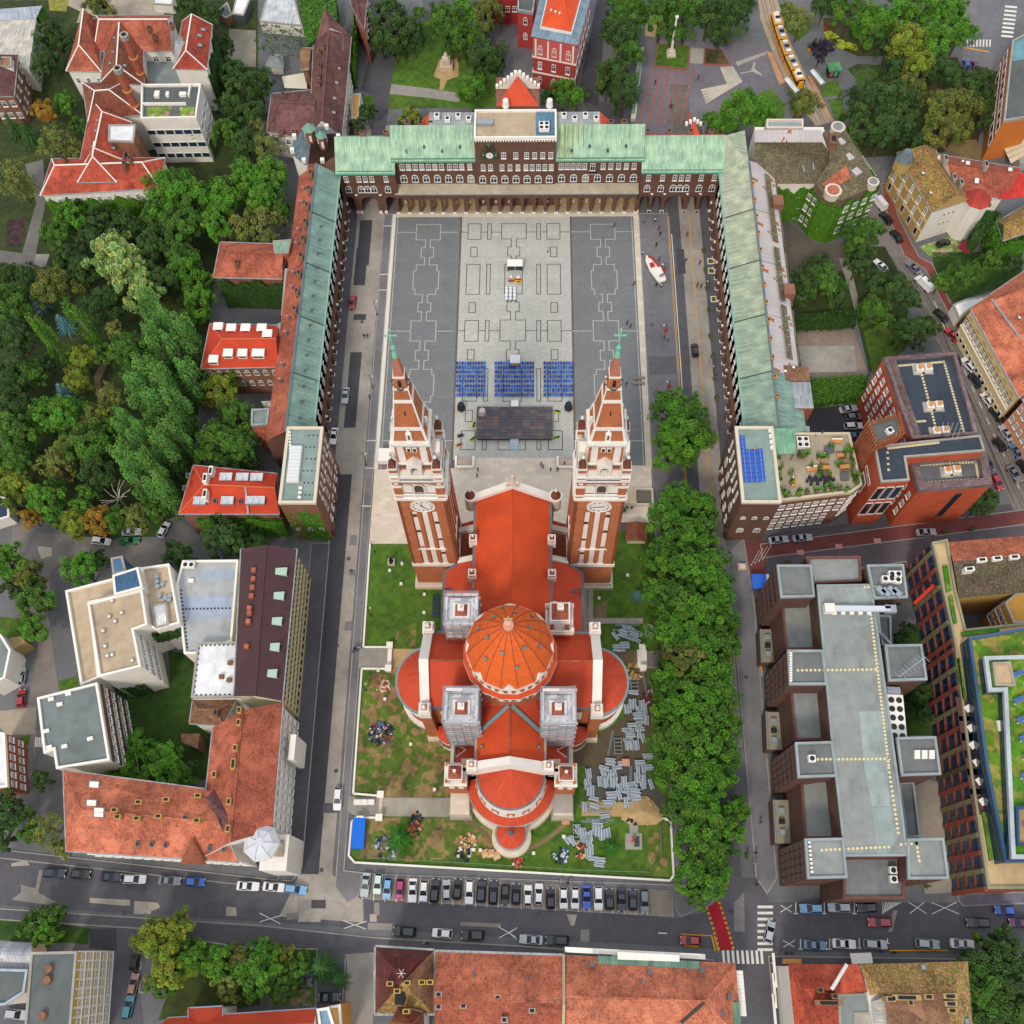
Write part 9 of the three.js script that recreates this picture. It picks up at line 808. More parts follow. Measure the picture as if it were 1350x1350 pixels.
// ---------------------------------------------------------------- people
const manGeo={};
function personGeo(pose,cols){
const key=pose+cols.join();if(manGeo[key]) return manGeo[key];const n=40,mc=new MarchingCubes(n,W.pale,false,false,30000),w=pose==='walk'?0.2 :0.03,B=[[[0,1.0,0],0.15,[0,1.4,0],0.17],[[0,1.4,0],0.13,[0,1.5,0],0.06],[[0,1.5,0],0.06,[0,1.62,0.01],0.1],[[0,1.62,-0.01],0.1,[0,1.66,0.01],0.1],[[-0.09,0.95,0],0.1,[-0.1,0.5,w],0.075],[[-0.1,0.5,w],0.075,[-0.1,0.08,w*0.6-w*0.9],0.055],[[0.09,0.95,0],0.1,[0.1,0.5,-w*0.3],0.075],[[0.1,0.5,-w*0.3],0.075,[0.1,0.08,-w*1.5],0.055],[[-0.1,0.06,-w*0.3],0.055,[-0.1,0.05,-w*0.3+0.16],0.045],[[0.1,0.06,-w*1.5],0.055,[0.1,0.05,-w*1.5+0.16],0.045],[[-0.19,1.4,0],0.07,[-0.25,1.12,-w*0.4],0.055],[[-0.25,1.12,-w*0.4],0.055,[-0.24,0.86,0.06],0.045],[[0.19,1.4,0],0.07,[0.25,1.12,w*0.4],0.055],[[0.25,1.12,w*0.4],0.055,[0.24,0.86,w+0.06],0.045],[[0,1.62,0.1],0.02,[0,1.6,0.115],0.02]];
const half=n/2,sc=0.92,d=new THREE.Vector3(),p=new THREE.Vector3(),a=new THREE.Vector3(),b=new THREE.Vector3();for(let z=0;z<n;z++) for(let y=0;y<n;y++) for(let x=0;x<n;x++){p.set((x-half)/half*sc,(y-half)/half*sc+0.9,(z-half)/half*sc);let m=9;for(const [q,r0,s,r1] of B){a.set(...q);b.set(...s);d.subVectors(b,a);const t=Math.max(0,Math.min(1,p.clone().sub(a).dot(d)/Math.max(1e-6,d.lengthSq()))),v=p.distanceTo(a.addScaledVector(d,t))-(r0+(r1-r0)*t),k=0.05,h=Math.max(0,k-Math.abs(m-v))/k;m=Math.min(m,v)-h*h*k/4;} mc.field[z*n*n+y*n+x]=-m;}
mc.isolation=0;mc.update();const c=mc.count ?? mc.geometry.drawRange.count,P0=new Float32Array(c*3),C0=new Float32Array(c*3),N0=Float32Array.from(mc.normalArray.subarray(0,c*3)),[top,leg,hair]=cols.map(lin),skin=lin('#b98468'),shoe=lin('#1c1a1a');for(let i=0;i<c;i++){const x=mc.positionArray[i*3]*sc,y=mc.positionArray[i*3+1]*sc+0.9,z=mc.positionArray[i*3+2]*sc;P0.set([x,y,z],i*3);const k=y>1.5?(y>1.66||z<0.02?hair :skin) :Math.abs(x)>0.2&&y<1.0?skin :y>0.95?top :y>0.1?leg :shoe;C0.set(k.toArray(),i*3);}
const g=new THREE.BufferGeometry();g.setAttribute('position',new THREE.BufferAttribute(P0,3));g.setAttribute('normal',new THREE.BufferAttribute(N0,3));g.setAttribute('color',new THREE.BufferAttribute(C0,3));return manGeo[key]=g;
}
const manMat=new THREE.MeshStandardMaterial({roughness:0.85,vertexColors:true});manMat.name='clothes';
const outfits=[['#d8d6e0','#23304a','#33241c','white top and dark blue trousers'],['#1b1c22','#1a1b20','#1d1714','black clothes'],['#20389a','#3a3d46','#4a3626','blue top and grey trousers'],['#a02f2c','#24252c','#1f1814','red top and dark trousers'],['#8f9aa8','#b5a58c','#6a4f36','grey top and beige trousers']];
function people(t,place,list,y=0.13){for(const [x,py,k,pose='walk',turn=0] of list){const o=outfits[k],[px,pz]=at(t,x,py,0.8),m=mesh('person',personGeo(pose,o.slice(0,3)),manMat);m.position.set(px,y,pz);m.rotation.y=turn;tag(m,'person in '+o[3]+(pose==='walk'?' walking ' :' standing ')+place,'person','people '+place);}}
people(Gt,'on the wide pavement by the inflatable',[[790,8,2,'walk',1],[810,40,0,'stand',2],[775,142,1,'stand',0],[800,146,0,'stand',3],[805,95,3,'stand',1]]);people(Gt,'beside the pots of the pale-roofed wing',[[990,145,2,'walk',1],[1010,150,1,'walk',1.2],[1042,128,0,'stand',2],[1045,145,3,'stand',5],[930,14,2,'walk',0],[1003,26,3,'walk',3],[1075,572,0,'stand',1],[1076,590,3,'stand',4],[1134,832,3,'walk',2],[1112,1215,0,'walk',0]]);people(Gt,'on the cobbled square',[[623,340,1,'walk',1],[641,356,1,'walk',1],[618,660,2,'walk',0.4],[466,200,4,'walk',3],[660,133,3,'walk',2],[295,1075,2,'walk',1]],0.03);people(C,'on the cobbled square',[[207,1310,0,'walk',1],[555,1180,2,'walk',2]],0.03);people(C,'on the street under the arches',[[770,1152,0,'walk',1],[788,1195,3,'stand',2],[935,1228,3,'walk',0],[705,1325,0,'walk',2],[775,1282,1,'stand',0],[795,1225,1,'walk',3]]);people(C,'in the memorial square',[[848,552,2,'walk',1],[856,558,1,'walk',1],[770,430,1,'walk',2],[945,462,4,'walk',0],[995,405,1,'stand',1]],0.03);people(F,'on the street beside the square',[[556,410,1,'walk',0],[573,411,2,'walk',0],[585,728,2,'walk',3]]);people(Gt,'on the stone terrace',[[172,1082,1,'walk',1],[182,1095,2,'walk',1],[222,1110,1,'stand',2],[258,1110,1,'walk',3]],0.33);people(F,'on the stone terrace',[[1152,1110,1,'stand',1],[1148,1140,2,'walk',2]],0.33);people(O,'on the pavement by the bay row',[[275,600,0,'walk',1.5],[312,612,1,'walk',1.5],[325,600,0,'walk',1.6]]);people(O,'beside the brown block',[[1320,295,2,'walk',0],[1295,455,1,'walk',1],[1290,505,4,'walk',2],[1300,620,1,'walk',0]]);people(J,'at the lawn gate',[[505,735,2,'walk',1],[515,742,1,'stand',2],[528,732,0,'walk',3],[498,752,2,'stand',0]]);people(Ht,'on the roof terrace',[[168,1090,0,'stand',1],[198,1085,2,'walk',2]],16.08);people(Q,'on the shop pavement',[[105,978,1,'walk',1],[135,980,3,'walk',2],[605,972,2,'walk',1],[670,975,1,'walk',3],[30,1030,0,'walk',0]]);people(N,'on the south pavement',[[870,922,0,'stand',1],[890,925,1,'stand',2]]);
// ---------------------------------------------------------------- things on the square and round the church
{// chairs in three blocks
const g=G();g.box(0,0.42,0,0.46,0.05,0.46);g.box(0,0.47,0.22,0.46,0.42,0.05);for(const [x,z] of [[-0.2,-0.2],[0.2,-0.2],[0.2,0.2],[-0.2,0.2]]) g.box(x,0,z,0.05,0.42,0.05);const cg=g.geometry(),cm=[mat('#1a55b4',null,0.5),mat('#2a74cc',null,0.5),mat('#164690',null,0.5)],rows=[479.3,485,491,497,503,509.3,515,521];
for(const [u0,u1,n,w] of [[600.8,640.6,11,'beside the draped loudspeaker'],[652,704.4,15,'behind the roofed lectern'],[716.2,756,11,'beside the dark loudspeaker stack']]) rows.forEach((v)=>{for(let i=0;i<n;i++){const u=u0+(u1-u0)*(i+0.5)/n,[x,z]=P(u,v,0.5);const m=mesh('plastic_chair',cg,pick(cm));m.position.set(x+rr(-0.05,0.05),0.03,z+rr(-0.04,0.04));m.rotation.y=Math.PI+rr(-0.06,0.06);m.scale.set(1.15,1,1.15);tag(m,'blue plastic chair in the seating block '+w,'chair','blue chairs in the block '+w);}});
}
{const o=thing('open_air_stage','low dark panelled stage between the chairs and the terrace','stage'),a=P(628.7,536,1.1),b=P(728.7,579,1.1),nx=10,nz=10,pm=['#544a50','#5c5157','#4c4a52','#60565a','#505058','#6a5a55'].map((h)=>mat(h,'plaster'));for(let i=0;i<nx;i++) for(let j=0;j<nz;j++){const w=(b[0]-a[0])/nx,d=(b[1]-a[1])/nz;G().box(a[0]+(i+0.5)*w,1.0,a[1]+(j+0.5)*d,w-0.04,0.12,d-0.04).build('deck_panel',pick(pm),o);} G().box((a[0]+b[0])/2,0,(a[1]+b[1])/2,b[0]-a[0]-0.6,1,b[1]-a[1]-0.6).build('skirt',W.black,o);rebase(o);
const st=(n,l,u,v,w,k)=>{const t=thing(n,l,'steps'),p=P(u,v,0.5);for(let i=0;i<7;i++) G().box(p[0],0.02,p[1]+k*(i-3)*0.34,w,0.15+(k>0?6-i :i)*0.13,0.34).build('tread',mat('#a9bccb','plaster'),t);rebase(t);};st('stage_steps','broad pale blue steps up to the stage from the terrace',678,586,2,1);{const t=thing('stage_ramp','short white ramp at the audience edge of the stage','ramp'),p=P(678.6,532,0.5);const g=G();g.quad([p[0]-1,0.05,p[1]-1.2],[p[0]+1,0.05,p[1]-1.2],[p[0]+1,1.05,p[1]+1.1],[p[0]-1,1.05,p[1]+1.1]);g.build('ramp_plate',W.pale,t);for(const e of [-1,1]) G().beam([p[0]+e,0.1,p[1]-1.2],[p[0]+e,1.1,p[1]+1.1],0.1,0.2).build('side_rail',W.galv,t);rebase(t);}
const lec=thing('roofed_lectern','small stand with white panelled roof behind the middle chairs','booth'),lp=P(679,474,2);for(let i=0;i<3;i++) G().box(lp[0]-0.85+i*0.85,2.2,lp[1],0.8,0.12,2.4).build('roof_panel',mat('#c9ced6','plaster'),lec);for(const [i,j] of [[-1,-1],[1,-1],[1,1],[-1,1]]) G().box(lp[0]+i*1.15,0,lp[1]+j*1.1,0.1,2.2,0.1).build('post',W.steel,lec);G().box(lp[0],0,lp[1],2,1,1.8).build('desk',mat('#b08a5c','plaster'),lec);rebase(lec);
const mix=thing('mixing_booth','control booth with white awning and dark window over wooden crates','booth'),mp=P(679,348,2);G().box(mp[0],2.4,mp[1],4,0.15,2.2).build('awning',W.pale,mix);G().box(mp[0],0,mp[1]+0.4,3.8,2.3,0.12).build('window_wall',W.glassBlue,mix);G().box(mp[0],0,mp[1]+0.48,0.08,2.3,0.08).build('mullion',W.pale,mix);for(const e of [-1,1]) G().box(mp[0]+e*1.9,0,mp[1],0.1,2.4,1.9).build('side_wall',W.steel,mix);rebase(mix);
for(const [u,v,k] of [[674,366,0],[683.5,366,0],[672,369.5,1],[676,369.5,1],[680.5,369.5,2],[685,369.5,2],[683.5,372.5,2]]){const p=P(u,v,0.3),t=thing('equipment_crate',['round white equipment cover','stack of red-brown crates','striped yellow and black crate'][k]+' below the control booth','crate',[p[0],0.03,p[1]],0,'crates below the control booth');if(!k) G().frustum(0,0,0,0.8,0.55,0.3,10).build('cover',W.pale,t);else {G().box(0,0,0,0.8,0.6,0.7).build('box',k===1?mat('#8d4a38','plaster') :W.yellow,t);G().box(0,0.6,0,0.82,0.08,0.3).build('strap',k===1?W.wood :W.black,t);}}
for(const [u,i] of [[667.8,0],[673,1],[678.4,2]]){const p=P(u,387,0.5),t=thing('wrapped_roll','long white wrapped roll lying below the control booth','roll',[p[0],0.04,p[1]],0,'white wrapped rolls');const g=G().frustum(0,0,-1.9,1.9,0.42,0.42,10,true,0,true),m=g.build('roll',mat('#dfe3ea','plaster'),t);m.rotation.x=Math.PI/2;m.position.y=0.42;for(const z of [-1.2,0,1.2]) G().box(0,0.02,z,0.88,0.84,0.08).build('strap',W.galv,t);G().box(0.3,0,2,0.6,0.2,0.2).build('foot',W.black,t);}
for(const [u,v,lab,c1] of [[636,545,'loudspeaker stack draped in pale cloth at the stage corner','#b9b4b0'],[608,537,'loudspeaker stack under a dark cover near the draped one','#1c2730'],[749.5,536.5,'dark loudspeaker stack on a red base by the far chairs','#222a33']]){const p=P(u,v,1),t=thing('loudspeaker_stack',lab,'loudspeaker',[p[0],0.03,p[1]]);G().box(0,0,0,1.4,0.5,1.4).build('base',c1==='#222a33'?mat('#9a4632',null) :W.wood,t);G().frustum(0,0,0.5,2.6,1.15,0.75,6,true,0.4).build('cover',mat(c1,'plaster'),t);}
for(const [u,v,c1,lab] of [[624,560,'#a8c416','lime green lighting case by the stage edge'],[623,578,'#a8c416','lime green case beside the scattered instruments'],[735,543,'#a8c416','lime green case at the far stage edge'],[734,576,'#a8c416','lime green case by the far pavement frame'],[605.5,586,'#d98a4a','orange guitar case on the paving'],[607,574,'#3b3f44','dark folded music stand pile']]){const p=P(u,v,0.3),t=thing('stage_case',lab,'case',[p[0],0.03,p[1]],rr(0,3));G().box(0,0,0,1.5,0.4,0.7).build('case',mat(c1,null,0.5),t);G().box(0,0.4,0.1,1.3,0.12,0.4).build('lid',W.black,t);}
{const p=at(Gt,768,60,0.8),t=thing('inflatable_slide','white and red inflatable boat shape on the wide pavement','inflatable',[p[0],0.13,p[1]],0.42);const pl=[[-0.9,4.2],[0.9,4.2],[1.3,0],[0.8,-3.4],[0,-4.6],[-0.8,-3.4],[-1.3,0]];G().prism(pl,0.1,0.8).build('hull',W.pale,t);for(let i=0;i<7;i++){const a=pl[i],b=pl[(i+1) % 7];G().beam([a[0],0.85,a[1]],[b[0],0.85,b[1]],0.5,0.5).build('tube',i===2||i===3?W.redPaint :W.pale,t);} G().box(-0.2,0.8,-1.4,1.2,0.3,1.4).build('seat',W.redPaint,t);G().frustum(0.2,2.6,0.8,1.3,0.4,0.3,8).build('vent',W.galv,t);}
for(const y of [628,655]){const p=at(Gt,685,y,0.4),t=thing('slatted_bench','long slatted bench at the square edge near the tower','bench',[p[0],0.06,p[1]],0,'benches at the square edge');for(const z of [-0.25,0,0.25]) G().box(0,0.4,z,2.9,0.07,0.2).build('slat',mat('#8f8574','plaster'),t);for(const e of [-1,1]) G().box(e*1.2,0,0,0.3,0.4,0.6).build('leg',W.concrete,t);}
{const p=at(Gt,625,1250,2.6),t=thing('cafe_parasol','square cream parasol over dark chairs on the terrace','parasol',[p[0],0.32,p[1]]);G().frustum(0,0,2.4,3.2,2.4,0.1,4,true,Math.PI/4).build('canopy',mat('#cbb89a','plaster'),t);G().box(0,0,0,0.1,2.6,0.1).build('pole',W.steel,t);for(const e of [-1,0,1]){const q=thing('cafe_chair','dark cafe chair under the square cream parasol','chair',[p[0]+e*1.1,0.32,p[1]+1.9],e,'cafe chairs on the terrace');G().box(0,0.4,0,0.5,0.06,0.5).build('seat',W.black,q);G().box(0,0.46,0.22,0.5,0.45,0.06).build('backrest',W.black,q);G().box(0,0,0,0.4,0.4,0.4).build('leg_frame',W.steel,q);}}
{const t=thing('terrace_pit','walled stone light pit beside the cream parasol','pit'),c=at(Gt,710,1252,0.6);for(const [x,z,sx,sz] of [[0,-2,4.4,0.4],[0,2,4.4,0.4],[-2,0,0.4,3.6],[2,0,0.4,3.6]]) G().box(c[0]+x,0,c[1]+z,sx,1.1,sz).build('wall',W.stone,t);G().box(c[0],0.33,c[1],3.6,0.04,3.6).build('floor',mat('#6d675d','concrete'),t);rebase(t);}}
// lamp posts, pots, tree pits
{const o=thing('street_lamp','tall black street lamp on the kerb between the square and the concrete street','lamp',[0,0,0],0,'street lamps beside the square');G().frustum(0,0,0,0.9,0.16,0.1,8).build('base',W.black,o);G().frustum(0,0,0.9,6.4,0.07,0.05,8).build('post',W.black,o);G().box(0.35,6.3,0,0.9,0.06,0.06).build('arm',W.black,o);G().frustum(0.7,0,5.9,6.3,0.24,0.12,8).build('lantern',W.pale,o);const at3=(t,x,y)=>{const p=at(t,x,y,0);return [p[0],0.12,p[1]];};const L1=[[F,625,300],[F,602,685],[F,568,1085],[J,612,230],[J,592,565],[J,568,955]];o.position.set(...at3(...L1[0]));L1.slice(1).forEach((p)=>copy(o,at3(...p),0));for(const p of [[Gt,815,425],[Gt,832,715],[Gt,808,110]]){const c=copy(o,at3(...p),Math.PI,'tall black lamp with red flower basket on the yellow-lined street','flower lamps on the yellow-lined street');G().frustum(0,0,3,3.7,0.3,0.65,8).build('flower_basket',mat('#8d2f26','leaf'),c);}}
[[1060,20],[1063,70],[1078,218]].forEach(([x,y])=>{const p=at(Gt,x,y),t=thing('tree_pit','square brown planting pit with pale rim on the arcade pavement','planter',[p[0],0.12,p[1]],0,'planting pits');for(const [a,b,c,d] of [[0,-0.8,1.8,0.2],[0,0.8,1.8,0.2],[-0.8,0,0.2,1.4],[0.8,0,0.2,1.4]]) G().box(a,0,b,c,0.15,d).build('rim',W.pale,t);G().box(0,0.01,0,1.4,0.05,1.4).build('soil',mat('#6b4a33','dirt'),t);});
const potC=crownGeo(0.6,0.6,14,18,0.16,0,'round',12);[[Gt,1030,65],[Gt,1040,160],[Gt,1048,270],[Gt,1058,412],[Gt,1068,515],[Gt,1077,628],[Gt,1088,738],[C,1022,1312],[O,1250,472],[L,118,280],[L,938,120],[L,1080,108],[Gt,605,1322],[Q,842,630]].forEach(([t,x,y],i)=>{const p=at(t,x,y,0.8),o=thing('potted_bush',i<8?'round bush in a pot on the arcade pavement' :i<9?'round bush in a pot beside the street trees' :i<12?'round bush in a pot on the brick street' :i<13?'low potted bush on the stone terrace' :'potted bush by the service lane gate','plant',[p[0],i===12?0.32 :0.1,p[1]],i,i<8?'potted bushes on the arcade pavement' :i<9||i>11?undefined :'potted bushes on the brick street');G().frustum(0,0,0,0.5,0.32,0.42,10).build('pot',W.tileBrown,o);const c=mesh('crown',potC,LM.g,o);c.position.y=1;});
{const q=gp(Ht,[[60,1050],[75,1100],[72,1150],[80,1215],[130,1120],[135,1170],[180,1035],[205,1030],[240,1085],[280,1040],[305,1035],[170,1228],[215,1222],[265,1215],[310,1205],[345,1198],[385,1200],[420,1212],[470,1165],[465,1135],[455,1085],[450,1050],[440,1000],[425,1000],[410,1025],[340,985],[385,1080],[285,1120],[330,1125],[110,1235]],16.9);q.forEach((p,i)=>{const o=thing('terrace_plant','leafy potted plant on the roof terrace of the brick house','plant',[p[0],16.06,p[1]],i,'terrace plants');G().box(0,0,0,0.8,0.45,0.8).build('pot',W.tileBrown,o);const c=mesh('crown',potC,i % 3?LM.b :LM.g,o),k=1.1+(i % 4)*0.25;c.position.y=0.9;c.scale.set(k,k,k);});}
// scaffold stock and building site goods
{const proto=[6,4,8].map((n,v)=>{const o=new THREE.Group();for(let i=0;i<n;i++) G().box((i-n/2+0.5)*0.34,(i % 2)*0.03,(hash2(i,v,3)-0.5)*0.5,0.3,0.1,3.2).build('plank',[W.galv,mat('#b4bfc8',null,0.45,{metal:0.3}),mat('#7f8a94',null,0.5,{metal:0.3})][(i*2+v) % 3],o);for(const z of [-1,1]) G().box(0,-0.12,z,n*0.34,0.1,0.1).build('bearer',W.wood,o);return o;});const frame=new THREE.Group();for(let i=0;i<5;i++) G().box(0,0,-2+i,1.9,0.35,0.12).build('rung',W.galv,frame);for(const e of [-1,1]) G().box(e*0.95,0,0,0.12,0.4,4.4).build('rail',W.galv,frame);proto.push(frame);const tower=new THREE.Group();for(const e of [-1,1]) G().box(e*0.22,0.3,0,0.07,0.07,7).build('chord',W.galv,tower);for(let i=0;i<11;i++) G().box(0,0.3,-3.2+i*0.64,0.44,0.06,0.06).build('lacing',W.galv,tower);G().box(0,0,0,0.07,0.07,7).build('chord',W.galv,tower);proto.push(tower);
const nm=['deck_bundle','deck_bundle','deck_bundle','scaffold_frame_stack','lattice_girder'],lb=['wide bundle of silver scaffold decks','narrow bundle of silver scaffold decks','broad heap of silver scaffold decks','stack of ladder-like silver scaffold frames','long silver lattice girder'];
const put=(t,where,l)=>l.forEach(([x,y,k,a])=>{const p=at(t,x,y,0.3),n=1+Math.floor(rnd()*3);for(let i=0;i<(k<3?n+1 :1);i++){const o=proto[k].clone();o.name=numbered(nm[k]);scene.add(o);o.position.set(p[0]+(i>1?rr(-1.8,1.8) :0),0.2+(i===1?0.28 :0),p[1]+(i>1?rr(-1.8,1.8) :0));o.rotation.y=a+rr(-0.1,0.1)+i*0.05;o.scale.set(k<3?0.6 :0.8,1,k<3?0.66 :0.8);tag(o,lb[k]+' '+where,'scaffold stock','scaffold stock '+where);}});
put(K,'between the transept and the street trees',[[560,670,1,0.6],[600,660,2,1.2],[655,665,0,1.2],[610,640,4,1.6],[610,720,2,1.5],[670,690,1,1],[735,660,0,1.2],[625,612,4,1.57],[660,915,3,0],[655,965,1,1.5],[650,1025,2,0],[700,1030,0,0],[680,1090,2,1.5],[650,1135,1,1.57],[535,1230,4,-0.2],[575,1245,3,0],[640,1190,1,1.5],[625,1240,0,0],[670,1240,0,0],[535,1330,2,1.5],[600,1335,1,1.5],[685,1180,1,0],[725,1110,1,0],[690,1335,0,1.5],[715,920,4,0.2]]);put(O,'behind the choir annex',[[420,40,0,0],[430,130,2,0],[415,90,1,0.2],[478,80,1,0.1],[508,85,0,0],[550,85,2,0],[605,80,0,0],[500,10,1,1.3],[540,155,2,1.57],[580,150,1,0.3],[520,195,0,1.57],[617,190,1,0.1],[640,70,4,0.02],[675,60,0,0],[710,70,1,0.1],[665,140,2,1.5],[680,30,1,0],[670,170,1,1.5],[440,225,4,1.4],[470,240,4,1.6],[450,210,1,1.2],[480,280,4,1.45],[450,290,4,1.5],[400,215,1,0],[360,350,3,0],[385,350,1,0.1],[420,370,2,0],[420,390,0,0.1],[470,340,2,0],[490,360,0,0],[470,310,1,1.5],[335,390,1,0.5],[430,440,0,0],[445,485,1,1.4],[480,490,1,1.5],[700,95,1,0.3]]);
const goods=(n,lab,cat,t,x,y,parts,turn=0,gy=0.04)=>{const p=at(t,x,y,0.4),o=thing(n,lab,cat,[p[0],gy,p[1]],turn);for(const [pn,sh,m] of parts){const g=G();sh(g);g.build(pn,m,o);} return o;};
goods('blue_tent','bright blue ridge tent inside the lawn corner','tent',N,530,355,[['sheet',(g)=>g.quad([-1.3,1.6,-3],[0,2.2,-3],[0,2.2,3],[-1.3,1.6,3]).quad([1.3,1.6,-3],[0,2.2,-3],[0,2.2,3],[1.3,1.6,3]),mat('#1470e0',null,0.5)],['wall',(g)=>g.prism(R4(-1.25,-2.9,1.25,2.9),0,1.6),mat('#1261c4',null,0.5)],['rolled_cover',(g)=>g.box(0.2,1.8,-3.2,1.4,0.25,0.4),W.pale]]);goods('tile_roof_hut','small hut with curved red tile roof by the terrace edge','hut',K,668,140,[['wall',(g)=>g.box(0,0,0,4.2,1.8,4),W.stone],['roof',(g)=>g.quad([-2.5,1.7,-2.4],[0,3,-2.4],[0,3,2.2],[-2.5,1.7,2.2]).quad([2.5,1.7,-2.4],[0,3,-2.4],[0,3,2.2],[2.5,1.7,2.2]),W.tileDark],['gable',(g)=>g.tri([-2.4,1.7,2.1],[2.4,1.7,2.1],[0,2.95,2.1]),mat('#8a7c4c','plaster')]]);
goods('ground_panel','dark six-bay solar panel on the lawn beside the nave','panel',J,932,510,[0,1,2,3,4].map((i)=>['panel',(g)=>g.box(0,0.1,-2.2+i*1.1,1.6,0.12,1.02),mat('#2c3a4c',null,0.3)]));goods('bronze_statue','seated black bronze figure on a stone block on the lawn','statue',J,700,285,[['plinth',(g)=>g.box(0,0,0,1.5,1.3,1.3),W.stone],['figure',(g)=>g.frustum(0,0,1.3,2.1,0.6,0.4,8).frustum(0,-0.1,2.1,2.7,0.42,0.2,8).frustum(0,-0.1,2.7,3.1,0.18,0.14,8).box(0,1.3,0.4,0.7,0.5,0.6),W.black]]);goods('white_sculpture','white kneeling stone figure by the bronze statue','statue',J,755,288,[['figure',(g)=>g.frustum(0,0,0,0.7,0.45,0.3,7).frustum(0,0,0.7,1.1,0.22,0.12,7),W.pale],['wreath',(g)=>g.frustum(0,-0.5,0,0.5,0.4,0.3,8),mat('#4a5a9a',null)]]);
[[J,690,325],[J,750,395],[J,872,450],[J,870,545],[J,665,998],[J,800,1235],[J,630,848],[N,925,122],[N,1130,437],[N,1165,440],[K,625,350],[K,475,470],[O,133,455],[O,290,368]].forEach(([t,x,y])=>{const p=at(t,x,y,0.3),o=thing('stone_block','small pale square stone block on the church lawn','block',[p[0],0.03,p[1]],0,'stone blocks on the lawn');G().box(0,0,0,0.7,0.3,0.7).build('base',W.stone,o);G().frustum(0,0,0.3,0.55,0.45,0.38,4,true,0.78).build('top',W.pale,o);});
const heap=(lab,t,x,y,r,n,cols)=>{const p=at(t,x,y,0.2),o=thing('rubbish_heap',lab,'heap',[p[0],0.03,p[1]]);o.userData.kind='stuff';for(let i=0;i<n;i++){const a=rnd()*6.28,d=Math.sqrt(rnd())*r;G().box(Math.cos(a)*d,Math.max(0,(r-d)*0.3)*rnd(),Math.sin(a)*d,rr(0.2,0.9),rr(0.1,0.35),rr(0.2,0.7),rnd()*3).build('scrap',mat(pick(cols),'plaster'),o);}};heap('heap of black, white and blue rubbish on the bare earth',J,645,1180,2.6,110,['#1c2026','#20283a','#c9ccd2','#4a6a94','#2b2f36','#8f3a34']);heap('small heap of red-brown tiles on bare earth',J,655,930,1.5,40,['#b0563c','#8d4632','#c9b08a','#d0cfc8']);heap('timber offcuts beside the dark skip by the apse',N,1100,400,1.9,40,['#c79d6c','#b3824f','#d8b98e','#c9c7c2']);heap('dark sacks in the mesh pen by the apse',N,1078,462,1.6,26,['#16202e','#1f3a40','#22262c','#c9ccd2']);heap('orange tile stacks beside the bright conifer',N,815,330,1.6,36,['#b8502e','#8a3a24','#d0a074','#3a3a3e']);heap('pallets and sheets under the bright conifer',N,668,420,2.6,60,['#7f93ab','#2b3442','#b9c6d6','#54606e','#8a7a66']);heap('blue tarpaulin bundle on the small lawn',O,272,465,1.7,34,['#16304e','#2f5a86','#1c2733','#b9c2cc']);heap('orange road barriers beside the apse',O,45,495,1.4,24,['#c4481c','#b8502e','#d8d4cc','#7a2c1c']);heap('sand pile by the street trees',O,700,235,3.2,8,['#b39a6c','#a88f62']);heap('dark netting at the sand pile',O,650,285,1.2,14,['#1d2430','#27303e']);heap('wood sheets and a dark box behind the choir annex',O,375,440,1.7,24,['#c79d6c','#d8b98e','#23262c','#b04a3a']);heap('red machine parts beside the scaffold decks',K,735,990,2,30,['#8d1f22','#6e1a1e','#3a3a3e','#a8a8aa']);heap('yellow boards by the transept',K,660,860,2,26,['#c99a4a','#b8813a','#d8b987']);heap('dark blue sack pile by the garden path',N,830,268,1.2,18,['#1f3550','#16202e','#c96a3a']);
{const p=at(O,700,240,0.4),m=G();for(let i=0;i<14;i++){const a=i/14*6.283,b=(i+1)/14*6.283,r=(t)=>4.2+0.6*Math.sin(t*3);m.tri([p[0]+Math.cos(a)*r(a),0.05,p[1]+Math.sin(a)*r(a)*0.7],[p[0]+Math.cos(b)*r(b),0.05,p[1]+Math.sin(b)*r(b)*0.7],[p[0],1.4,p[1]]);} tag(m.build('sand_mound',S.sand),'mound of yellow sand between the annex and the street trees','sand');}
for(const [x,y,s] of [[1190,458,1],[1220,458,1],[1247,470,1]]){const p=at(N,x,y,0.3),t=thing('cardboard_box','open cardboard box on the grass below the apse','box',[p[0],0.03,p[1]],rr(0,0.6),'cardboard boxes below the apse');G().box(0,0,0,1.5,0.4,1.6).build('box',W.cardboard,t);G().box(0,0.4,0.3,1.4,0.05,0.6).build('flap',mat('#d8b48e','plaster'),t);} for(const [x,y] of [[300,288],[615,-20]]) goods('brick_pallet',x<400?'pallet of pale red bricks on the lawn by the chapel' :'pallet of pale red bricks by the lattice girders','pallet',O,x,y,[['bricks',(g)=>g.box(0,0.15,0,1.6,0.6,1.3),mat('#c98f78','brick')],['pallet',(g)=>g.box(0,0,0,1.7,0.15,1.4),W.wood]]);
goods('red_winch','red winch with dark hatches on the paved lawn square','winch',O,655,390,[['stand',(g)=>g.box(0,0,0,0.4,1.2,0.4),W.redPaint],['arm',(g)=>g.beam([-0.6,1.2,0.4],[0.5,1.4,-0.6],0.2).beam([0.3,0.9,0.7],[-0.3,1.1,-0.6],0.16),W.redPaint]]);for(const y of [382,408]) goods('dark_hatch','square dark glazed hatch beside the red winch','hatch',O,674,y,[['frame',(g)=>g.box(0,0,0,1.1,0.2,1.1),W.steel],['pane',(g)=>g.box(0,0.2,0,0.9,0.04,0.9),mat('#22364c',null,0.2)]]).userData.group='hatches beside the winch';
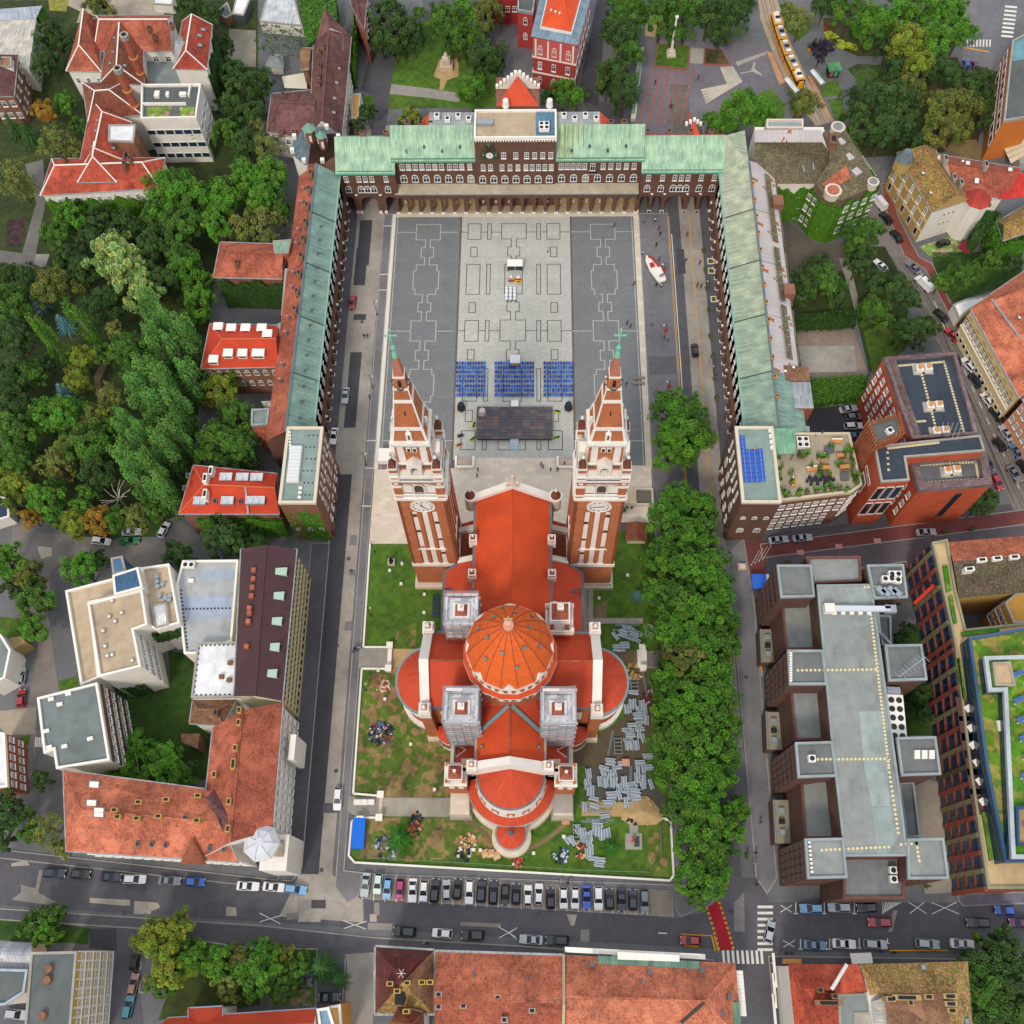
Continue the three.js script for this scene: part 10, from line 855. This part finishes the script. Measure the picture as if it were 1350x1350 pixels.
goods('poster_kiosk','green kiosk with posters on the tram square','kiosk',D,345,385,[['wall',(g)=>g.box(0,0,0,3,2.4,2.6),mat('#16301f',null)],['roof',(g)=>g.box(0,2.4,0,3.6,0.5,3.4),mat('#4f8a5c','seam')],['poster',(g)=>g.box(-0.7,0.6,1.33,0.9,1.4,0.04),mat('#c94f4a',null)],['poster',(g)=>g.box(0.6,0.6,1.33,0.9,1.4,0.04),mat('#3fae9f',null)]],0.1);for(const [x,y,lb] of [[262,430,'silver barrel-roofed tram shelter beside the kiosk'],[128,472,'silver barrel-roofed tram shelter beside the grass']]) goods('tram_shelter',lb,'shelter',D,x,y,[['roof',(g)=>g.frustum(0,0,0,0.1,0.1,0.1,4).quad([-0.8,2.2,-3],[0,2.6,-3],[0,2.6,3],[-0.8,2.2,3]).quad([0.8,2.2,-3],[0,2.6,-3],[0,2.6,3],[0.8,2.2,3]),mat('#b9c3c9','seam',0.4)],['rear_panel',(g)=>g.box(0.75,0,0,0.06,2.2,6),W.teal],['bench',(g)=>g.box(0.3,0.42,0,0.5,0.08,4),W.wood]],0.45);
goods('obelisk_column','slim white column on a stepped base in the memorial lawn','monument',C,852,285,[['base',(g)=>g.box(0,0.3,0,2.6,0.8,2.6).box(0,1.1,0,1.8,0.8,1.8),W.stone],['shaft',(g)=>g.frustum(0,0,1.9,13,0.42,0.3,12),W.trim],['capital',(g)=>g.box(0,13,0,0.9,0.4,0.9),W.trim]]);goods('bust_monument','pale stone figure monument on the lawn behind the range','monument',B,988,350,[['plinth',(g)=>g.box(0,0,0,3.6,1.6,3.2).box(0,1.6,0,2.4,1.8,2.2),mat('#cbb9a4','plaster')],['figure',(g)=>g.frustum(0,0,3.4,5,0.8,0.5,8).frustum(0,0,5,5.6,0.3,0.2,8).box(0,3.4,0.5,1.6,0.7,0.8),W.stone]]);goods('planter_wall','long pale stone planter wall along the memorial square trees','planter',C,672,440,[['wall',(g)=>g.beam([-1.6,0.5,14],[2,0.5,-14],1.4,1),W.stone],['shrubs',(g)=>g.beam([-1.6,1.2,12],[2,1.2,-12],0.9,0.5),mat('#5f8a7c','leaf')]]);
for(const [x,y] of [[1285,260],[1305,250],[1325,240],[1345,232]]){const p=at(K,x-14,y+38),t=thing('flag_pole','slim white flagpole on the brick forecourt','flagpole',[p[0],0.06,p[1]],0,'flagpoles on the forecourt');G().frustum(0,0,0,0.3,0.25,0.2,8).build('base',W.galv,t);G().frustum(0,0,0.3,9,0.07,0.04,6).build('pole',W.pale,t);} goods('blue_gazebo','blue and white gazebo beside the brick forecourt','gazebo',K,1305,400,[['canopy',(g)=>g.box(0,2.3,0,3.4,0.3,3.4),mat('#1a5fd0',null,0.5)],['side_canopy',(g)=>g.box(1.9,2.4,0,0.6,0.3,3.4),W.pale],['frame',(g)=>{for(const [i,j] of [[-1,-1],[1,-1],[1,1],[-1,1]]) g.box(i*1.6,0,j*1.6,0.1,2.3,0.1);},mat('#3f6a94',null)]]);goods('stone_pedestal','pale pedestal by the brick forecourt corner','pedestal',K,1222,308,[['pedestal',(g)=>g.box(0,0,0,1.9,0.9,1.6),mat('#c9aca0','plaster')],['cap',(g)=>g.box(0,0.9,0,1.2,0.3,1.0),W.stone]]);goods('box_trailer','white box trailer on a red base at the terrace corner','trailer',F,665,1048,[['box',(g)=>g.box(0,0.4,0,2.6,1.9,3.4),W.pale],['base',(g)=>g.box(0,0,0,2.4,0.4,3.2),W.redPaint]],0,0.04);for(const [x,y] of [[522,190],[558,190],[592,190]]) goods('white_crate',x>580?'tan crate by the lawn gate' :'white crate by the lawn gate','crate',N,x,y,[['box',(g)=>g.box(0,0,0,1.4,0.8,1),x>580?W.cardboard :W.pale],['lid',(g)=>g.box(0,0.8,0,1.5,0.08,1.1),W.trim]]).userData.group=x>580?undefined :'white crates by the lawn gate';goods('post_box','orange tram stop post box by the plum tree','box',D,225,260,[['body',(g)=>g.box(0,0,0,0.9,1.3,0.7),W.yellow],['cap',(g)=>g.box(0,1.3,0,1,0.15,0.8),W.black]]);goods('rainbow_panel','tall panel striped green, white and orange by the brown block','panel',K,1320,805,[['green_stripe',(g)=>g.box(0,0.6,-2.2,0.3,0.2,2),mat('#2f9a44',null)],['white_stripe',(g)=>g.box(0,0.6,-0.4,0.3,0.2,1.4),W.pale],['orange_stripe',(g)=>g.box(0,0.6,1.3,0.3,0.2,2),W.yellow],['base',(g)=>g.box(0,0,0,0.4,0.58,6.4),W.concrete]]);
}
for(const o of scene.children) if(o.isGroup) rebase(o);
renderer.render(scene,camera);
